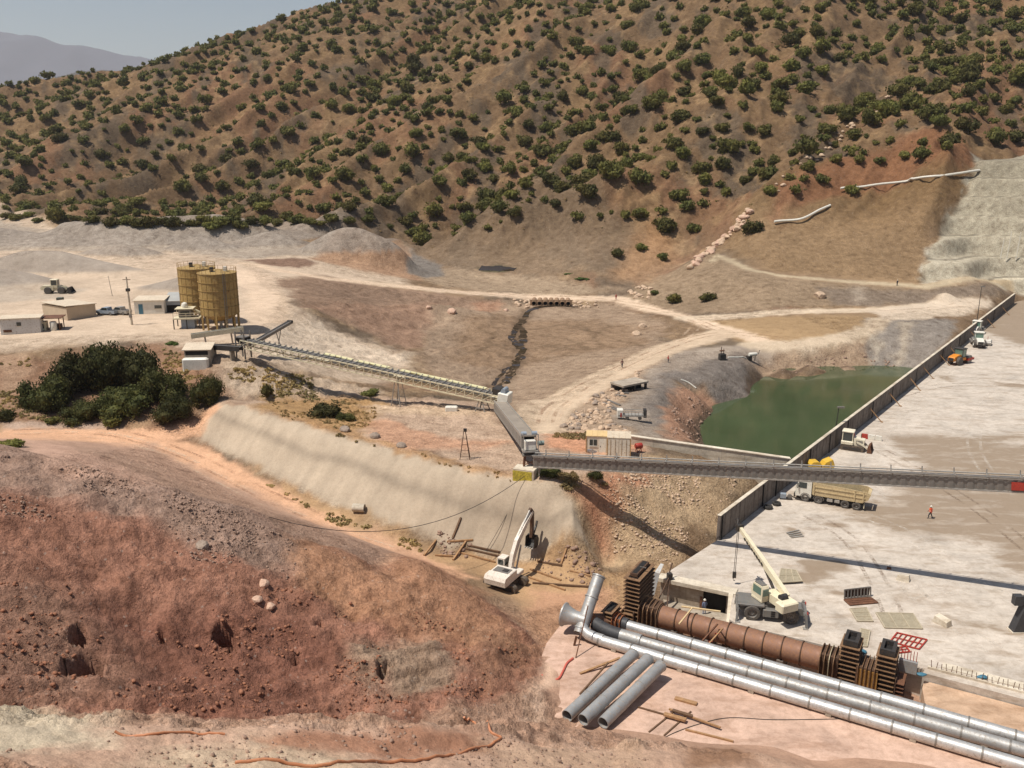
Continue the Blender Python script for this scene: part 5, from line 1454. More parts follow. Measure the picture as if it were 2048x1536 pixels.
def track(parent, L, r, w, y, mat=None, name='track'):
    """crawler track: shoes round two end wheels"""
    o = MB()
    pts = []
    n = 12
    for i in range(n + 1):
        t = -math.pi / 2 + math.pi * i / n
        pts.append((L / 2 - r + math.cos(t) * r, r + math.sin(t) * r))
    for i in range(n + 1):
        t = math.pi / 2 + math.pi * i / n
        pts.append((-L / 2 + r + math.cos(t) * r, r + math.sin(t) * r))
    o.prism(pts, y - w / 2 + .03, y + w / 2 - .03)
    per = len(pts)
    # shoes
    seg = []
    tot = 0
    for i in range(per):
        a = Vector((pts[i][0], 0, pts[i][1])); b = Vector((pts[(i + 1) % per][0], 0, pts[(i + 1) % per][1]))
        k = max(1, int((b - a).length / .22))
        for j in range(k):
            p = a.lerp(b, (j + .5) / k); d = (b - a).normalized()
            o.beam(p + Vector((0, y - w / 2, 0)), p + Vector((0, y + w / 2, 0)), .17, .09, up=(-d.z, 0, d.x))
    ob = o.obj(name, mat or PM('dusty_track_steel', C(112, 100, 88), .7, .3, .3, 2.0, C(150, 128, 104), .4), parent)
    s = 1 if y > 0 else -1
    MB().box(-L / 2 + r, L / 2 - r, y + s * (w / 2 + .005), y + s * (w / 2 + .05), r * .55, r * 1.5).obj('track_frame', M_STEEL_D, ob)
    return ob

# ---------------------------------------------------------------- dump truck
f = U(1610, 1002); r = U(1712, 1019)
hd = math.atan2(f.y - r.y, f.x - r.x)
ctr = (f + r) / 2
off = Vector((-math.sin(hd), math.cos(hd), 0)) * -1.0
ctr = ctr + off
tk = thing('dump_truck', 'white cabbed tipper truck with a sand coloured body on four axles', 'truck', (ctr.x, ctr.y, 0), hd)
WB = (f - r).length
ax = [WB / 2, WB / 2 - 1.75, -WB / 2 + 1.45, -WB / 2]
for k, x in enumerate(ax):
    for s in (1, -1):
        wheel(tk, x, s * 1.03, .56, .56, .42 if k < 2 else .55)
MB().box(-WB / 2 - .9, WB / 2 + 1.0, -.45, .45, .55, 1.0).obj('chassis', M_STEEL_D, tk)
MB().prism([(WB / 2 - .75, .72), (WB / 2 + 1.35, .72), (WB / 2 + 1.35, 1.5), (WB / 2 + 1.28, 1.9), (WB / 2 + 1.05, 3.0), (WB / 2 - .75, 3.0)], -1.2, 1.2).obj('cab', M_WHITE, tk)
MB().bbox(WB / 2 - .7, WB / 2 + 1.0, -1.15, 1.15, 3.0, 3.12, .05).obj('cab_roof', M_WHITE, tk)
MB().hexa([(WB / 2 + 1.30, -1.08, 1.92), (WB / 2 + 1.34, -1.08, 1.92), (WB / 2 + 1.34, 1.08, 1.92), (WB / 2 + 1.30, 1.08, 1.92), (WB / 2 + 1.07, -1.08, 2.85), (WB / 2 + 1.11, -1.08, 2.85), (WB / 2 + 1.11, 1.08, 2.85), (WB / 2 + 1.07, 1.08, 2.85)]).obj('windscreen', M_GLASS, tk)
for s in (1, -1):
    MB().box(WB / 2 - .1, WB / 2 + .95, s * 1.2 - .02 + s * .02, s * 1.2 + .02 + s * .02, 1.95, 2.75).obj('side_window', M_GLASS, tk)
    MB().box(WB / 2 + 1.36, WB / 2 + 1.42, s * .95 - .2, s * .95 + .2, 1.05, 1.25).obj('headlight', M_GLASSG, tk)
    MB().box(WB / 2 + 1.0, WB / 2 + 1.1, s * 1.32, s * 1.52, 1.9, 2.6).obj('mirror', M_BLACK, tk)
    mb = MB()
    for x in ax[:2]:
        pr = [(x + .72 * math.cos(t), .56 + .72 * math.sin(t)) for t in [math.pi * i / 8 for i in range(9)]]
        pi = [(x + .66 * math.cos(t), .56 + .66 * math.sin(t)) for t in [math.pi * (8 - i) / 8 for i in range(9)]]
        mb.prism(pr + pi, s * .82 if s > 0 else -1.24, 1.24 if s > 0 else -.82)
    mb.obj('mudguard', M_STEEL_M, tk)
MB().bbox(WB / 2 + 1.36, WB / 2 + 1.55, -1.22, 1.22, .5, 1.0, .06).obj('bumper', M_STEEL_D, tk)
MB().box(WB / 2 + 1.36, WB / 2 + 1.4, -.7, .7, 1.2, 1.75).obj('grille', M_STEEL_D, tk)
bx0, bx1 = -WB / 2 - 1.35, WB / 2 - .95
bodyp = [(bx1, 1.15), (bx1 + .1, 3.0), (bx0 + .3, 2.75), (bx0 - .35, 2.45), (bx0 - .05, 1.6), (bx0 + .7, 1.12)]
def shell(prof, y0, y1, t):
    mb = MB()
    mb.prism(prof[::-1], y0, y0 + t); mb.prism(prof[::-1], y1 - t, y1)
    mb.box(bx0 + .7, bx1, y0 + t, y1 - t, 1.12, 1.24)
    mb.box(bx1 - .02, bx1 + .1, y0 + t, y1 - t, 1.24, 3.05)
    mb.hexa([(bx0 - .05, y0 + t, 1.6), (bx0 + .7, y0 + t, 1.12), (bx0 + .7, y1 - t, 1.12), (bx0 - .05, y1 - t, 1.6), (bx0 - .02, y0 + t, 1.7), (bx0 + .73, y0 + t, 1.22), (bx0 + .73, y1 - t, 1.22), (bx0 - .02, y1 - t, 1.7)])
    return mb
M_SAND = PM('sand_paint', C(204, 182, 140), .55, 0, .18, .8, C(150, 122, 88), .4)
shell(bodyp, -1.25, 1.25, .1).obj('tipper_body', M_SAND, tk)
for s in (1, -1):
    for z in (1.75, 2.35):
        MB().box(bx0 + .3, bx1, s * 1.25 if s > 0 else -1.33, 1.33 if s > 0 else -1.25, z, z + .13).obj('side_rail', M_SAND, tk)
    for x in (bx0 + .5, bx0 + 1.6, bx1 - .2):
        MB().box(x, x + .16, s * 1.25 if s > 0 else -1.37, 1.37 if s > 0 else -1.25, 1.2, 2.75).obj('stake', M_SAND, tk)
MB().box(bx0 - .3, bx0 + .1, -1.2, 1.2, 2.35, 2.5).obj('tailgate', M_SAND, tk)
MB().box(bx0 + .9, bx1 - .2, -1.1, 1.1, 1.9, 2.0).obj('load', M_DARK, tk)
MB().bbox(-.3, .5, .72, 1.2, .55, 1.05, .08).obj('fuel_tank', M_STEEL_L, tk)
MB().bbox(-1.2, -.5, .72, 1.2, .55, 1.0, .06).obj('battery_box', M_STEEL_L, tk)
MB().box(-WB / 2 - 1.0, -WB / 2 - .9, .6, 1.2, .35, .95).obj('mudflap', M_CREAM, tk)
MB().cyl((WB / 2 - .95, .8, 1.0), (WB / 2 - .95, .8, 3.2), .12, n=10).obj('exhaust', M_STEEL_D, tk)

# ---------------------------------------------------------------- mobile crane
cw = (U(1505, 1238) + U(1578, 1246)) / 2
hd = math.atan2(82.7 - 81.9, 24.9 - 28.5)
cc = Vector((cw.x, cw.y, 0)) + Vector((math.sin(hd), -math.cos(hd), 0)) * 1.12
cr = thing('mobile_crane', 'cream rough terrain crane with its boom raised over the deck', 'crane', (cc.x, cc.y, 0), hd)
M_GREYC = PM('crane_grey', C(118, 116, 112), .5, .1, .2, 1.4, C(150, 128, 104), .3)
for x in (1.9, -1.9):
    for s in (1, -1):
        wheel(cr, x, s * 1.15, .8, .8, .62, M_STEEL_M)
MB().prism([(-3.2, .75), (3.3, .75), (3.5, 1.0), (3.3, 1.45), (1.2, 1.5), (-3.0, 1.5), (-3.3, 1.2)], -.75, .75).obj('chassis', M_GREYC, cr)
MB().bbox(-.75, .85, .76, 1.4, .55, 1.35, .08).obj('side_box', M_GREYC, cr)
for k in range(3):
    MB().box(-.35, .05, 1.41, 1.44, .62 + k * .25, .78 + k * .25).obj('step', M_DARK, cr)
MB().bbox(.7, 3.4, -1.3, 1.3, 1.5, 1.72, .06).obj('deck_cover', M_GREYC, cr)
for x in (3.35, -3.35):
    MB().box(x - .2, x + .2, -1.5, 1.5, .85, 1.2).obj('outrigger_beam', M_GREYC, cr)
    for s in (1, -1):
        MB().beam((x, s * 1.45, 1.35), (x + (.1 if x > 0 else -.1), s * 1.95, .1), .22, .26).obj('outrigger_leg', M_GREYC, cr)
        MB().box(x - .25, x + .25, s * 1.98 - .25, s * 1.98 + .25, 0.01, .1).obj('outrigger_pad', M_STEEL_L, cr)
MB().cyl((0, 0, 1.45), (0, 0, 1.8), .85, n=24).obj('slew_ring', M_STEEL_D, cr)
piv = U(1568, 1184, 2.9); tip = Vector((25.0, 90.2, 6.9))
q = Matrix.Rotation(-hd, 4, 'Z')
pl_ = q @ (piv - cc); tl = q @ (tip - cc)
bd = (tl - pl_); ba = math.atan2(bd.y, bd.x)
up = MB().prism([(-2.2, 1.8), (1.1, 1.8), (1.3, 2.1), (.8, 2.55), (-.5, 2.7), (-2.3, 2.75), (-2.5, 2.3)], -1.0, .45)
# superstructure is drawn in boom direction
def rotp(mb, a, c=(0, 0)):
    ca, sa = math.cos(a), math.sin(a)
    mb.v = [(c[0] + x * ca - y * sa, c[1] + x * sa + y * ca, z) for x, y, z in mb.v]
    return mb
M_CRANE = PM('crane_cream', C(236, 224, 192), .42, 0, .1, 1.0, C(176, 150, 116), .18)
rotp(up, ba).obj('superstructure', M_CRANE, cr)
rotp(MB().bbox(-2.9, -1.7, -1.1, 1.0, 1.85, 2.75, .12), ba).obj('counterweight', M_CRANE, cr)
rotp(MB().bbox(-.1, 1.6, .5, 1.35, 1.8, 2.05, .05), ba).obj('cab_floor', M_CRANE, cr)
rotp(MB().prism([(-.1, 2.05), (1.55, 2.05), (1.75, 2.5), (1.35, 3.5), (.0, 3.55), (-.15, 3.3)], .52, 1.33), ba).obj('cab', M_CRANE, cr)
rotp(MB().box(.1, 1.35, 1.335, 1.36, 2.55, 3.35), ba).obj('cab_window', M_GLASSG, cr)
rotp(MB().box(.1, 1.35, .49, .515, 2.55, 3.35), ba).obj('cab_window', M_GLASSG, cr)
rotp(MB().hexa([(1.77, .58, 2.5), (1.80, .58, 2.5), (1.80, 1.27, 2.5), (1.77, 1.27, 2.5), (1.38, .58, 3.45), (1.41, .58, 3.45), (1.41, 1.27, 3.45), (1.38, 1.27, 3.45)]), ba).obj('windscreen', M_GLASS, cr)
rotp(MB().box(-.2, -.16, .58, 1.27, 2.5, 3.2), ba).obj('rear_window', M_GLASSG, cr)
rotp(MB().box(.1, 1.3, .6, 1.25, 3.56, 3.62), ba).obj('cab_roof', M_GREYC, cr)
rotp(MB().cyl((-1.6, -.5, 2.9), (-1.6, .3, 2.9), .33, n=14), ba).obj('winch', M_BLACK, cr)
bl = bd.length; bn = bd.normalized()
for k, (t0, t1, hh) in enumerate(((0.0, .62, .62), (.60, .86, .52), (.84, 1.0, .44))):
    MB().beam(pl_ + bd * t0 - bn * (.6 if k == 0 else 0), pl_ + bd * t1, hh * .8, hh).obj('boom_section', M_CRANE, cr)
s_ = bn.cross(Vector((0, 0, 1))).normalized()
MB().cyl(pl_ + Vector((bn.x, bn.y, 0)) * 1.3 - Vector((0, 0, .9)), pl_ + bd * .42 - Vector((0, 0, .35)), .16, n=12).obj('lift_cylinder', M_STEEL_D, cr)
MB().beam(tl - s_ * .35, tl + s_ * .35, .5, .7).obj('boom_head', M_STEEL_D, cr)
for s in (-1, 1):
    MB().cyl(tl + s_ * s * .12 - s_ * .04 + bn * .2, tl + s_ * s * .12 + s_ * .04 + bn * .2, .3, n=14).obj('sheave', M_STEEL_D, cr)
MB().beam(tl + bn * .1, tl + bn * .9 + Vector((0, 0, .35)), .12, .12).beam(tl - s_ * .3, tl + bn * .7 + s_ * .2 + Vector((0, 0, .5)), .08, .08).beam(tl + s_ * .3 + Vector((0, 0, .3)), tl + bn * .4 + Vector((0, 0, .8)), .07, .07).obj('fly_jib_bracket', M_STEEL_D, cr)
for k in range(8):                                    # lettering-like brackets of the stowed hose along the boom
    a = pl_ + bd * (.45 + k * .055) - s_ * .32
    MB().beam(a, a - bn * .28 - Vector((0, 0, .1)), .05, .22).obj('boom_mark', M_STEEL_D, cr)
hk = Vector((tl.x + .2, tl.y, .9))
for s in (-.1, .1):
    MB().cyl(tl + bn * .2 + s_ * s, hk + s_ * s + Vector((0, 0, .6)), .035, n=6).obj('hoist_rope', M_STEEL_D, cr)
MB().box(hk.x - .2, hk.x + .2, hk.y - .14, hk.y + .14, .85, 1.5).obj('hook_block', M_STEEL_D, cr)
MB().path([(hk.x, hk.y, .9), (hk.x + .12, hk.y, .7), (hk.x + .05, hk.y, .5), (hk.x - .12, hk.y, .52)], .05, 6).obj('hook', M_STEEL_D, cr)
for s in (-1, 1):
    MB().box(-3.6, -3.5, s * 1.1 - .2, s * 1.1 + .2, 1.05, 1.35).obj('tail_light', M_REDP, cr)

# ---------------------------------------------------------------- excavator
ec = U(1012, 1172, -3.0)
ez = ground(ec.x, ec.y)
eh = math.atan2(.87, .48)
ex = thing('excavator', 'white tracked excavator working below the shotcrete bank', 'excavator', (ec.x, ec.y, ez), eh)
ub = math.radians(-32) - eh
def trk(y):
    o = track(ex, 4.4, .46, .62, y)
    o.rotation_euler = (0, 0, ub)
    return o
trk(1.25); trk(-1.25)
rotp(MB().box(-1.3, 1.3, -1.0, 1.0, .45, .85), ub).obj('undercarriage', M_STEEL_D, ex)
MB().cyl((0, 0, .8), (0, 0, 1.1), .75, n=20).obj('slew_ring', M_STEEL_D, ex)
M_EXC = PM('excavator_white', C(232, 220, 204), .45, 0, .12, 1.0, C(164, 136, 108), .3)
MB().bbox(-1.7, 2.0, -1.35, 1.35, 1.1, 1.55, .06).obj('platform', M_EXC, ex)
MB().prism([(-2.7, 1.15), (-1.5, 1.1), (-1.5, 2.25), (-2.55, 2.2), (-2.8, 1.8)], -1.4, 1.4).obj('counterweight', M_EXC, ex)
MB().bbox(-1.5, .3, -1.35, 1.3, 1.55, 2.25, .08).obj('engine_hood', M_EXC, ex)
MB().box(-1.4, -.2, -1.0, 1.0, 2.26, 2.3).obj('hood_panel', M_STEEL_M, ex)
MB().box(-1.1, -.5, -.75, -.1, 2.305, 2.36).obj('vent', M_STEEL_D, ex)
MB().prism([(.35, 1.55), (1.9, 1.55), (2.0, 2.1), (1.6, 3.05), (.4, 3.05)], .45, 1.4).obj('cab', M_EXC, ex)
MB().box(.3, .345, .6, 1.25, 2.3, 2.9).obj('rear_window', M_GLASS, ex)
MB().box(.5, 1.55, .42, .445, 2.15, 2.9).obj('side_window', M_GLASS, ex)
MB().box(.5, 1.55, 1.405, 1.43, 2.15, 2.9).obj('side_window', M_GLASS, ex)
MB().hexa([(2.01, .55, 2.1), (2.04, .55, 2.1), (2.04, 1.3, 2.1), (2.01, 1.3, 2.1), (1.62, .55, 3.0), (1.65, .55, 3.0), (1.65, 1.3, 3.0), (1.62, 1.3, 3.0)]).obj('windscreen', M_GLASS, ex)
bb = [(1.1, 1.5), (2.5, 4.4), (6.6, 7.2)]      # boom path x,z
def plate_path(pts, hts, y0, y1):
    mb = MB()
    n = len(pts); top = []; bot = []
    for i in range(n):
        d = Vector(pts[min(i + 1, n - 1)]) - Vector(pts[max(i - 1, 0)]); d.normalize()
        nn = Vector((-d.y, d.x)) * hts[i] / 2
        top.append(tuple(Vector(pts[i]) + nn)); bot.append(tuple(Vector(pts[i]) - nn))
    for i in range(n - 1):
        mb.prism([bot[i], bot[i + 1], top[i + 1], top[i]], y0, y1)
    return mb
plate_path([(1.0, 1.5), (1.7, 3.2), (2.7, 4.5), (4.6, 5.9), (6.4, 7.0)], [.6, .75, .85, .65, .4], -.25, .2).obj('boom', M_EXC, ex)
for s in (-.45, .42):
    MB().cyl((1.7, s, 1.4), (2.9, s, 4.1), .11, n=10).obj('boom_cylinder', M_STEEL_L, ex)
MB().cyl((3.0, -.02, 5.1), (5.9, -.02, 7.3), .12, n=10).obj('stick_cylinder', M_STEEL_L, ex)
plate_path([(6.0, 7.5), (6.5, 6.8), (6.5, 5.0), (6.3, 3.6)], [.3, .6, .5, .35], -.2, .15).obj('stick', M_RUSTD, ex)
MB().cyl((6.9, -.02, 6.6), (6.9, -.02, 4.3), .09, n=8).obj('bucket_cylinder', M_STEEL_D, ex)
bk = [(6.1, 3.7), (6.9, 3.8), (7.25, 3.2), (7.1, 2.5), (6.5, 2.2), (5.9, 2.4)]
bkm = MB()
bki = [(x * .86 + 6.55 * .14 - .08, z * .86 + 3.1 * .14) for x, z in bk]
for y in (-.65, .58):
    bkm.prism(bk[::-1], y, y + .06)
for i in range(1, len(bk) - 1):
    bkm.prism([bk[i], bk[i + 1], bki[i + 1], bki[i]][::-1], -.62, .6)
bkm.obj('bucket', M_STEEL_D, ex)
for k in range(4):
    MB().prism([(5.75, 2.3), (5.95, 2.35), (5.95, 2.48), (5.55, 2.42)][::-1], -.55 + k * .34, -.42 + k * .34).obj('tooth', M_STEEL_L, ex)
plate_path([(6.9, 3.8), (7.6, 4.6), (7.9, 5.2)], [.3, .3, .2], -.12, .08).obj('linkage', M_STEEL_D, ex)

# ---------------------------------------------------------------- crawler dozer on the deck
f = U(1725, 905); r = U(1682, 898)
hd = math.atan2(f.y - r.y, f.x - r.x) + .05
dc = (f + r) / 2 + Vector((math.sin(hd), -math.cos(hd), 0)) * -.9
dz = thing('crawler_loader', 'white crawler loader parked by the dark wall near the conveyor', 'loader', (dc.x, dc.y, 0), hd)
M_DOZ = PM('dozer_white', C(232, 222, 196), .45, 0, .1, 1.0, C(170, 142, 108), .25)
track(dz, 3.6, .42, .5, .9); track(dz, 3.6, .42, .5, -.9)
MB().box(-1.5, 1.4, -.62, .62, .45, 1.0).obj('chassis', M_DOZ, dz)
MB().prism([(.1, 1.0), (1.7, 1.0), (1.75, 1.9), (.3, 2.1), (.1, 2.1)], -.62, .62).obj('hood', M_DOZ, dz)
MB().box(.5, 1.5, -.65, -.625, 1.15, 1.75).box(.5, 1.5, .625, .65, 1.15, 1.75).obj('hood_grille', M_STEEL_M, dz)
MB().bbox(-1.75, .1, -1.1, 1.1, 1.0, 1.5, .06).obj('fender', M_DOZ, dz)
for x in (-1.6, -.05):
    for s in (-.72, .72):
        MB().box(x - .06, x + .06, s - .06, s + .06, 1.5, 2.95).obj('cab_post', M_DOZ, dz)
MB().bbox(-1.75, .1, -.85, .85, 2.95, 3.15, .05).obj('cab_roof', M_DOZ, dz)
MB().box(-1.66, -1.62, -.62, .62, 1.55, 2.9).box(.0, .03, -.62, .62, 1.55, 2.9).box(-1.5, -.15, -.74, -.71, 1.55, 2.9).box(-1.5, -.15, .71, .74, 1.55, 2.9).obj('cab_glass', M_GLASS, dz)
MB().box(-1.6, -.05, .69, .76, 1.5, 1.95).box(-.75, -.65, .69, .76, 1.5, 2.95).obj('cab_door', M_DOZ, dz)
MB().cyl((1.1, .3, 2.0), (1.1, .3, 2.7), .06, n=8).obj('exhaust', M_RUST, dz)
for s in (-.75, .75):
    plate_path([(.6, 1.5), (1.6, 1.1), (2.4, .55)], [.25, .28, .2], s - .07, s + .07).obj('lift_arm', M_DOZ, dz)
MB().prism([(2.3, .08), (2.5, .05), (3.05, .04), (3.05, .12), (2.6, .25), (2.55, 1.05), (2.75, 1.25), (2.65, 1.3), (2.35, 1.0)], -1.15, 1.15).obj('bucket', M_RUST, dz)
for y in (-1.2, 1.13):
    MB().prism([(2.3, .06), (3.05, .05), (2.75, 1.27), (2.35, 1.0)], y, y + .07).obj('bucket_side', M_RUST, dz)

# ---------------------------------------------------------------- single drum rollers
def roller(label, loc, hd, body, drumframe, hood, group=None):
    o = thing('road_roller', label, 'roller', loc, hd, group)
    o.scale = (1.25, 1.25, 1.25)
    for s in (1, -1):
        wheel(o, -1.5, s * .82, .75, .75, .55, body)
    MB().prism([(-2.9, .8), (-.6, .75), (-.6, 1.75), (-1.2, 1.85), (-2.7, 1.55), (-2.95, 1.3)], -.6, .6).obj('engine_hood', hood, o)
    MB().box(-2.96, -2.9, -.5, .5, .85, 1.4).obj('grille', M_STEEL_D, o)
    MB().bbox(-.7, .55, -.85, .85, .75, 1.25, .05).obj('platform', hood, o)
    for x in (-.6, .45):
        for s in (-.75, .75):
            MB().box(x - .05, x + .05, s - .05, s + .05, 1.25, 2.75).obj('cab_post', body, o)
    MB().bbox(-.75, .65, -.9, .9, 2.75, 2.92, .05).obj('cab_roof', body, o)
    MB().box(-.55, .40, -.78, -.76, 1.4, 2.7).box(-.55, .40, .76, .78, 1.4, 2.7).box(.46, .48, -.7, .7, 1.4, 2.7).box(-.64, -.62, -.7, .7, 1.6, 2.7).obj('cab_glass', M_GLASSG, o)
    MB().box(-.3, .2, -.25, .25, 1.25, 1.75).obj('seat', M_BLACK, o)
    MB().lathe([(.02, -1.0), (.66, -1.0), (.75, -.97), (.75, .97), (.66, 1.0), (.02, 1.0)], (1.7, 0, .75), 'Y', 28).obj('drum', M_STEEL_M, o, True, 30)
    for s in (-1, 1):
        MB().box(.8, 2.7, s * 1.12 - .07, s * 1.12 + .07, .62, .98).obj('drum_frame', drumframe, o)
    MB().box(2.55, 2.72, -1.1, 1.1, .6, 1.0).box(.7, .86, -1.1, 1.1, .6, 1.0).obj('cross_frame', drumframe, o)
    MB().beam((.5, 0, .85), (.85, 0, .85), .5, .4).obj('articulation', M_STEEL_D, o)
    return o
a = U(1905, 732); b = U(1943, 720)
roller('orange single drum roller with a dark red drum frame by the wall', (101.9, 196.6, 0), math.atan2(4.2, 6.2), M_STEEL_D, M_REDP, M_ORANGE)
p = U(1955, 692); roller('white drum roller parked in front of another, facing the wall end', (p.x, p.y, 0), math.radians(72), M_WHITE, M_STEEL_L, M_WHITE)
p = U(1952, 668); roller('white drum roller standing close to the dark wall behind another', (p.x, p.y, 0), math.radians(50), M_WHITE, M_STEEL_L, M_WHITE)
p = U(1976, 690)
pr = thing('plate_roller', 'small pale trench roller beside the white drum rollers', 'roller', (p.x, p.y, 0), 1.0)
MB().lathe([(.02, -.7), (.55, -.7), (.6, -.66), (.6, .66), (.55, .7), (.02, .7)], (.8, 0, .6), 'Y', 22).obj('drum', M_STEEL_L, pr, True)
MB().lathe([(.02, -.7), (.55, -.7), (.6, -.66), (.6, .66), (.55, .7), (.02, .7)], (-.8, 0, .6), 'Y', 22).obj('drum', M_STEEL_L, pr, True)
MB().bbox(-.9, .9, -.6, .6, .7, 1.35, .1).obj('body', M_WHITE, pr)
MB().cyl((-.2, .2, 1.3), (-.2, .2, 2.2), .05, n=8).obj('exhaust', M_REDP, pr)

# yellow compact roller half hidden by the conveyor
p = U(1640, 946)
yr = thing('tandem_roller', 'yellow tandem roller standing behind the long conveyor', 'roller', (p.x, p.y, 0), .1)
for x in (-1.15, 1.15):
    MB().lathe([(.02, -.75), (.5, -.75), (.56, -.7), (.56, .7), (.5, .75), (.02, .75)], (x, 0, .56), 'Y', 22).obj('drum', M_STEEL_M, yr, True)
MB().prism([(-1.9, .75), (-.3, .6), (-.25, 1.7), (-.6, 2.0), (-1.5, 2.0), (-1.9, 1.6)], -.75, .75).obj('water_tank', M_YELLOW, yr)
MB().prism([(.0, .6), (1.7, .75), (1.85, 1.4), (1.5, 2.3), (.5, 1.9), (.0, 1.2)], -.75, .75).obj('engine_hood', M_YELLOW, yr)
MB().box(-.3, .05, -.5, .5, .7, 1.3).obj('seat', M_BLACK, yr)
MB().box(1.72, 1.78, -.5, .5, .9, 1.5).obj('grille', M_STEEL_D, yr)

# ---------------------------------------------------------------- wheel loader in the yard
p = U(114, 587, 12.0); z = ground(p.x, p.y)
wlo = thing('wheel_loader', 'cream wheel loader among the grey stockpiles', 'loader', (p.x, p.y, z), .12)
for x in (-1.7, 1.5):
    for s in (1, -1):
        wheel(wlo, x, s * 1.1, .85, .85, .65, M_CREAM)
MB().prism([(-3.4, .9), (-.4, .8), (-.4, 2.1), (-3.0, 2.0), (-3.5, 1.6)], -.9, .9).obj('engine_hood', M_CREAM, wlo)
MB().box(-.4, 2.2, -.55, .55, .7, 1.5).obj('front_frame', M_CREAM, wlo)
for x in (-.9, .55):
    for s in (-.8, .8):
        MB().box(x - .06, x + .06, s - .06, s + .06, 1.9, 3.4).obj('cab_post', M_CREAM, wlo)
MB().bbox(-1.05, .7, -.95, .95, 3.4, 3.55, .05).obj('cab_roof', M_CREAM, wlo)
MB().box(-.88, .52, -.82, -.8, 2.1, 3.35).box(-.88, .52, .8, .82, 2.1, 3.35).box(.56, .58, -.75, .75, 2.0, 3.35).box(-.96, -.94, -.75, .75, 2.3, 3.35).obj('cab_glass', M_GLASS, wlo)
MB().box(-.95, .6, -.85, .85, 1.5, 2.1).obj('cab_base', M_CREAM, wlo)
for s in (-.5, .5):
    plate_path([(.9, 1.9), (2.2, 1.5), (3.2, .6)], [.3, .35, .25], s - .09, s + .09).obj('lift_arm', M_CREAM, wlo)
MB().prism([(3.0, .1), (4.2, .08), (4.2, .2), (3.3, .4), (3.25, 1.3), (3.4, 1.5), (3.1, 1.5), (2.95, .9)], -1.4, 1.4).obj('bucket', M_STEEL_D, wlo)
for y in (-1.45, 1.38):
    MB().prism([(3.0, .1), (4.2, .1), (3.4, 1.48), (3.0, 1.2)], y, y + .07).obj('bucket_side', M_STEEL_D, wlo)

# ---------------------------------------------------------------- parked vehicles by the workshop
def pickup(px, py, rz, label, mat):
    p = U(px, py, 12.0); z = ground(p.x, p.y)
    o = thing('pickup_truck', label, 'pickup', (p.x, p.y, z), rz)
    for x in (-1.5, 1.45):
        for s in (1, -1):
            wheel(o, x, s * .75, .36, .36, .26)
    MB().prism([(-2.5, .4), (2.4, .4), (2.5, .7), (2.35, .98), (1.2, 1.08), (-2.5, 1.05)], -.85, .85).obj('body', mat, o)
    MB().prism([(-.9, 1.06), (1.2, 1.08), (.55, 1.68), (-.75, 1.70)], -.78, .78).obj('cab', mat, o)
    for s in (-1, 1):
        MB().prism([(-.75, 1.12), (1.0, 1.12), (.48, 1.6), (-.66, 1.62)], s * .785 - .01, s * .785 + .01).obj('side_window', M_GLASS, o)
    MB().hexa([(1.22, -.7, 1.1), (1.25, -.7, 1.1), (1.25, .7, 1.1), (1.22, .7, 1.1), (.62, -.65, 1.64), (.65, -.65, 1.64), (.65, .65, 1.64), (.62, .65, 1.64)]).obj('windscreen', M_GLASS, o)
    MB().box(-2.4, -1.0, -.72, .72, 1.052, 1.062).obj('load_bed', M_STEEL_D, o)
    for s in (-1, 1):
        MB().box(2.40, 2.46, s * .6 - .16, s * .6 + .16, .68, .84).obj('headlight', M_GLASSG, o)
    return o
pickup(214, 629, 2.9, 'blue grey pickup parked against the end of the beige workshop', M_BLUEW)
pickup(241, 628, 2.8, 'silver pickup parked beside the utility pole', M_STEEL_L)

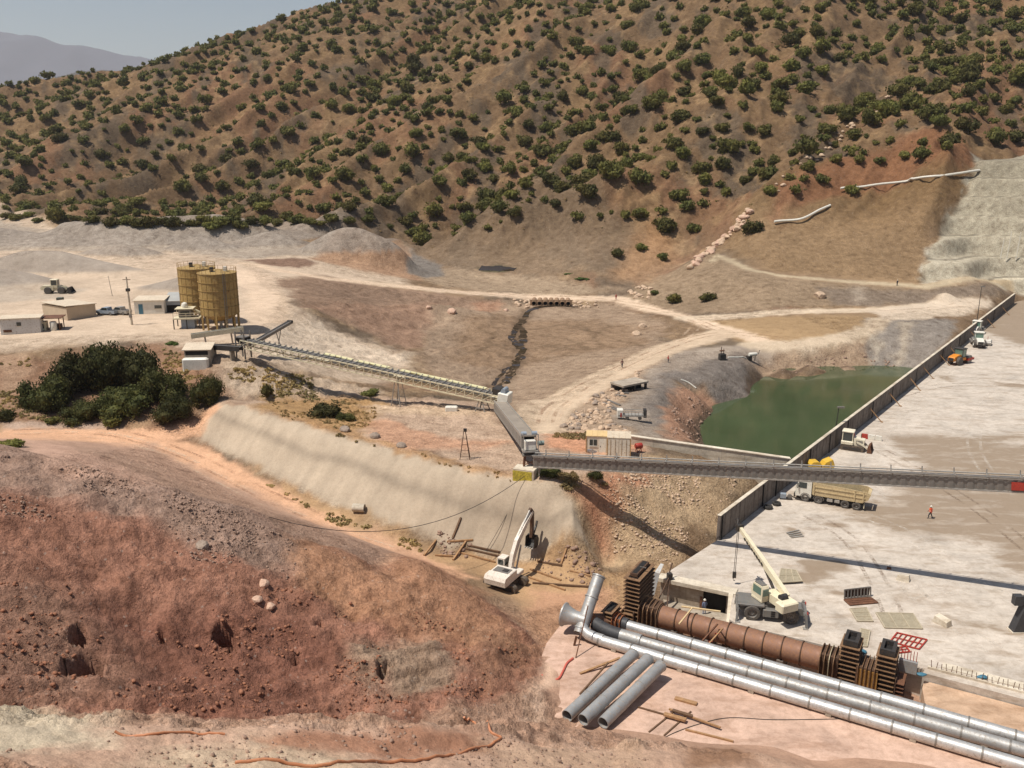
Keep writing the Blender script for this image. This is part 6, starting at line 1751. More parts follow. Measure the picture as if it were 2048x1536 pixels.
# ---------------------------------------------------------------- people
def person(label, loc, rz, top, legs, helmet, pose='walk', vest=None, skin=None, scale=1.0):
    S = 1.0
    o = thing('person', label, 'person', loc, rz)
    st = {'walk': (.22, -.24), 'stand': (.03, -.03)}[pose]
    J = {'pel': (0, 0, .95), 'spi': (0, 0, 1.18), 'che': (.02, 0, 1.40), 'nec': (.02, 0, 1.52), 'hea': (.04, 0, 1.63), 'top': (.03, 0, 1.75)}
    E = [('pel', 'spi'), ('spi', 'che'), ('che', 'nec'), ('nec', 'hea'), ('hea', 'top')]
    Rr = {'pel': .15, 'spi': .145, 'che': .165, 'nec': .065, 'hea': .10, 'top': .07}
    for s, n, fx in ((1, 'l', st[0]), (-1, 'r', st[1])):
        J['hip' + n] = (0, s * .10, .88); J['kne' + n] = (fx * .7 + .05, s * .11, .48); J['ank' + n] = (fx - .04, s * .11, .09); J['toe' + n] = (fx + .16, s * .13, .045)
        J['sho' + n] = (.02, s * .20, 1.42); J['elb' + n] = (-fx * .6 - .05, s * .30, 1.16); J['wri' + n] = (-fx * .9 + .10, s * .30, .93); J['pal' + n] = (-fx * .95 + .13, s * .30, .86)
        E += [('pel', 'hip' + n), ('hip' + n, 'kne' + n), ('kne' + n, 'ank' + n), ('ank' + n, 'toe' + n), ('che', 'sho' + n), ('sho' + n, 'elb' + n), ('elb' + n, 'wri' + n), ('wri' + n, 'pal' + n)]
        Rr.update({'hip' + n: .115, 'kne' + n: .078, 'ank' + n: .055, 'toe' + n: .045, 'sho' + n: .08, 'elb' + n: .055, 'wri' + n: .038, 'pal' + n: .042})
        px, py, pz = J['pal' + n]
        for k in range(5):
            fn = 'f%d%s' % (k, n)
            ln = (.05, .085, .095, .09, .07)[k]
            J[fn] = (px + (.05 if k == 0 else .03 - .018 * (k - 1)) + .01, py - s * (.03 if k == 0 else -.004 * k), pz - ln)
            E.append(('pal' + n, fn)); Rr[fn] = .012
    names = list(J)
    me = bpy.data.meshes.new('body')
    me.from_pydata([J[n] for n in names], [(names.index(a), names.index(b)) for a, b in E], [])
    ob = bpy.data.objects.new('body', me); COL.objects.link(ob)
    md = ob.modifiers.new('skin', 'SKIN')
    for i, n in enumerate(names):
        sv = me.skin_vertices[0].data[i]
        sv.radius = (Rr[n], Rr[n] * (1.0 if n not in ('pel', 'spi', 'che') else .9)); sv.use_root = (n == 'pel')
    sd = ob.modifiers.new('sub', 'SUBSURF'); sd.levels = 1; sd.render_levels = 1
    dg = bpy.context.evaluated_depsgraph_get()
    ev = bpy.data.meshes.new_from_object(ob.evaluated_get(dg))
    bpy.data.objects.remove(ob)
    ev.materials.clear()
    for m in (top, legs, skin or PM('skin', C(150, 104, 78), .6, 0, .1, 3, bmp=0), PM('hair', C(40, 34, 30), .8, 0, .2, 5, bmp=0)):
        ev.materials.append(m)
    for p_ in ev.polygons:
        c = p_.center
        p_.material_index = 1 if c.z < .93 and abs(c.y) < .235 else (2 if (c.z > 1.5 or (abs(c.y) > .23 and c.z < .93)) else 0)
        if c.z > 1.66 or (c.z > 1.58 and c.x < -.02):
            p_.material_index = 3
        p_.use_smooth = True
    body = child(ev, 'body', o)
    # face
    MB().cyl((.125, 0, 1.615), (.155, 0, 1.60), .022, .012, 6).obj('nose', skin or MATS['skin'], body)
    hm = MB().lathe([(.16, 1.70), (.125, 1.705), (.122, 1.76), (.09, 1.82), (.03, 1.845), (.01, 1.846)], (.03, 0, 0), n=14).obj('helmet', helmet, o, True)
    if vest:
        MB().loft([[(.02 + .195 * math.cos(t), .215 * math.sin(t), z) for t in [2 * math.pi * i / 14 for i in range(14)]] for z in (.98, 1.2, 1.42)] + [[(.02 + .12 * math.cos(t), .15 * math.sin(t), 1.49) for t in [2 * math.pi * i / 14 for i in range(14)]]], cap=False).obj('vest', vest, o, True)
        MB().loft([[(.02 + .20 * math.cos(t), .22 * math.sin(t), z) for t in [2 * math.pi * i / 14 for i in range(14)]] for z in (1.10, 1.15)], cap=False).obj('reflective_band', M_WHITE, o)
    o.scale = (scale,) * 3
    return o
M_VEST = PM('orange_vest', C(236, 92, 34), .7, 0, .1, 3)
M_NAVY = PM('navy_cloth', C(50, 52, 64), .85, 0, .2, 3)
M_OVERALL = PM('blue_overall', C(110, 122, 150), .85, 0, .15, 3)
M_REDC = PM('red_cloth', C(170, 56, 46), .85, 0, .2, 3)
p = U(1860, 1037)
person('worker in an orange vest and white helmet walking across the deck', (p.x, p.y, 0), 2.6, PM('red_sleeve', C(170, 60, 40), .85), M_NAVY, M_WHITE, 'walk', M_VEST)
p = U(1434, 1236, -2.7)
person('worker in blue overalls and white helmet standing in the dark doorway', (21.3, 88.6, -2.74), 1.9, M_OVERALL, M_OVERALL, M_WHITE, 'stand')
p = G(1244, 735); person('person in dark red clothes walking on the dirt road', p, 1.2, PM('maroon_cloth', C(104, 62, 58), .85), M_NAVY, PM('dark_cap', C(60, 50, 46), .8), 'walk')
p = G(1336, 726); person('person in red at the rubble edge above the dark gravel', p, 0.3, M_REDC, M_NAVY, M_REDC, 'stand', scale=.9)
p = G(1232, 600); person('person in red standing at the road fork beyond the culvert', p, 2.0, M_REDC, M_REDC, M_REDC, 'stand')
p = G(1794, 572); person('person standing on the upper road below the shotcrete slope', p, 2.0, M_NAVY, M_NAVY, M_WHITE, 'stand')

# ================================================================== PIPES AND STEELWORK
M_GALV = PM('galvanised_steel', C(204, 202, 198), .46, .55, .22, .8, C(150, 140, 128), .35, .08)
M_GALV2 = PM('dull_galvanised_steel', C(176, 174, 170), .55, .45, .25, .9, C(150, 136, 120), .35, .08)
M_GREYP = PM('grey_steel_pipe', C(170, 170, 168), .5, .35, .2, .9, C(170, 146, 120), .35, .1)
M_BITUM = PM('black_bitumen', C(58, 58, 60), .6, 0, .25, 1.5, C(110, 100, 92), .25)
M_PENST = PM('rusty_brown_pipe', C(140, 102, 80), .7, .15, .28, .6, C(166, 120, 84), .45, .2)
def pipeline(label, a, b, z, r, first, mats, seg=3.3):
    a = Vector((a[0], a[1], z)); b = Vector((b[0], b[1], z)); d = b - a; L = d.length
    o = thing('pipeline', label, 'pipeline', a, math.atan2(d.y, d.x))
    n = int(L / seg); w = L / n
    me = [MB().cyl((0.02, 0, 0), (w - .02, 0, 0), r, n=24).mesh('pipe_section', m, True) for m in mats]
    ri = MB().lathe([(r - .02, -.07), (r + .05, -.07), (r + .05, .07), (r - .02, .07)], axis='X', n=24).mesh('joint_ring', M_STEEL_M, True, 30)
    rr = random.Random(len(label))
    for i in range(n):
        child(me[0] if i >= first else me[-1], 'pipe_section', o, (i * w, 0, rr.uniform(-.015, .015)), (rr.uniform(0, 6.28), 0, 0))
        child(ri, 'joint_ring', o, (i * w, 0, 0))
    sd = MB().box(-.25, .25, -r * .9, r * .9, -z, -r * .55).mesh('saddle', M_CONC)
    for i in range(0, n, 2):
        child(sd, 'saddle', o, (i * w + w * .5, 0, 0))
    return o
pipeline('silver pipeline running along the edge of the brown pipe trench', (11.6, 80.45), (56.0, 54.05), .58, .54, 0, [M_GALV, M_GALV])
pipeline('silver pipeline lying between the two others', (12.5, 77.4), (55.4, 52.85), .58, .54, 0, [M_GALV2, M_GALV])
pipeline('silver pipeline along the pink pad, below the stacked grey pipes', (8.6, 77.65), (54.7, 50.6), .58, .54, 0, [M_GALV, M_GALV2])
# manifold at their head: bell, leaning riser, elbows
mz = thing('pipe_manifold', 'grey steel pipe junction with a bell mouth and a tall leaning pipe', 'manifold', (7.0, 79.6, 0))
def mp_(p):
    return Vector(p) - Vector((7.0, 79.6, 0))
MB().path([mp_((8.9, 77.5, .66)), mp_((8.2, 77.9, .66)), mp_((7.5, 78.3, .8)), mp_((7.1, 78.7, 1.1)), mp_((7.0, 79.1, 1.5))], .54, 20).obj('elbow', M_GALV, mz, True)
MB().path([mp_((12.6, 77.35, .66)), mp_((10.6, 78.5, .66))], .62, 20).obj('coupling', M_GALV2, mz, True)
MB().path([mp_((10.7, 78.45, .66)), mp_((9.8, 78.9, .72)), mp_((8.9, 79.4, .95)), mp_((8.2, 79.9, 1.2))], .64, 20).obj('elbow', M_BITUM, mz, True)
MB().path([mp_((11.7, 80.4, .66)), mp_((10.6, 81.05, .66))], .63, 20).obj('wrapped_section', M_BITUM, mz, True)
MB().path([mp_((10.7, 81.0, .66)), mp_((9.4, 81.2, .8)), mp_((8.2, 80.7, 1.1))], .60, 20).obj('branch', M_PENST, mz, True)
rs0 = Vector((6.7, 78.6, .75)); rs1 = D(1198, 1152, 82.2)
u_ = (rs1 - rs0)
MB().tube(mp_(rs0), mp_(rs1), .62, .05, 24).obj('riser', M_GREYP, mz, True)
for t in (.08, .62, .99):
    c = rs0 + u_ * t; e = u_.normalized() * .07
    MB().tube(mp_(c - e), mp_(c + e), .70, .14, 24).obj('flange', M_GREYP, mz, True, 30)
b0 = rs0 + u_ * .22; bdir = Vector((-.82, .42, .05)).normalized()
bm_ = MB().lathe([(.70, -.2), (.72, 1.0), (.86, 1.5), (1.05, 1.95), (1.22, 2.1), (1.22, 2.22), (1.12, 2.22), (1.0, 2.1), (.7, 1.2), (.62, 0)], n=28).obj('bell_mouth', M_GREYP, mz, True, 45)
bm_.location = mp_(b0); bm_.rotation_euler = bdir.to_track_quat('Z', 'Y').to_euler()
for (x, y) in ((6.1, 77.6), (7.7, 80.6)):
    MB().beam(mp_((x, y, 0)), mp_((x + .2, y, 1.0)), .2, .2).obj('support', M_RUST, mz)
MB().cyl(mp_((6.1, 75.4, .02)), mp_((7.4, 78.0, 4.1)), .06, n=6).obj('prop', M_RUST, mz)
# three grey pipes stacked on the pad
gm = None
for k, (pa, pb, zz, lb) in enumerate((((1134, 1432), (1268, 1308), .62, 'grey steel pipe on the pink pad, beside the wooden beams'), ((1166, 1440), (1297, 1318), 1.02, 'grey steel pipe lying between two others on the pink pad'), ((1206, 1446), (1322, 1332), .62, 'grey steel pipe on the pink pad, facing the loose timbers'))):
    a = U(pa[0], pa[1], zz); b = U(pb[0], pb[1], zz + (.7 if True else 0))
    b = Vector((b.x, b.y, zz + .75))
    o = thing('steel_pipe', lb, 'pipe', a, group='grey pipes stacked on the pad')
    MB().tube((0, 0, 0), b - a, .53, .05, 26).obj('barrel', M_GREYP, o, True)
    for t in (.30, .62):
        c = (b - a) * t; e = (b - a).normalized() * .05
        MB().tube(c - e, c + e, .56, .08, 26).obj('weld_ring', M_GREYP, o, True, 30)
    MB().tube((b - a) * .985, b - a, .57, .09, 26).obj('end_collar', M_GREYP, o, True, 30)
wp_ = U(1150, 1395, .1)

# ---------------------------------------------------------------- penstock in its trench
pa = U(1322, 1232, -.25); pb = U(1642, 1317, -.25)
pd = pb - pa; PLn = pd.length; prz = math.atan2(pd.y, pd.x)
pk_ = thing('penstock', 'big rusty brown steel pipe with ring stiffeners lying in the trench', 'pipe', (pa.x, pa.y, 0), prz)
npn = 9; wpn = PLn / npn
sec = MB().cyl((0, 0, -.25), (wpn - .02, 0, -.25), 1.12, n=32).mesh('pipe_section', M_PENST, True)
rin = MB().lathe([(1.10, -.04), (1.24, -.04), (1.24, .04), (1.10, .04)], (0, 0, -.25), 'X', 32).mesh('ring_stiffener', M_RUSTD, True, 30)
sad = MB().box(-.3, .3, -1.2, 1.2, -2.9, -1.0).mesh('saddle', M_CONCD)
for i in range(npn):
    child(sec, 'pipe_section', pk_, (i * wpn, 0, 0)); child(rin, 'ring_stiffener', pk_, (i * wpn, 0, 0))
    if i % 2:
        child(sad, 'saddle', pk_, (i * wpn, 0, 0))
M_RIBE = PM('rusty_rib_plate', C(150, 116, 84), .7, .2, .35, 1.2, C(86, 60, 44), .5, .25)
def ring_plate(hx, hy, t, wd_):                        # flat rectangular frame, centred
    mb = MB()
    mb.box(-hx - wd_, hx + wd_, -hy - wd_, -hy, 0, t).box(-hx - wd_, hx + wd_, hy, hy + wd_, 0, t)
    mb.box(-hx - wd_, -hx, -hy, hy, 0, t).box(hx, hx + wd_, -hy, hy, 0, t)
    return mb
def ribbed_shaft(parent, cx, cy, hx, hy, z0, z1, n, rib, collar=None, core=None, edge=None):
    mb = MB()
    mb.box(cx - hx, cx + hx, cy - hy, cy - hy + .06, z0, z1).box(cx - hx, cx + hx, cy + hy - .06, cy + hy, z0, z1)
    mb.box(cx - hx, cx - hx + .06, cy - hy + .06, cy + hy - .06, z0, z1).box(cx + hx - .06, cx + hx, cy - hy + .06, cy + hy - .06, z0, z1)
    mb.box(cx - hx + .06, cx + hx - .06, cy - hy + .06, cy + hy - .06, z0, z0 + .1)
    mb.obj('shaft', core or PM('rib_gap_shade', C(58, 46, 40), .8, .2, .3, 1.5), parent)  # core coloured near-black as the shade in the gaps between ribs
    m = ring_plate(hx - .01, hy - .01, .07, rib).mesh('rib', edge or M_RIBE)
    for i in range(n):
        child(m, 'rib', parent, (cx, cy, z0 + .2 + (z1 - z0 - .35) * i / (n - 1)))
    if collar:
        ring_plate(hx - .2, hy - .2, collar, .3).obj('collar', M_STEEL_D, parent).location = (cx, cy, z1)
def arch_rib(parent, x, w, h, t, zc, mat, r0=None):
    """upright stiffener round a box or pipe with a rounded top"""
    pts = [(-w, -h), (w, -h), (w, h * .45)] + [(w * math.cos(a), h * .45 + (h * .55) * math.sin(a)) for a in [math.pi * i / 10 for i in range(1, 10)]] + [(-w, h * .45)]
    vs = [(x, p[0], zc + p[1]) for p in pts] + [(x + t, p[0], zc + p[1]) for p in pts]
    n = len(pts)
    fs = [tuple(range(n))[::-1], tuple(range(n, 2 * n))] + [(i, (i + 1) % n, n + (i + 1) % n, n + i) for i in range(n)]
    return MB().add(vs, fs).obj('stiffener', mat, parent)
# tall ribbed gate shaft at the left end
gs = thing('gate_shaft', 'tall rusty ribbed steel gate shaft joined to the brown pipe beside the gallery', 'gate shaft', (pa.x, pa.y, 0), prz)
ribbed_shaft(gs, -2.9, .9, .50, 1.9, -2.8, 3.9, 15, .42)
MB().box(-3.3, -2.5, -.8, 2.6, 3.9, 4.25).obj('slot_frame', M_RUSTD, gs)
MB().box(-3.15, -2.65, -.65, 2.45, 4.20, 4.27).obj('slot', M_DARK, gs)
MB().beam((-2.9, .9, 4.32), (-2.2, .9, 4.32), .08, .08).obj('slot_bar', M_STEEL_M, gs)
MB().box(-2.3, -.2, -1.0, 1.0, -1.6, .95).obj('transition_box', M_RUSTD, gs)
for i in range(5):
    arch_rib(gs, -2.0 + i * .46, 1.62 - i * .08, 1.75 - i * .09, .06, -.3, M_RIBE)
for k in range(7):
    MB().box(-3.9, -2.4, -1.72, -1.1, -2.7 + k * .42, -2.63 + k * .42).obj('shelf_plate', M_RIBE, gs)
MB().box(-3.8, -3.7, -1.7, -1.1, -2.8, .2).box(-2.5, -2.4, -1.7, -1.1, -2.8, .2).obj('side_plate', M_RUSTD, gs)
# low ribbed shaft feeding the silver pipe
gl = thing('gate_shaft', 'low rusty ribbed gate shaft with orange ribs in front of the tall one', 'gate shaft', (11.3, 80.65, 0), math.atan2(-26.4, 44.4))
ribbed_shaft(gl, -1.55, .35, .32, .95, -.6, 1.9, 6, .3)
MB().box(-1.75, -1.35, -.45, 1.15, 1.85, 1.93).obj('slot', M_DARK, gl)
MB().box(-1.2, -.1, -.6, .6, .1, 1.2).obj('transition_box', M_RUST, gl)
for i in range(3):
    arch_rib(gl, -1.0 + i * .4, .92 - i * .06, .92 - i * .06, .06, .66, PM('orange_rust', C(170, 104, 62), .75, .1, .25, 1.5))
# two ribbed shafts at the right end
gr = thing('gate_chamber', 'pair of rusty ribbed shafts joined by ochre plates ending the brown pipe', 'gate shaft', (pb.x, pb.y, 0), prz)
for i in range(4):
    arch_rib(gr, .05 + i * .42, 1.45 + (.1 if i % 2 else 0), 1.5, .05, -.3, M_RIBE if i != 2 else PM('pale_rib', C(196, 182, 150), .6, .2))
MB().box(0, 1.7, -1.0, 1.0, -1.4, .8).obj('transition_box', M_RUSTD, gr)
for cx in (2.55, 5.75):
    ribbed_shaft(gr, cx, .35, .55, .95, -2.4, 2.2, 10, .35, collar=.55)
    MB().box(cx - .38, cx + .38, -.42, 1.12, 2.2, 2.3).obj('slot', M_DARK, gr)
for i in range(5):
    MB().prism([(3.45 + i * .36, -2.0), (3.51 + i * .36, -2.0), (3.51 + i * .36, .75), (3.45 + i * .36, .75)], -1.25, 1.3).obj('stiffener', M_RIBE, gr)
    MB().box(3.52 + i * .36, 3.78 + i * .36, -1.05, -1.0, -1.9, .35).obj('ochre_plate', PM('ochre_primer', C(176, 130, 66), .6, .1, .2, 1.5, C(110, 76, 44), .4), gr)
MB().box(3.3, 5.2, -1.0, 1.0, -1.9, .5).obj('throat_box', M_RUSTD, gr)
for k in range(6):
    MB().box(6.8, 7.5, -1.2, .9, -2.1 + k * .4, -2.05 + k * .4).obj('shelf_plate', M_RUST, gr)
MB().box(6.72, 6.8, -1.25, .95, -2.4, .3).obj('end_plate', M_RUSTD, gr)
# rusty rack in the trench
p = U(1415, 1292, -.4)
rk = thing('formwork_rack', 'rusty red ladder frame leaning against the brown pipe', 'rack', (p.x, p.y, -.6), prz + .9)
MB().beam((-1.6, 0, -1.2), (1.7, 0, 1.8), .16, .12).obj('rail', M_WOOD, rk)
MB().beam((-1.6, .9, -1.2), (1.7, .9, 1.8), .16, .12).obj('rail', M_RUST, rk)
for i in range(9):
    t = i / 8
    MB().beam((-1.5 + 3.1 * t, -.1, -1.1 + 2.8 * t), (-1.1 + 3.1 * t, 1.1, -1.8 + 2.8 * t), .09, .09).obj('rung', M_REDP if i % 2 else M_RUST, rk)
# steel davit by the gallery
p = U(1335, 1200, -1.0)
dv = thing('davit', 'dark steel davit propped against the gallery wall', 'davit', (p.x, p.y, -2.8), .2)
MB().beam((0, 0, 0), (1.1, 2.6, 3.6), .16, .16).obj('mast', M_RUSTD, dv)
MB().beam((-.9, .2, 2.0), (1.0, 2.3, 3.3), .1, .1).obj('stay', M_RUSTD, dv)
MB().box(.85, 1.4, 2.2, 2.7, 3.0, 3.7).obj('winch', M_STEEL_D, dv)
MB().beam((1.1, 2.6, 3.6), (1.6, 3.0, 4.7), .12, .12).obj('jib', M_RUSTD, dv)
p = U(1306, 1160, .6)
sp_ = thing('steel_sheet', 'bent grey steel sheet leaning on the tall rusty shaft', 'sheet', (p.x, p.y, -1.2), prz)
MB().hexa([(-.3, -.2, 0), (.3, -.25, 0), (.3, -.2, 0), (-.3, -.15, 0), (-.1, .7, 2.4), (.5, .65, 2.4), (.5, .7, 2.4), (-.1, .75, 2.4)]).obj('sheet', M_GREYP, sp_)
MB().hexa([(-.1, .7, 2.42), (.5, .65, 2.42), (.5, .7, 2.42), (-.1, .75, 2.42), (.3, 1.4, 3.3), (.7, 1.35, 3.3), (.7, 1.4, 3.3), (.3, 1.45, 3.3)]).obj('bent_edge', M_GREYP, sp_)

# ================================================================== LOOSE THINGS
def plank(pa, pb, z, w, h, label, mat, name='timber', lift=(0, 0), cat='timber', group=None, free=False):
    """a single beam or board between two places"""
    if free:
        a, b = Vector(pa), Vector(pb)
    else:
        a = U(pa[0], pa[1], z + h / 2); b = U(pb[0], pb[1], z + h / 2)
    a = a + Vector((0, 0, lift[0])); b = b + Vector((0, 0, lift[1]))
    d = b - a; L = d.length
    mb = MB()
    n = 6
    rr = random.Random(int(abs(a.x * 131 + a.y * 57)))
    rings = []
    for i in range(n + 1):
        t = i / n; ww = w * (1 + rr.uniform(-.06, .06)); wob = rr.uniform(-.012, .012) * L * .12
        rings.append([(t * L, -ww / 2 + wob, -h / 2), (t * L, ww / 2 + wob, -h / 2), (t * L, ww / 2 + wob, h / 2), (t * L, -ww / 2 + wob, h / 2)])
    mb.loft(rings)
    o = mb.obj(name, mat)
    o.location = a; o.rotation_euler = (0, -math.asin(d.z / L), math.atan2(d.y, d.x))
    return tag(o, label, cat, group)
TL = 'loose weathered timber lying on the pink pad'
TG = 'timbers scattered on the pink pad'
for a, b, w, h, zz in (((1350, 1396), (1394, 1408), .42, .18, 0), ((1276, 1414), (1332, 1430), .14, .12, 0), ((1338, 1418), (1441, 1455), .16, .14, .21), ((1328, 1428), (1372, 1440), .4, .2, 0.21), ((1345, 1420), (1385, 1432), .3, .12, .35), ((1298, 1464), (1352, 1420), .12, .1, 0.0), ((1328, 1471), (1382, 1423), .12, .1, 0.0), ((1371, 1459), (1467, 1483), .16, .14, 0)):
    plank(a, b, zz + .004, w, h, TL, M_WOOD if h > .12 else M_WOODD, group=TG)
plank((1160, 1347), (1240, 1325), .02, .24, .12, 'weathered board propped beside the stacked grey pipes', M_WOOD, lift=(0, .5))
plank((1160, 1388), (1216, 1335), .02, .14, .14, 'dark beam leaning by the stacked grey pipes', M_WOODD, lift=(0, .5))
plank(U(1363, 1213, 1.0), U(1441, 1223, 1.0), 0, .2, .12, 'pale plank laid over the brown pipe before the doorway', M_WOODP, free=True)
plank(U(1358, 1248, 1.0), U(1385, 1215, 1.2), 0, .14, .1, 'pale plank crossing another over the brown pipe', M_WOODP, free=True)
# hoses and cables
def hose(seq, r, label, mat, name='hose', lift=.0, cat='hose', zf=None, bend=0):
    pts = []
    ctrl = []
    for px, py in seq:
        if zf is not None:
            p = U(px, py, zf)
        else:
            p = G(px, py)
        ctrl.append(p)
    for i in range(len(ctrl) - 1):
        p0 = ctrl[max(0, i - 1)]; p1 = ctrl[i]; p2 = ctrl[i + 1]; p3 = ctrl[min(len(ctrl) - 1, i + 2)]
        for k in range(6):
            t = k / 6
            q = .5 * ((2 * p1) + (p2 - p0) * t + (2 * p0 - 5 * p1 + 4 * p2 - p3) * t * t + (3 * p1 - p0 - 3 * p2 + p3) * t ** 3)
            pts.append(q + Vector((0, 0, r * .8 + lift)))
    pts.append(ctrl[-1] + Vector((0, 0, r * .8 + lift)))
    if zf is None:
        zz = ground_np(np.array([q.x for q in pts]), np.array([q.y for q in pts]))
        if lift > .1:
            zz = np.convolve(np.pad(zz, 5, mode='edge'), np.ones(11) / 11, mode='valid')
        pts = [Vector((q.x, q.y, float(z_) + r * .8 + lift)) for q, z_ in zip(pts, zz)]
    o0 = pts[0].copy()
    o = MB().path([p - o0 for p in pts], r, 8).obj(name, mat, None, True)
    o.location = o0
    return tag(o, label, cat)
M_HOSE = PM('orange_hose', C(198, 132, 92), .6, 0, .2, 1.0, C(160, 110, 76), .4)
hose([(928, 1436), (950, 1448), (980, 1464), (1002, 1477), (985, 1490), (950, 1498), (900, 1512), (840, 1522), (760, 1526), (660, 1530), (560, 1524), (470, 1528)], .09, 'orange hose snaking over the bench at the slope foot', M_HOSE)
hose([(230, 1466), (300, 1470), (380, 1466), (450, 1470)], .07, 'short orange hose along the crest of the near bench', M_HOSE)
hose([(1083, 1352), (1092, 1359), (1106, 1362), (1118, 1358), (1127, 1342), (1134, 1328), (1146, 1318)], .11, 'pink red hose curled on the pad beside the bell mouth', PM('red_hose', C(204, 100, 82), .6, 0, .15, 1.0), zf=0.0)
hose([(1283, 1505), (1300, 1496), (1340, 1470), (1400, 1448), (1460, 1436), (1550, 1440), (1700, 1438)], .035, 'thin dark cable trailing across the pink pad', M_BLACK, 'cable', cat='cable', zf=0.0)
def catenary(a, b, sag, r, label, mat):
    n = 24
    pts = [a.lerp(b, i / n) - Vector((0, 0, sag * 4 * (i / n) * (1 - i / n))) for i in range(n + 1)]
    o = MB().path([p - a for p in pts], r, 6).obj('cable', mat)
    o.location = a
    return tag(o, label, 'cable')
yt = Vector((yb.x + .6, yb.y + .2, yb.z + .8))
catenary(D(538, 1034, 83), yt, 4.2, .035, 'black cable sagging across the face of the shotcrete bank', M_BLACK)
e = G(972, 1105)
catenary(yt, e + Vector((0, 0, .2)), .3, .03, 'taut guy wire from the yellow block down to the excavator', M_BLACK)

# ---------------------------------------------------------------- formwork panels on the deck
def flat_panel(quad, label, mat, frame, bars=0, cross=0, z=.05, name='shuttering', thick=.1, tilt=0.0, open_=False):
    q = [U(px, py, z) for px, py in quad]              # near-left, near-right, far-right, far-left
    c = sum(q, Vector()) / 4
    o = thing(name, label, 'shuttering', (c.x, c.y, 0))
    q = [p - Vector((c.x, c.y, 0)) for p in q]
    if tilt:
        q[2].z += tilt; q[3].z += tilt
    up = Vector((0, 0, thick))
    if not open_:
        MB().hexa([p for p in q] + [p + up * .6 for p in q]).obj('sheet', mat, o)
    fr = MB()
    for i in range(4):
        a, b = q[i], q[(i + 1) % 4]
        fr.beam(a + up * .5, b + up * .5, .12, thick)
    fr.obj('frame', frame, o)
    def lerp2(u, v):
        return q[0].lerp(q[1], u).lerp(q[3].lerp(q[2], u), v)
    for i in range(bars):
        u = (i + 1) / (bars + 1)
        MB().beam(lerp2(u, .02) + up * .66, lerp2(u, .98) + up * .66, .08, thick * .9).obj('rib', frame, o)
    for i in range(cross):
        v = (i + 1) / (cross + 1)
        MB().beam(lerp2(.02, v) + up * .66, lerp2(.98, v) + up * .66, .07, thick * .8).obj('cross_rib', frame, o)
    return o
M_PANEL = PM('grey_plywood', C(164, 152, 128), .75, 0, .18, .9, C(130, 112, 90), .35)
M_PANELF = PM('panel_frame', C(190, 176, 150), .7, .1, .2, 1.0)
flat_panel([(1556, 1166), (1604, 1163), (1592, 1141), (1562, 1138)], 'grey ribbed formwork panel propped on a beam behind the crane boom', M_PANEL, M_PANELF, 2, 1, z=.25)
flat_panel([(1715, 1243), (1746, 1243), (1733, 1216), (1700, 1218)], 'single grey formwork panel lying below the standing rusty frame', M_PANEL, M_PANELF, 0, 2)
flat_panel([(1770, 1256), (1845, 1258), (1826, 1228), (1752, 1226)], 'large grey formwork panel in three bays lying on the deck', M_PANEL, M_PANELF, 2, 0)
flat_panel([(1716, 1292), (1734, 1294), (1740, 1262), (1722, 1258)], 'narrow grey formwork panel lying between the rusty shafts', M_PANEL, M_PANELF, 0, 3)
flat_panel([(1780, 1284), (1838, 1299), (1854, 1280), (1794, 1266)], 'red steel formwork frame lying on the deck', M_PANEL, M_REDP, 5, 1, open_=True)
flat_panel([(1782, 1308), (1820, 1304), (1811, 1293), (1780, 1299)], 'small red steel frame beside the ribbed shaft', M_PANEL, M_REDP, 2, 1, open_=True)
flat_panel([(1700, 1211), (1756, 1206), (1742, 1196), (1688, 1200)], 'flat rusty pink panel at the foot of the standing frame', M_RUST, M_RUST, 0, 2)
# standing frame of vertical bars
a = U(1689, 1199); b = U(1741, 1193)
sf = thing('bar_frame', 'rusty steel frame of upright bars standing on the deck', 'frame', (a.x, a.y, 0), math.atan2(b.y - a.y, b.x - a.x))
Lf = (b - a).length
MB().box(0, Lf, -.06, .06, .02, .14).box(0, Lf, .1, .22, 1.0, 1.12).obj('rail', M_STEEL_M, sf)
for i in range(9):
    MB().beam((i * Lf / 8, 0, .1), (i * Lf / 8, .16, 1.05), .12, .1).obj('bar', M_STEEL_M, sf)
MB().box(0.05, Lf - .05, .2, .26, .1, 1.0).obj('back_sheet', M_RUSTD, sf)
# short pipes bundle, tyres, pump, barrier, blocks
p = U(1590, 1073)
bn_ = None
for k in range(4):
    a = U(1573 + k * 3, 1066 + k * 3, .09); b = U(1598 + k * 3, 1060 + k * 4, .09)
    o = MB().cyl((0, 0, 0), b - a, .09, n=8).obj('short_pipe', M_STEEL_L, None, True)
    o.location = a
    tag(o, 'short grey pipe in a small heap on the deck', 'pipe', 'heap of short pipes on the deck')
def tyre(px, py, label, tilt=0.0, r=.62):
    p = U(px, py)
    o = MB().lathe([(r * .55, .02), (r * .9, 0), (r, .1), (r, .32), (r * .9, .42), (r * .55, .40), (r * .5, .21)], n=24).obj('tyre', M_BLACK, None, True, 40)
    o.location = (p.x, p.y, .01)
    o.data.polygons[-1].select = False
    return tag(o, label, 'tyre')
tyre(1536, 1017, 'black tyre lying on the deck, farther from the truck')
tyre(1553, 1010, 'black tyre lying on the deck, nearer the truck', r=.58)
p = U(1572, 998)
pu = thing('water_pump', 'grey pump set on the deck by the truck front', 'pump', (p.x, p.y, 0), -.2)
MB().box(-.9, .8, -.35, .35, .05, .18).obj('skid', M_STEEL_D, pu)
MB().bbox(-.8, .0, -.3, .3, .18, .85, .06).obj('engine', M_BLUEW, pu)
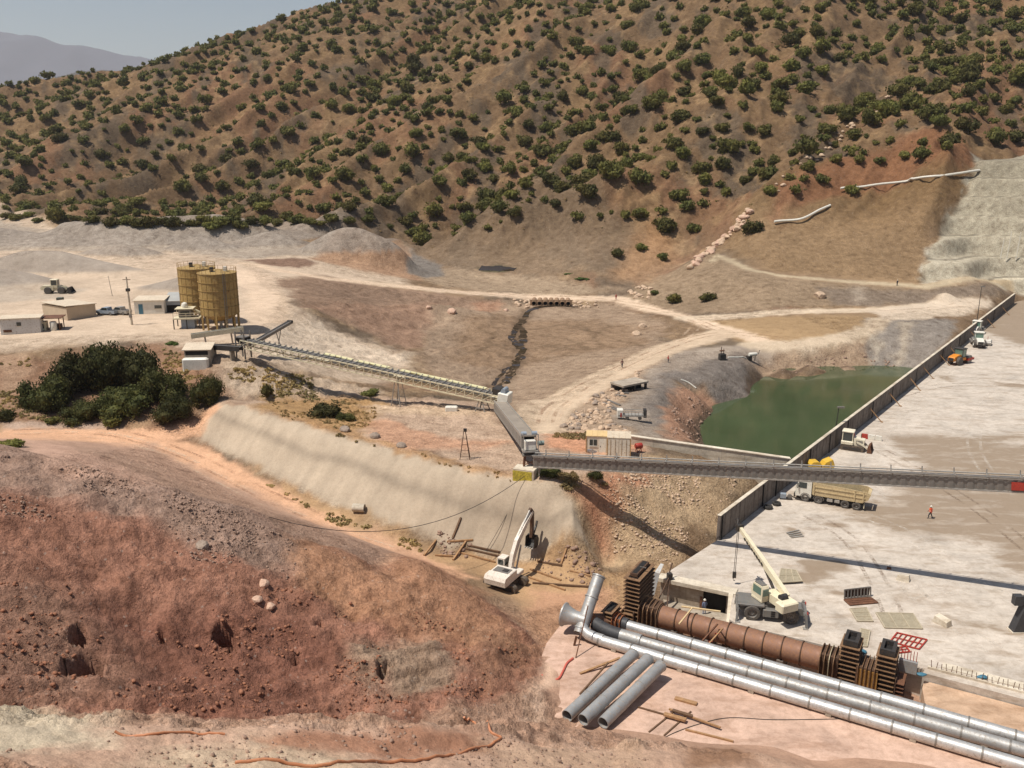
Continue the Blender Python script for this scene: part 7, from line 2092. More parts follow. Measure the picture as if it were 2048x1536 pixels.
MB().lathe([(.05, 0), (.3, 0), (.34, .15), (.3, .3), (.05, .3)], (.45, -.15, .45), 'Y', 16).obj('pump_case', M_STEEL_M, pu, True)
MB().path([(.5, .1, .45), (1.1, .1, .3), (2.0, -.2, .1), (3.4, -.1, .1)], .09, 8).obj('suction_hose', M_STEEL_D, pu, True)
a = U(1722, 876); b = U(1764, 882)
br = thing('barrier', 'white and red plastic barrier beside the crawler loader', 'barrier', (a.x, a.y, 0), math.atan2(b.y - a.y, b.x - a.x))
Lb = (b - a).length / 3
for i in range(3):
    MB().prism([(i * Lb + .02, .02), ((i + 1) * Lb - .04, .02), ((i + 1) * Lb - .1, .8), (i * Lb + .08, .8)], -.2, .2).obj('segment', M_WHITE if i else M_REDP, br)
def boulder(mb, c, s, seed, sq=(1, 1, .8), sub=2):
    bm = bmesh.new()
    bmesh.ops.create_icosphere(bm, subdivisions=sub, radius=1.0)
    rr = random.Random(seed)
    pl = [(Vector((rr.gauss(0, 1), rr.gauss(0, 1), rr.gauss(0, 1))).normalized(), rr.uniform(.62, .92)) for _ in range(9)]
    vs = []
    for v in bm.verts:
        p = v.co.copy()
        for nrm, dd in pl:
            k = p.dot(nrm) - dd
            if k > 0:
                p -= nrm * k
        p *= 1 + rr.uniform(-.035, .035)
        vs.append((c[0] + p.x * s * sq[0], c[1] + p.y * s * sq[1], c[2] + p.z * s * sq[2]))
    fs = [tuple(v.index for v in f.verts) for f in bm.faces]
    bm.free()
    mb.add(vs, fs)
    return mb
M_ROCKP = PM('pale_rock', C(204, 176, 148), .9, 0, .25, 1.0, C(150, 118, 92), .4, .4)
M_ROCKT = PM('pinkish_rock', C(206, 172, 148), .9, 0, .2, 1.2, C(170, 118, 90), .35, .4)
M_ROCKG = PM('grey_rock', C(158, 140, 124), .9, 0, .25, 1.2, C(112, 92, 78), .4, .4)
M_ROCKD = PM('dark_slate', C(52, 38, 34), .9, 0, .4, 1.5, C(90, 60, 48), .3, .5)
for px, py, s, lb in ((1806, 1160, .7, 'broken concrete lump on the deck, near the conveyor shadow'), (1884, 1248, .8, 'broken concrete lump with yellow stain on the deck'), (1778, 1138, .25, 'small brown stone on the deck beside the conveyor shadow')):
    p = U(px, py)
    o = (MB().hexa([(-1.1 * s, -.5 * s, -.5 * s), (1.0 * s, -.6 * s, -.5 * s), (1.1 * s, .5 * s, -.5 * s), (-.9 * s, .6 * s, -.5 * s), (-.9 * s, -.35 * s, .5 * s), (.8 * s, -.5 * s, .3 * s), (.9 * s, .4 * s, .45 * s), (-.8 * s, .5 * s, .6 * s)])).obj('concrete_lump', M_PCONC if s > .3 else M_RUST); o.location = (p.x, p.y, s * .42); o.rotation_euler = (.06, .04, px)
    tag(o, lb, 'rubble')
for px, py, lb, sc in ((1716, 1305, 'crumpled blue tarpaulin beside the ribbed shafts', .8), (1842, 1352, 'blue plastic sheet standing by the deck edge', .5), (1965, 1357, 'blue plastic tub on the deck edge', .55)):
    p = U(px, py)
    o = boulder(MB(), (0, 0, 0), sc, px, (1.1, .6, .4)).obj('tarpaulin', M_BLUE); o.location = (p.x, p.y, .15)
    tag(o, lb, 'tarpaulin')
# starter bars and shuttering along the near deck edge
a = Vector((38.9, 73.5, 0)); b = Vector((46.5, 69.1, 0)); dd = (b - a).normalized(); nn = Vector((-dd.y, dd.x, 0))
kb = thing('kerb_form', 'pale concrete kerb with rebar along the near edge of the deck', 'kerb', a, math.atan2(dd.y, dd.x))
Lk = 26
MB().box(0, Lk, .05, .35, 0.004, .22).obj('kerb', M_PCONC, kb)
MB().box(1.2, Lk, .9, 1.9, 0.004, .07).obj('screed_strip', M_PCONC, kb)
rbm = MB().cyl((0, 0, 0), (0, -.05, .75), .03, n=5).mesh('rebar', M_RUST)
for i in range(60):
    child(rbm, 'rebar', kb, (.3 + i * .42, .18 + .02 * (i % 3), .15), (0.1 * ((i * 7) % 5 - 2), .1 * ((i * 5) % 3 - 1), 0))
p = U(1815, 1338)
sb = thing('shutter_block', 'grey steel shutter with upright dowels beside the ribbed shafts', 'shutter', (p.x, p.y, 0), math.atan2(dd.y, dd.x))
MB().box(-.8, .8, -.2, .2, -.3, .9).obj('plate', M_GREYP, sb)
dm = MB().cyl((0, 0, 0), (0, 0, 1.0), .035, n=6).mesh('dowel', M_REDP)
for i in range(6):
    child(dm, 'dowel', sb, (-.65 + i * .26, .1, .9))
# black chute at the right
a = U(2032, 1262)
ch = thing('discharge_chute', 'black leaning steel discharge chute propped up on the deck', 'chute', (a.x, a.y, 0), 0)
MB().hexa([(-.55, -.5, .1), (.55, -.5, .1), (.55, .5, .1), (-.55, .5, .1), (1.6, -.5, 7.6), (2.7, -.5, 7.6), (2.7, .5, 7.6), (1.6, .5, 7.6)]).obj('trunk', M_BITUM, ch)
MB().box(-.65, .65, -.6, .6, 0.0, .12).obj('foot', M_PCONC, ch)
for s_y in (-1.6, 1.6):
    MB().beam((3.2, s_y, 0), (1.6, s_y * .25, 5.6), .2, .2).obj('prop', M_BITUM, ch)
MB().box(-.75, .1, -.35, .35, 3.0, 4.0).obj('vibrator', M_BITUM, ch)
# lamp posts
def lamp(base, h, label, lean=0.0):
    o = thing('lamp_post', label, 'lamp post', base)
    MB().cyl((0, 0, -.3), (lean, 0, h), .11, .07, n=8).obj('pole', M_STEEL_D, o)
    MB().box(lean - .25, lean + .9, -.2, .2, h - .05, h + .2).obj('lamp_head', M_STEEL_M, o)
    MB().box(-.3, .3, -.3, .3, -.3, .7).obj('base', M_STEEL_D, o)
w = WALL0 + wd * 168 - wnr * 1.2
lamp(Vector((w.x, w.y, 1.5)), 10.0, 'tall lamp post behind the far part of the dark wall')
w = WALL0 + wd * 48 - wnr * 1.0
lamp(Vector((w.x, w.y, 0.8)), 5.0, 'short lamp post over the pond behind the dark wall', .3)

# ---------------------------------------------------------------- terrace: containers, box, mast
def container(px, py, L, Wd, H, rz, label, roofm, win):
    p = G(px, py); p.z = min(ground(p.x, p.y), ground(p.x + L * .7, p.y + .5))
    o = thing('site_container', label, 'container', (p.x, p.y, p.z + .02), rz)
    M_CW = PM('container_cream', C(228, 216, 196), .6, 0, .12, .8, C(170, 130, 92), .3)
    MB().box(0, L, 0, Wd, 0, H).obj('wall', M_CW, o)
    MB().box(-.05, L + .05, -.08, Wd + .05, H, H + .1).obj('roof', roofm, o)
    for x in (0, L):
        for y in (0, Wd):
            MB().box(x - .07, x + .07, y - .07, y + .07, -.02, H + .02).obj('corner_post', PM('ochre_post', C(190, 152, 104), .7), o)
    for i in range(3):
        MB().box(L * (i + 1) / 4 - .04, L * (i + 1) / 4 + .04, 0, Wd, H + .1, H + .14).obj('roof_seam', roofm, o)
    if win:
        w_ = MB().box(L * .16, L * .5, -.05, -.005, 1.1, 2.0).obj('window', M_GLASS, o)
        MB().box(L * .12, L * .54, -.09, -.052, 1.0, 1.09).box(L * .32, L * .34, -.07, -.052, 1.1, 2.0).obj('window_frame', M_WHITE, w_)
        d_ = MB().box(L * .62, L * .92, -.04, -.005, .05, 2.1).obj('door', M_WHITE, o)
        MB().box(L * .65, L * .68, -.08, -.042, .95, 1.1).obj('handle', M_STEEL_D, d_)
    else:
        for i in range(2):
            d_ = MB().box(L * (.03 + .48 * i), L * (.49 + .48 * i), -.05, -.005, .08, H - .1).obj('door', M_CW, o)
            for k in range(2):
                MB().cyl((L * (.14 + .48 * i + .2 * k), -.08, .1), (L * (.14 + .48 * i + .2 * k), -.08, H - .15), .03, n=6).obj('lock_bar', PM('rusted_bar', C(186, 160, 124), .6), d_)
        for k in range(8):
            MB().box(L + .005, L + .05, .15 + k * (Wd - .3) / 8, .15 + (k + .5) * (Wd - .3) / 8, .1, H - .1).obj('corrugation', M_CW, o)
    return o
c_a = container(1172, 905, 3.0, 2.5, 2.45, -.12, 'cream office container with a window and ochre roof on the terrace', PM('ochre_roof', C(222, 190, 136), .65, 0, .15, .8), True)
c_b = container(1214, 912, 3.2, 3.0, 2.75, -.12, 'cream storage container with double doors beside the office one', M_SHEET, False)
p = G(1184, 905)
bg_ = boulder(MB(), (0, 0, 0), .75, 3, (1.3, .8, .7)).obj('foil_bundle', PM('shiny_foil', C(190, 190, 192), .25, .8, .2, 2.0, bmp=.4)); bg_.location = p + Vector((0, -.3, .3)); tag(bg_, 'shiny silver bundle heaped against the office container', 'bundle')
p = G(1277, 905)
ba_ = thing('fuel_bowser', 'small red fuel trolley beside the storage container', 'trolley', p, .4)
MB().lathe([(.02, -.5), (.38, -.5), (.42, -.44), (.42, .44), (.38, .5), (.02, .5)], (0, 0, .9), 'X', 16).obj('tank', M_REDP, ba_, True)
for s in (-.35, .35):
    MB().beam((s, -.3, 0), (s, 0, .7), .07, .07).beam((s, .3, 0), (s, 0, .7), .07, .07).obj('leg', M_REDP, ba_)
p = G(903, 822)
wb_ = MB().bbox(-1.0, 1.0, -.5, .5, 0, .75, .12).obj('plastic_tank', M_WHITE); wb_.location = p; tag(wb_, 'white plastic tank on the ground by the cream conveyor', 'tank')
p = G(930, 918)
lm = thing('lattice_mast', 'thin lattice tripod mast standing above the shotcrete bank', 'mast', p)
for sx in (-.7, .7):
    for sy in (-.5, .5):
        MB().beam((sx, sy, -.2), (sx * .15, sy * .15, 4.0), .07, .07).obj('leg', M_RUSTD, lm)
for k in range(4):
    z = .5 + k * .8; r_ = 1 - z / 4.6
    MB().beam((-.7 * r_, -.5 * r_, z), (.7 * r_, -.5 * r_, z), .05, .05).beam((.7 * r_, -.5 * r_, z), (.7 * r_, .5 * r_, z), .05, .05).obj('brace', M_RUSTD, lm)
MB().box(-.15, .3, -.15, .15, 3.9, 4.3).obj('lamp', M_BLACK, lm)
p = G(718, 1026)
cr_ = MB().tube((-.8, 0, .55), (.8, 0, .55), .55, .1, 20).obj('concrete_ring', M_PCONC, None, True); cr_.location = p; cr_.rotation_euler = (0, 0, -.15); tag(cr_, 'short white concrete pipe lying at the shotcrete bank foot', 'pipe')
# timbers and rails round the excavator
SG = 'timbers strewn round the excavator pit'; SL = 'old timber lying in the pit below the shotcrete bank'
for a, b in (((848, 1112), (872, 1082)), ((905, 1082), (922, 1042)), ((894, 1086), (946, 1084)), ((906, 1122), (932, 1088)), ((925, 1100), (1000, 1118)), ((920, 1108), (990, 1126)), ((935, 1092), (1000, 1110)), ((1075, 1126), (1124, 1134)), ((1122, 1132), (1133, 1104)), ((1060, 1140), (1122, 1162)), ((1058, 1156), (1130, 1182)), ((1140, 1144), (1180, 1156)), ((870, 1112), (905, 1116)), ((1065, 1168), (1180, 1176))):
    pa_ = G(*a); pb_ = G(*b)
    if (pb_ - pa_).length < 14:
        plank(pa_ + Vector((0, 0, .1)), pb_ + Vector((0, 0, .12)), 0, .22, .2, SL, M_WOODD if (a[0] % 2) else M_WOOD, group=SG, free=True)
# ---------------------------------------------------------------- valley: slab on legs, trailer, planks, pumps
p = G(1252, 782)
fb = thing('loading_ramp', 'grey concrete loading slab with a black open side on the gravel', 'ramp', (p.x, p.y, p.z - .7), .62)
MB().box(-2.0, 4.6, -1.4, 2.4, 1.9, 2.25).obj('slab', M_CONC, fb)
MB().box(-1.9, 4.5, 1.9, 2.3, -.3, 1.9).obj('back_wall', M_CONCD, fb)
for x in (-1.7, 1.2, 4.2):
    MB().box(x - .2, x + .2, -1.2, -.8, -.3, 1.9).obj('leg', M_STEEL_D, fb)
MB().box(-1.7, 4.4, .4, .5, -.2, 1.85).obj('under_slab_shade', M_DARK, fb)  # black sheet stands in for the shade under the slab
p = G(1236, 838)
tl_ = thing('site_trailer', 'long pale low trailer with railings on the gravel plateau', 'trailer', (p.x, p.y, p.z), -.05)
MB().box(0, 4.6, -.7, .7, .55, .8).obj('bed', M_STEEL_L, tl_)
MB().bbox(-.2, .8, -.7, .7, .4, 1.7, .06).obj('cabinet', M_WHITE, tl_)
MB().box(.3, .55, -.73, -.7, .5, 1.2).obj('red_door', M_REDP, tl_)
for i in range(7):
    MB().box(1.0 + i * .58, 1.08 + i * .58, -.7, -.62, .8, 1.45).obj('rail_post', M_STEEL_L, tl_)
MB().box(1.0, 4.6, -.7, -.62, 1.4, 1.48).box(1.0, 4.6, .62, .7, 1.4, 1.48).obj('rail', M_STEEL_L, tl_)
MB().box(4.2, 4.7, -.7, .7, .4, 1.7).obj('tool_box', M_STEEL_D, tl_)
for s in (-.6, .6):
    for x in (1.5, 3.6):
        wheel(tl_, x, s, .3, .3, .2)
for k, (a, b) in enumerate((((1206, 806), (1236, 820)), ((1212, 800), (1240, 812)), ((1216, 816), (1240, 824)), ((1226, 790), (1252, 794)), ((1230, 786), (1258, 788)))):
    pa_ = G(*a); pb_ = G(*b)
    plank(pa_ + Vector((0, 0, .1)), pb_ + Vector((0, 0, .14)), 0, .45, .14, 'grey sheet pile dumped beside the riprap', M_STEEL_M, 'sheet_pile', cat='sheet pile', group='sheet piles beside the riprap', free=True)
p = G(1444, 720)
pm = thing('pump_station', 'dark pump skid with a mast at the gravel slope top', 'pump', p, .2)
MB().bbox(-.7, .7, -.6, .6, 0, 1.4, .05).obj('engine_case', M_STEEL_D, pm)
MB().beam((-.3, 0, 1.4), (-.3, 0, 3.0), .12, .12).beam((.3, 0, 1.4), (.3, 0, 2.6), .1, .1).obj('mast', M_RUSTD, pm)
MB().box(-.6, .4, -.3, .3, 2.0, 2.2).obj('cross_head', M_RUST, pm)
p = G(1500, 722)
pm = thing('pump_station', 'white tank trailer with a pipe above the pond bank', 'pump', p, .3)
MB().lathe([(.02, -1.0), (.4, -1.0), (.45, -.9), (.45, .9), (.4, 1.0), (.02, 1.0)], (.6, 0, 1.5), 'X', 16).obj('tank', M_WHITE, pm, True)
MB().box(-.8, .2, -.5, .5, 0, 1.2).obj('engine_case', M_STEEL_D, pm)
for x in (-.1, 1.3):
    MB().beam((x, 0, -.1), (x, 0, 1.1), .14, .14).obj('leg', M_STEEL_M, pm)
MB().path([(1.6, 0, 1.5), (2.2, 0, 1.6), (2.4, 0, 2.4)], .12, 8).obj('pipe', M_STEEL_L, pm, True)
hose([(1456, 716), (1480, 716), (1492, 718)], .16, 'white pipe lying between the two pumps above the pond', M_WHITE, 'pipe', cat='pipe')
hose([(1362, 760), (1376, 768), (1392, 780)], .14, 'pale pipe running down the dark gravel bank', M_WHITE, 'pipe', cat='pipe')
# white pipes on the cut slope
hose([(1548, 452), (1575, 448), (1602, 447), (1630, 432), (1660, 416)], .42, 'white pipe zigzagging up the brown cut slope below the junipers', M_WHITE, 'pipe', cat='pipe', lift=.7)
hose([(1680, 388), (1740, 376), (1810, 368), (1830, 362), (1880, 354), (1958, 347)], .42, 'long white pipe along the top of the brown cut slope', M_WHITE, 'pipe', cat='pipe', lift=.9)
for k, (px, py, h) in enumerate(((2000, 520, 6.5), (2012, 526, 9.0), (2030, 530, 8.5))):
    p = G(px, py)
    o = thing('survey_pole', 'white pole planted on the terraced shotcrete slope', 'pole', p, group='white poles on the shotcrete slope')
    MB().cyl((0, 0, -.5), (.4, 0, h), .12, .1, n=8).obj('shaft', M_WHITE, o)
    MB().cyl((.4, 0, h), (.41, 0, h + .2), .16, n=8).obj('cap', M_WHITE, o)

# ================================================================== ROCKS AND PLANTS
def leaf_mat(name, cols, rnd_amt=.35):
    m, nt, b, out = ntree(name)
    oi = nt.nodes.new('ShaderNodeObjectInfo')
    pos = geopos(nt)
    n1 = noise(nt, .9, 3, .6, pos); n2 = noise(nt, .11, 2, .5, pos)
    c = ramp(nt, n1, [(.28, cols[0]), (.52, cols[1]), (.75, cols[2])])
    c = mixc(nt, 1.0, c, ramp(nt, n2, [(.35, (.75, .80, .75)), (.65, (1.25, 1.15, 1.0))]), 'MULTIPLY')
    hs = nt.nodes.new('ShaderNodeHueSaturation')
    nt.links.new(c, hs.inputs['Color'])
    nt.links.new(maprange(nt, oi.outputs['Random'], 0, 1, 1 - rnd_amt, 1 + rnd_amt), hs.inputs['Value'])
    nt.links.new(maprange(nt, oi.outputs['Random'], 0, 1, .485, .515), hs.inputs['Hue'])
    nt.links.new(hs.outputs[0], b.inputs['Base Color'])
    b.inputs['Roughness'].default_value = .75
    b.inputs['Specular IOR Level'].default_value = .2
    tl = nt.nodes.new('ShaderNodeBsdfTranslucent'); nt.links.new(hs.outputs[0], tl.inputs[0])
    mx = nt.nodes.new('ShaderNodeMixShader'); mx.inputs[0].default_value = .3
    nt.links.new(b.outputs[0], mx.inputs[1]); nt.links.new(tl.outputs[0], mx.inputs[2]); nt.links.new(mx.outputs[0], out.inputs[0])
    return m
M_LEAF = leaf_mat('juniper_foliage', [(.058, .062, .016), (.124, .120, .034), (.210, .182, .060)])
M_LEAFD = leaf_mat('dark_carob_foliage', [(.032, .036, .012), (.070, .072, .022), (.140, .126, .042)], .35)
M_LEAFY = leaf_mat('dry_scrub', [(.22, .17, .08), (.36, .27, .13), (.48, .37, .19)], .2)
M_LEAFG = leaf_mat('fresh_green', [(.05, .085, .02), (.09, .14, .035), (.14, .19, .06)], .2)
M_BARK = PM('bark', C(112, 92, 74), .9, 0, .3, 3, bmp=.3)
def crown_arrays(seed, nl, leaf, lobes=9, flat=.78, core=True, spread=1.0):
    """unit crown: leaf sized quads through the outer part of many overlapping lobes, standing on z=0"""
    R = np.random.RandomState(seed)
    L = []
    for i in range(lobes):
        a = R.uniform(0, 6.283); q = R.uniform(0, .58) ** .8 * spread
        z = R.uniform(.22, .62) * flat * (1.15 - .5 * q)
        L.append((math.cos(a) * q, math.sin(a) * q, z, R.uniform(.26, .44), R.uniform(.22, .36) * flat))
    V = []; F = []
    n0 = 0
    if core:
        bm = bmesh.new(); bmesh.ops.create_icosphere(bm, subdivisions=1, radius=1.0)
        cv = np.array([v.co[:] for v in bm.verts]); cf = [tuple(v.index for v in f.verts) for f in bm.faces]; bm.free()
        for (x, y, z, rx, rz) in L:
            V.append(cv * np.array([rx * .70, rx * .70, rz * .70]) * (1 + R.uniform(-.15, .15, (len(cv), 1))) + np.array([x, y, z]))
            F += [tuple(i + n0 for i in f) for f in cf]; n0 += len(cv)
    per = max(1, nl // lobes)
    for (x, y, z, rx, rz) in L:
        d = R.normal(size=(per, 3)); d[:, 2] = d[:, 2] * .9 + .15
        d /= np.linalg.norm(d, axis=1)[:, None]
        rad = R.uniform(.68, 1.12, (per, 1))
        c = d * rad * np.array([rx, rx, rz]) + np.array([x, y, z])
        nrm = d + R.normal(size=(per, 3)) * .55
        nrm /= np.linalg.norm(nrm, axis=1)[:, None]
        t = np.cross(nrm, R.normal(size=(per, 3))); t /= np.linalg.norm(t, axis=1)[:, None]
        b = np.cross(nrm, t)
        s = leaf * R.uniform(.6, 1.35, (per, 1))
        bend = nrm * s * .25
        q = np.stack([c - t * s - b * s * .6, c + t * s - b * s * .6 + bend, c + t * s * .7 + b * s * .6, c - t * s * .7 + b * s * .6 - bend], 1).reshape(-1, 3)
        V.append(q)
        F += [(n0 + 4 * i, n0 + 4 * i + 1, n0 + 4 * i + 2, n0 + 4 * i + 3) for i in range(per)]
        n0 += 4 * per
    return np.concatenate(V), F
def crown_mesh(name, mat, *a, **k):
    v, f = crown_arrays(*a, **k)
    me = bpy.data.meshes.new(name)
    me.from_pydata([tuple(p) for p in v], [], f)
    me.materials.append(mat)
    me.update()
    return me
def trunk_mesh(seed, h=.45, r=.05, limbs=5):
    rr = random.Random(seed); mb = MB()
    mb.path([(0, 0, -.08), (rr.uniform(-.03, .03), rr.uniform(-.03, .03), h * .5), (rr.uniform(-.06, .06), rr.uniform(-.06, .06), h)], [r * 1.3, r, r * .6], 7)
    for i in range(limbs):
        a = rr.uniform(0, 6.28); q = rr.uniform(.25, .5); z0 = rr.uniform(.1, .35) * h
        mb.path([(0, 0, z0), (math.cos(a) * q * .5, math.sin(a) * q * .5, z0 + h * .4), (math.cos(a) * q, math.sin(a) * q, z0 + h * .75)], [r * .6, r * .42, r * .2], 5)
    return mb.mesh('trunk', M_BARK, True)
def tree(crown, trunk, loc, scale, rz, label, cat='bush', group=None, name='bush'):
    o = thing(name, label, cat, loc, rz, group)
    o.scale = scale if isinstance(scale, tuple) else (scale,) * 3
    child(crown, 'crown', o); child(trunk, 'trunk', o)
    return o
BUSH = [crown_mesh('crown', M_LEAF, 500 + i, 800, .06, 9 + i % 4, .82 + .06 * (i % 3), spread=.80) for i in range(7)]
TRK = [trunk_mesh(i) for i in range(3)]
BIG = [crown_mesh('crown', M_LEAFD, 600 + i, 6000, .026, 17 + i, .95, spread=1.05) for i in range(4)]
SCRUB = [crown_mesh('crown', M_LEAFY, 640 + i, 260, .09, 6, .6) for i in range(3)]
GREENB = [crown_mesh('crown', M_LEAFG, 650 + i, 400, .08, 7, .6) for i in range(2)]
MEDB = [crown_mesh('crown', M_LEAFD, 660 + i, 2000, .038, 11, .8, spread=.9) for i in range(3)]
# ---------------------------------------------------------------- single plants one can point to
def plant(px, py, w, label, kind, hz=1.0, group=None, cat='bush', name='bush', k=0, z=None):
    """px,py = foot of the plant in the photograph, w = width in metres"""
    p = G(px, py)
    s = w / 1.75
    src = {'j': BUSH, 'd': MEDB, 'b': BIG, 's': SCRUB, 'g': GREENB}[kind]
    return tree(src[k % len(src)], TRK[k % 3], (p.x, p.y, p.z - .12 * s), (s, s, s * hz * (1.25 if kind in 'jd' else 1.0)), (px * 7 + py) % 6.28, label, cat, group, name)
for k, (px, py, w, hz, lb) in enumerate(((100, 815, 8.5, 1.5, 'dark grey green tree at the cluster edge by the goat path'), (145, 785, 9.5, 1.6, 'tall dark tree in the cluster below the white cabin'), (205, 770, 10, 1.75, 'tallest dark tree of the cluster below the yard'), (268, 772, 9.5, 1.65, 'dark green tree rising in front of the yard edge'), (325, 800, 8.5, 1.5, 'broad dark tree of the cluster towards the silos'), (350, 838, 6.5, 1.3, 'dark tree low in the cluster beside the haul road'), (245, 825, 8.5, 1.2, 'dark tree in the middle of the cluster'), (165, 838, 7, 1.0, 'low dark tree at the cluster foot with pale stems'))):
    plant(px, py, w, lb, 'b', hz, 'dark trees below the works yard', 'tree', 'broadleaf_tree', k)
plant(417, 806, 5.6, 'lone dark tree beside the end of the shotcrete bank', 'b', 1.9, None, 'tree', 'broadleaf_tree', 2)
plant(535, 796, 3.2, 'grey scrub bush on the pale bluff below the cream conveyor', 'j', 1.2, k=2)
plant(645, 832, 6.0, 'broad dark bush in yellow grass under the cream conveyor', 'd', .8, k=0)
plant(692, 840, 3.4, 'smaller dark bush touching the broad one in yellow grass', 'd', .8, k=1)
plant(740, 792, 4.6, 'low olive bush against the cream conveyor legs', 'j', .5, k=1)
plant(1102, 950, 3.6, 'low dark bush in the shade beside the yellow block', 'd', .6, k=2)
plant(1190, 960, 2.2, 'round dark bush under the long conveyor on the slope crest', 'd', 1.1, k=0)
plant(25, 893, 4.0, 'olive scrub bush on the near bank of the haul road', 'j', .6, k=3)
plant(105, 846, 3.5, 'small olive shrub at the haul road edge by the dark trees', 'j', .6, k=4)
plant(225, 848, 5.0, 'low olive shrub at the foot of the dark trees', 'j', .6, k=5)
plant(8, 838, 4.0, 'dark shrub beside the goat path', 'd', .9, k=1)
plant(540, 972, 1.6, 'dry brown tuft at the shotcrete bank foot', 's', .6, k=0)
plant(1165, 558, 6.0, 'bright green reeds at the river edge below the rock face', 'g', .5, k=0)
plant(1138, 548, 3.6, 'small bright green reeds beside the larger ones', 'g', .5, k=1)
plant(345, 690, 3.2, 'small bright green shrub at the yard edge above the dark trees', 'g', .8, k=0)
HG = 'round bushes on the hill foot'
for k, (px, py, w, lb) in enumerate(((1336, 462, 12, 'broad dark juniper alone on the tan spur above the rock face'), (1502, 468, 9, 'juniper beside the pale boulder gully under the white pipe'), (1235, 516, 6, 'olive bush on the ochre foot of the spur'), (1283, 500, 5.5, 'olive bush on the ochre foot of the spur'), (1326, 520, 5.5, 'olive bush on the ochre foot of the spur'), (1348, 606, 5.6, 'dark bush on the bank above the road fork'), (1415, 602, 6.2, 'dark bush on the slope between two roads'), (1309, 590, 3.6, 'small dark bush beside pale rubble at the road fork'), (1705, 388, 6.5, 'dark bush standing by the long white pipe'), (1842, 318, 6, 'dark round bush above the red soil scar'), (1643, 366, 7, 'dark bush at the gully edge above the cut slope'), (780, 458, 4.5, 'small dark bush at the stockpile end'))):
    plant(px, py, w, lb, 'j', 1.0, 'olive bushes on the ochre spur foot' if 'ochre foot' in lb else None, k=k)
for k, (px, py, w, hz) in enumerate(((30, 440, 9, .8), (110, 440, 14, .9), (75, 445, 7, .6), (225, 452, 9, .8), (300, 454, 10, .85), (350, 455, 9, .8), (385, 452, 8, .8), (440, 452, 12, .8), (480, 455, 8, .8), (530, 452, 8, .9), (595, 446, 9, .9), (255, 446, 8, .8), (270, 452, 9, .7), (325, 448, 9, .8), (410, 446, 8, .9), (425, 456, 8, .7), (465, 448, 9, .8), (505, 446, 8, .8), (555, 450, 7, .8), (575, 442, 8, .9), (620, 448, 8, .8), (640, 452, 6, .8), (665, 446, 8, .8), (700, 450, 7, .8), (735, 446, 7, .9), (150, 442, 8, .7), (185, 446, 8, .7), (15, 436, 8, .8), (55, 434, 8, .8))):
    plant(px, py, w, 'grey green bush in the thicket between stockpiles and hill', 'j', hz, 'thicket behind the stockpiles', k=k)
# ---------------------------------------------------------------- the hillside bushes
rs = np.random.RandomState(12)
def project(x, y, z):
    z = z - EYE
    d = y * CP - z * SP; u = y * SP + z * CP
    return 1024 + x / d * FPX, 768 - u / d * FPX
BARE = [[(1390, 560), (1450, 470), (1560, 400), (1700, 345), (1840, 330), (1950, 300), (2100, 280), (2300, 600), (1400, 600)],
        [(800, 470), (880, 465), (1000, 450), (1080, 410), (1170, 430), (1220, 480), (1210, 520), (1330, 545), (1300, 570), (800, 560)],
        [(230, 400), (330, 345), (420, 300), (470, 330), (330, 400)], [(390, 270), (420, 190), (500, 180), (520, 250), (470, 290)], [(540, 320), (620, 240), (740, 190), (720, 250), (620, 320)],
        [(900, 200), (980, 130), (1060, 110), (1040, 190), (960, 230)], [(1600, 200), (1680, 130), (1800, 110), (1820, 160), (1680, 240)], [(1120, 150), (1200, 60), (1300, 60), (1280, 110), (1180, 150)], [(1400, 480), (1430, 400), (1560, 330), (1590, 340), (1480, 430)]]
DENSE = [[(0, 395), (300, 410), (800, 405), (800, 440), (0, 432)], [(1560, 330), (1650, 250), (1800, 160), (2050, 60), (2200, 0), (2200, 250), (1900, 300), (1700, 320)], [(440, 330), (600, 270), (760, 300), (880, 330), (830, 420), (560, 430)], [(1300, 330), (1450, 130), (1500, 150), (1480, 300), (1400, 360)]]
cand = []
NC = 60000
cx = rs.uniform(-520, 560, NC); cy = rs.uniform(290, 900, NC)
okk = np.abs(cx) < cy * .66 + 20
cx, cy = cx[okk], cy[okk]
hh = rsample(HILL, cx, cy)
cz = ground_np(cx, cy)
ppx, ppy = project(cx, cy, cz)
dens = fbm(cx / 32, cy / 32, 801, 3)
gg = fbm((cx * .79 - cy * .61 + 10 * (fbm(cx / 60, cy / 60, 31, 2) - .5)) / 52, (cx * .61 + cy * .79 + 10 * (fbm(cx / 60, cy / 60, 37, 2) - .5)) / 150, 3, 4, .5, True)
dens = dens + (.58 - gg) * .45
pr = sstep(dens, .34, .54) * .85 + .15
for poly in BARE:
    pr[inpoly(ppx, ppy, poly)] *= .04
for poly in DENSE:
    k = inpoly(ppx, ppy, poly); pr[k] = np.maximum(pr[k] * 1.5, .8)
pr[hh < .75] = 0
pr[inpoly(cx, cy, STEP_POLY)] = 0
pr[inpoly(ppx, ppy, [(1880, 600), (1900, 440), (1935, 300), (2300, 240), (2300, 640)])] = 0
pr[(ppy > 545) | ((ppx < 800) & (ppy > 440))] = 0
keep = rs.uniform(0, 1, len(cx)) < pr
cx, cy, cz, ppx, ppy = cx[keep], cy[keep], cz[keep], ppx[keep], ppy[keep]
cell = {}
chosen = []
szs = np.exp(rs.normal(2.12, .36, len(cx)))             # bush widths
szs = np.clip(szs, 2.6, 12.5)
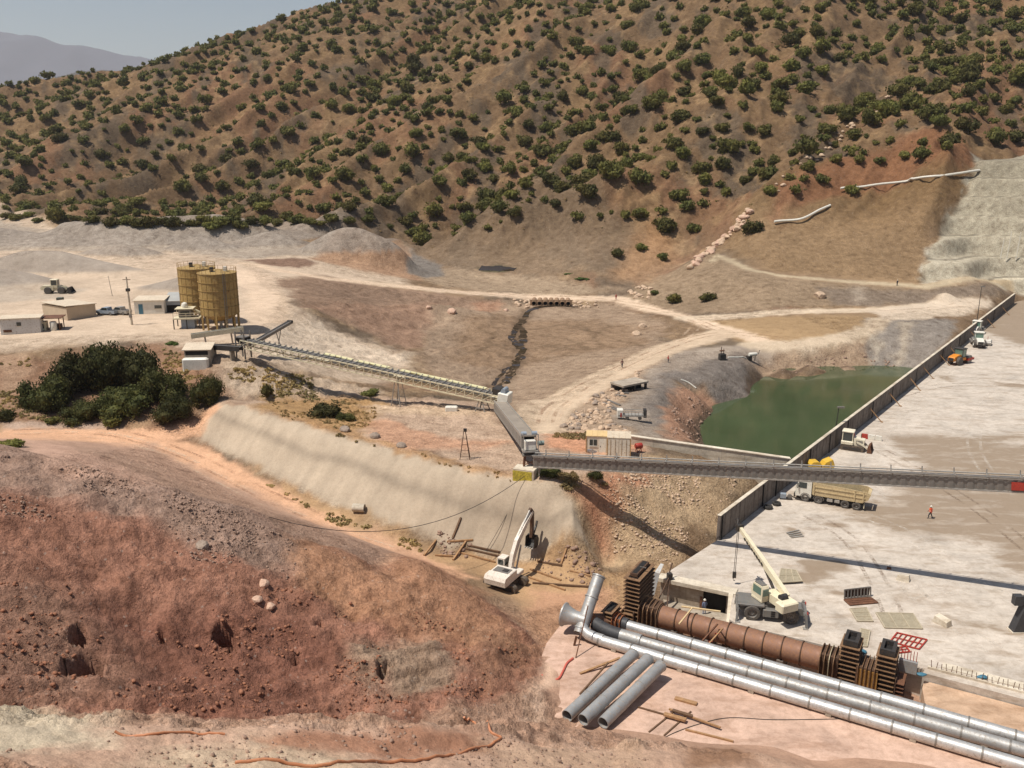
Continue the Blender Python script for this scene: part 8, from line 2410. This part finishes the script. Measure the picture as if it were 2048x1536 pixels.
for i in range(len(cx)):
    s = szs[i]
    gxi, gyi = int(cx[i] // 7), int(cy[i] // 7)
    okx = True
    for a in (-1, 0, 1):
        for b in (-1, 0, 1):
            for j in cell.get((gxi + a, gyi + b), ()):
                if (cx[i] - cx[j]) ** 2 + (cy[i] - cy[j]) ** 2 < (.42 * (s + szs[j])) ** 2:
                    okx = False
    if okx:
        cell.setdefault((gxi, gyi), []).append(i); chosen.append(i)
chosen = np.array(chosen)
inside = (ppx[chosen] > -30) & (ppx[chosen] < 2078) & (ppy[chosen] > -20)
app = szs[chosen] / np.sqrt(cx[chosen] ** 2 + cy[chosen] ** 2) * inside
order = chosen[np.argsort(-app)]
HL = 'dark green juniper bush dotted over the reddish mountainside'
for n, i in enumerate(order[:285]):
    s = szs[i] / 1.75
    tree(BUSH[n % 7], TRK[n % 3], (cx[i], cy[i], cz[i] - .1 * s), (s, s, s * rs.uniform(1.05, 1.4)), rs.uniform(0, 6.28), HL, 'bush', 'juniper bushes on the mountainside')
LOW = [crown_arrays(700 + i, 170, .105, 6, .85, spread=.75) for i in range(6)]
def scatter(name, idx, arrs, X, Y, Z, S, mat, label, cat, flat=1.0):
    V = []; Fq = []; n0 = 0
    per = []
    for n, i in enumerate(idx):
        v, f = arrs[n % len(arrs)]
        a = rs.uniform(0, 6.28); c, sn = math.cos(a), math.sin(a)
        s = S[i] / 1.75
        w = np.stack([X[i] + (v[:, 0] * c - v[:, 1] * sn) * s, Y[i] + (v[:, 0] * sn + v[:, 1] * c) * s, Z[i] + (v[:, 2] * flat - .1) * s], 1)
        V.append(w); Fq.append((f, n0)); n0 += len(v)
    Vv = np.concatenate(V).astype(np.float32)
    me = bpy.data.meshes.new(name)
    li = []; ls = []; cnt = 0
    for f, o in Fq:
        for q in f:
            ls.append(cnt); li.extend([i + o for i in q]); cnt += len(q)
    me.vertices.add(len(Vv)); me.vertices.foreach_set('co', Vv.ravel())
    me.loops.add(cnt); me.loops.foreach_set('vertex_index', np.array(li, np.int32))
    me.polygons.add(len(ls)); me.polygons.foreach_set('loop_start', np.array(ls, np.int32))
    me.materials.append(mat); me.update(calc_edges=True)
    o = bpy.data.objects.new(name, me); COL.objects.link(o)
    o['kind'] = 'stuff'; o['label'] = label; o['category'] = cat
    return o
scatter('distant_bushes', order[285:], LOW, cx, cy, cz, szs, M_LEAF, 'small far juniper bushes merging over the mountainside', 'bushes', 1.25)
# low dry scrub and tufts
NS = 2600
tx = rs.uniform(-420, 420, NS * 3); ty = rs.uniform(280, 760, NS * 3)
k = (np.abs(tx) < ty * .64) & (rsample(HILL, tx, ty) > .6)
tx, ty = tx[k][:NS], ty[k][:NS]
tz = ground_np(tx, ty)
tpx, tpy = project(tx, ty, tz)
TUFT = [crown_arrays(760 + i, 26, .2, 3, .6, core=False) for i in range(4)]
kk = np.nonzero(~inpoly(tpx, tpy, BARE[0]))[0]
half = len(kk) // 2
scatter('dry_scrub', kk[:half], TUFT, tx, ty, tz, rs.uniform(.8, 2.0, len(tx)), M_LEAFY, 'dry yellow scrub between the mountain bushes', 'scrub')
scatter('low_scrub', kk[half:], TUFT, tx, ty, tz, rs.uniform(.7, 1.8, len(tx)), M_LEAF, 'low dark scrub between the mountain bushes', 'scrub')
# dry grass on the banks
def tufts(name, n, polys, smin, smax, mat, label, seed):
    R = np.random.RandomState(seed)
    X = []; Y = []
    for poly in polys:
        w = GP(poly); xs = [p[0] for p in w]; ys = [p[1] for p in w]
        x = R.uniform(min(xs), max(xs), n * 3); y = R.uniform(min(ys), max(ys), n * 3)
        k = inpoly(x, y, w) & (fbm(x / 5, y / 5, seed, 3) > .46)
        X.append(x[k][:n]); Y.append(y[k][:n])
    X = np.concatenate(X); Y = np.concatenate(Y); Z = ground_np(X, Y)
    scatter(name, np.arange(len(X)), TUFT, X, Y, Z, R.uniform(smin, smax, len(X)), mat, label, 'grass')
tufts('dry_grass', 260, [[(530, 805), (640, 800), (740, 805), (760, 850), (690, 866), (560, 836)], [(560, 838), (700, 872), (930, 932), (1040, 960), (1040, 972), (930, 944), (700, 884)], [(1100, 950), (1190, 955), (1220, 975), (1130, 985)], [(1110, 868), (1180, 868), (1270, 880), (1270, 888), (1110, 876)]], .4, 1.1, M_LEAFY, 'dry yellow grass along the shotcrete bank crest', 21)
tufts('bluff_scrub', 300, [[(0, 730), (60, 720), (100, 840), (0, 840)], [(330, 700), (400, 730), (430, 800), (380, 830), (330, 830)], [(450, 735), (620, 760), (640, 800), (480, 798)], [(560, 985), (700, 1040), (880, 1100), (860, 1112), (700, 1065)]], .5, 1.4, M_LEAFY, 'dry brown scrub on the bluff and roadside', 22)
# ---------------------------------------------------------------- rocks
RK = [boulder(MB(), (0, 0, 0), 1.0, 40 + i, (1, .8 + .05 * i, .7), 2) for i in range(6)]
RKM = {}
def rockmesh(i, mat):
    key = (i % 6, mat.name)
    if key not in RKM:
        RKM[key] = RK[i % 6].mesh('stone', mat)
    return RKM[key]
def rock(px, py, s, label, mat, group=None, i=0, name='boulder', sq=(1, 1, 1), z=None):
    p = G(px, py)
    o = bpy.data.objects.new(name, rockmesh(i, mat)); COL.objects.link(o)
    o.location = (p.x, p.y, p.z + s * .15); o.scale = (s * sq[0], s * sq[1], s * sq[2]); o.rotation_euler = (0, 0, (px * 3 + py) % 6.28)
    return tag(o, label, 'rock', group)
for k, (px, py, s, lb, m) in enumerate(((690, 862, .95, 'grey boulder on the shotcrete bank crest beside the bushes', M_ROCKG), (750, 875, .9, 'grey boulder on the shotcrete bank crest below orange soil', M_ROCKG), (803, 893, .85, 'grey boulder on the shotcrete bank crest, next before the lattice mast', M_ROCKG), (515, 1205, .55, 'pale pink boulder of a pair lying on the red slope', M_ROCKT), (542, 1218, .55, 'pale pink boulder of a pair lying on the red slope', M_ROCKT), (527, 1172, .6, 'flat pale boulder above the pair on the red slope', M_ROCKT), (405, 1095, .8, 'grey block among rubble on the near ridge', M_ROCKG), (1285, 655, 1.4, 'pale boulder at the river bed edge', M_ROCKP), (1272, 670, 1.5, 'pale boulder beside the dirt road at the river bed', M_ROCKP), (1640, 594, 2.0, 'pale flat boulder on the slope above the road', M_ROCKP), (1012, 622, .9, 'pinkish stone in the dry river bed', M_ROCKT), (905, 625, 1.6, 'tan boulder at the bank foot beside the river bed', M_ROCKT), (858, 618, 1.2, 'tan boulder on the bank under the haul road embankment', M_ROCKT))):
    rock(px, py, s, lb, m, 'pair of pink boulders' if 'of a pair lying' in lb else None, i=k)
# riprap
rr = random.Random(9)
RIP = [(1110, 866), (1150, 820), (1230, 768), (1290, 735), (1272, 765), (1235, 805), (1220, 840), (1262, 868), (1180, 880)]
def rand_in(poly):
    xs = [p[0] for p in poly]; ys = [p[1] for p in poly]
    while True:
        x, y = rr.uniform(min(xs), max(xs)), rr.uniform(min(ys), max(ys))
        if inpoly(np.array([x]), np.array([y]), poly)[0]:
            return x, y
for k in range(110):
    x, y = rand_in(RIP)
    rock(x, y, rr.uniform(.28, .75), 'pale angular stone in the riprap beside the dirt road', M_ROCKP if k % 3 else M_ROCKG, 'riprap stones beside the dirt road', k, 'riprap_stone')
GUL = [(1372, 545), (1395, 515), (1460, 465), (1490, 425), (1505, 415), (1490, 450), (1440, 490), (1400, 525)]
for k in range(70):
    x, y = rand_in(GUL)
    rock(x, y, rr.uniform(.6, 1.7), 'pale pink boulder tumbled down the mountain gully', M_ROCKT if k % 2 else M_ROCKP, 'pale boulders in the gully', k, 'gully_boulder')
for k in range(40):
    t = rr.random()
    x, y = (1540 + 320 * t, 385 - 255 * t)
    rock(x + rr.uniform(-14, 14), y + rr.uniform(-8, 8), rr.uniform(.6, 1.4), 'pale boulder high in the mountain gully among the bushes', M_ROCKP, 'boulders high in the gully', k, 'gully_boulder')
for k in range(40):
    x, y = rand_in([(1028, 600), (1062, 603), (1060, 618), (1030, 612)] if k % 2 else [(1145, 602), (1200, 604), (1196, 616), (1148, 618)])
    rock(x, y, rr.uniform(.4, .9), 'pale stone pitched beside the culvert mouth', M_ROCKP, 'stones beside the culvert', k, 'culvert_stone')
for k in range(30):
    x, y = rand_in([(1255, 580), (1300, 570), (1315, 585), (1300, 600), (1262, 596)])
    rock(x, y, rr.uniform(.4, 1.1), 'pale rubble stone at the road fork beyond the culvert', M_ROCKP, 'rubble at the road fork', k, 'rubble_stone')
# loose stones as one mass each
def stones(name, n, polys, smin, smax, mat, label, seed):
    R = np.random.RandomState(seed)
    base = [(np.array(r_.v), np.array(r_.f)) for r_ in [boulder(MB(), (0, 0, 0), 1.0, 80 + i, (1, .85, .7), 0 + 1) for i in range(4)]]
    V = []; F = []; n0 = 0
    world = [GP(p) for p in polys]
    for poly in world:
        xs = [p[0] for p in poly]; ys = [p[1] for p in poly]
        m = int(n / len(world))
        x = R.uniform(min(xs), max(xs), m * 4); y = R.uniform(min(ys), max(ys), m * 4)
        w = fbm(x / 4, y / 4, seed, 3)
        k = inpoly(x, y, poly) & (R.uniform(0, 1, len(x)) < sstep(w, .35, .65))
        x, y = x[k][:m], y[k][:m]
        z = ground_np(x, y)
        s = smin * np.exp(R.uniform(0, 1, len(x)) ** 2.2 * math.log(smax / smin))
        for i in range(len(x)):
            v, f = base[i % 4]
            a = R.uniform(0, 6.28); c, sn = math.cos(a), math.sin(a)
            p = v * s[i] * R.uniform(.7, 1.2, 3)
            V.append(np.stack([x[i] + p[:, 0] * c - p[:, 1] * sn, y[i] + p[:, 0] * sn + p[:, 1] * c, z[i] + p[:, 2] + s[i] * .1], 1))
            F.append(f + n0); n0 += len(v)
    Vv = np.concatenate(V).astype(np.float32); Ff = np.concatenate(F).astype(np.int32)
    me = bpy.data.meshes.new(name)
    me.vertices.add(len(Vv)); me.vertices.foreach_set('co', Vv.ravel())
    me.loops.add(Ff.size); me.loops.foreach_set('vertex_index', Ff.ravel())
    me.polygons.add(len(Ff)); me.polygons.foreach_set('loop_start', (np.arange(len(Ff)) * 3).astype(np.int32))
    me.materials.append(mat); me.update(calc_edges=True)
    o = bpy.data.objects.new(name, me); COL.objects.link(o)
    o['kind'] = 'stuff'; o['label'] = label; o['category'] = 'stones'
M_STR = PM('red_stone', C(160, 108, 80), .95, 0, .35, .4, C(110, 70, 52), .5, .3)
M_STG = PM('mauve_stone', C(164, 134, 114), .95, 0, .3, .4, C(120, 98, 86), .5, .3)
stones('red_rubble', 3600, [[(0, 1180), (500, 1150), (900, 1240), (1060, 1320), (980, 1400), (700, 1430), (300, 1436), (0, 1430)]], .04, .26, M_STR, 'loose red stones strewn down the near slope', 5)
stones('grey_rubble', 3000, [[(0, 905), (320, 980), (545, 1060), (620, 1100), (560, 1170), (400, 1130), (200, 1060), (0, 1040)]], .04, .24, M_STG, 'loose grey rubble over the near ridge', 6)
stones('slope_rubble', 1800, [[(1195, 970), (1300, 930), (1480, 955), (1430, 1040), (1340, 1130), (1230, 1110)]], .06, .32, M_ROCKP, 'loose pale stones on the slope below the long conveyor', 7)
stones('bench_gravel', 1600, [[(0, 1460), (600, 1456), (1000, 1475), (1300, 1505), (1300, 1536), (0, 1536)]], .04, .22, M_STG, 'loose gravel on the bench at the bottom', 8)
stones('bank_rubble', 1200, [[(1345, 780), (1400, 780), (1440, 818), (1405, 850), (1402, 890), (1340, 880)], [(1510, 735), (1600, 715), (1740, 700), (1800, 738), (1560, 740)], [(870, 1060), (1060, 1130), (1200, 1130), (1200, 1180), (1060, 1140), (880, 1110)]], .1, .5, M_STG, 'loose stones on the pond bank and in the pit', 9)
stones('riprap_fill', 900, [RIP], .15, .5, M_ROCKP, 'small stones filling the riprap', 10)

# ------------------------------------------------------------------ air
hz = MB().box(-9500, 9500, -140, 14500, -14, 1500).obj('haze', PM('tmp', (.5, .5, .5)))
hm = bpy.data.materials.new('hazy_air'); hm.use_nodes = True
hm.node_tree.nodes.clear()
ho = hm.node_tree.nodes.new('ShaderNodeOutputMaterial')
hv = hm.node_tree.nodes.new('ShaderNodeVolumePrincipled')
hv.inputs['Color'].default_value = (.80, .84, .92, 1)
hv.inputs['Density'].default_value = 0.00005
hv.inputs['Anisotropy'].default_value = 0.2
hm.node_tree.links.new(hv.outputs[0], ho.inputs['Volume'])
hz.data.materials.clear(); hz.data.materials.append(hm)
hz['kind'] = 'stuff'
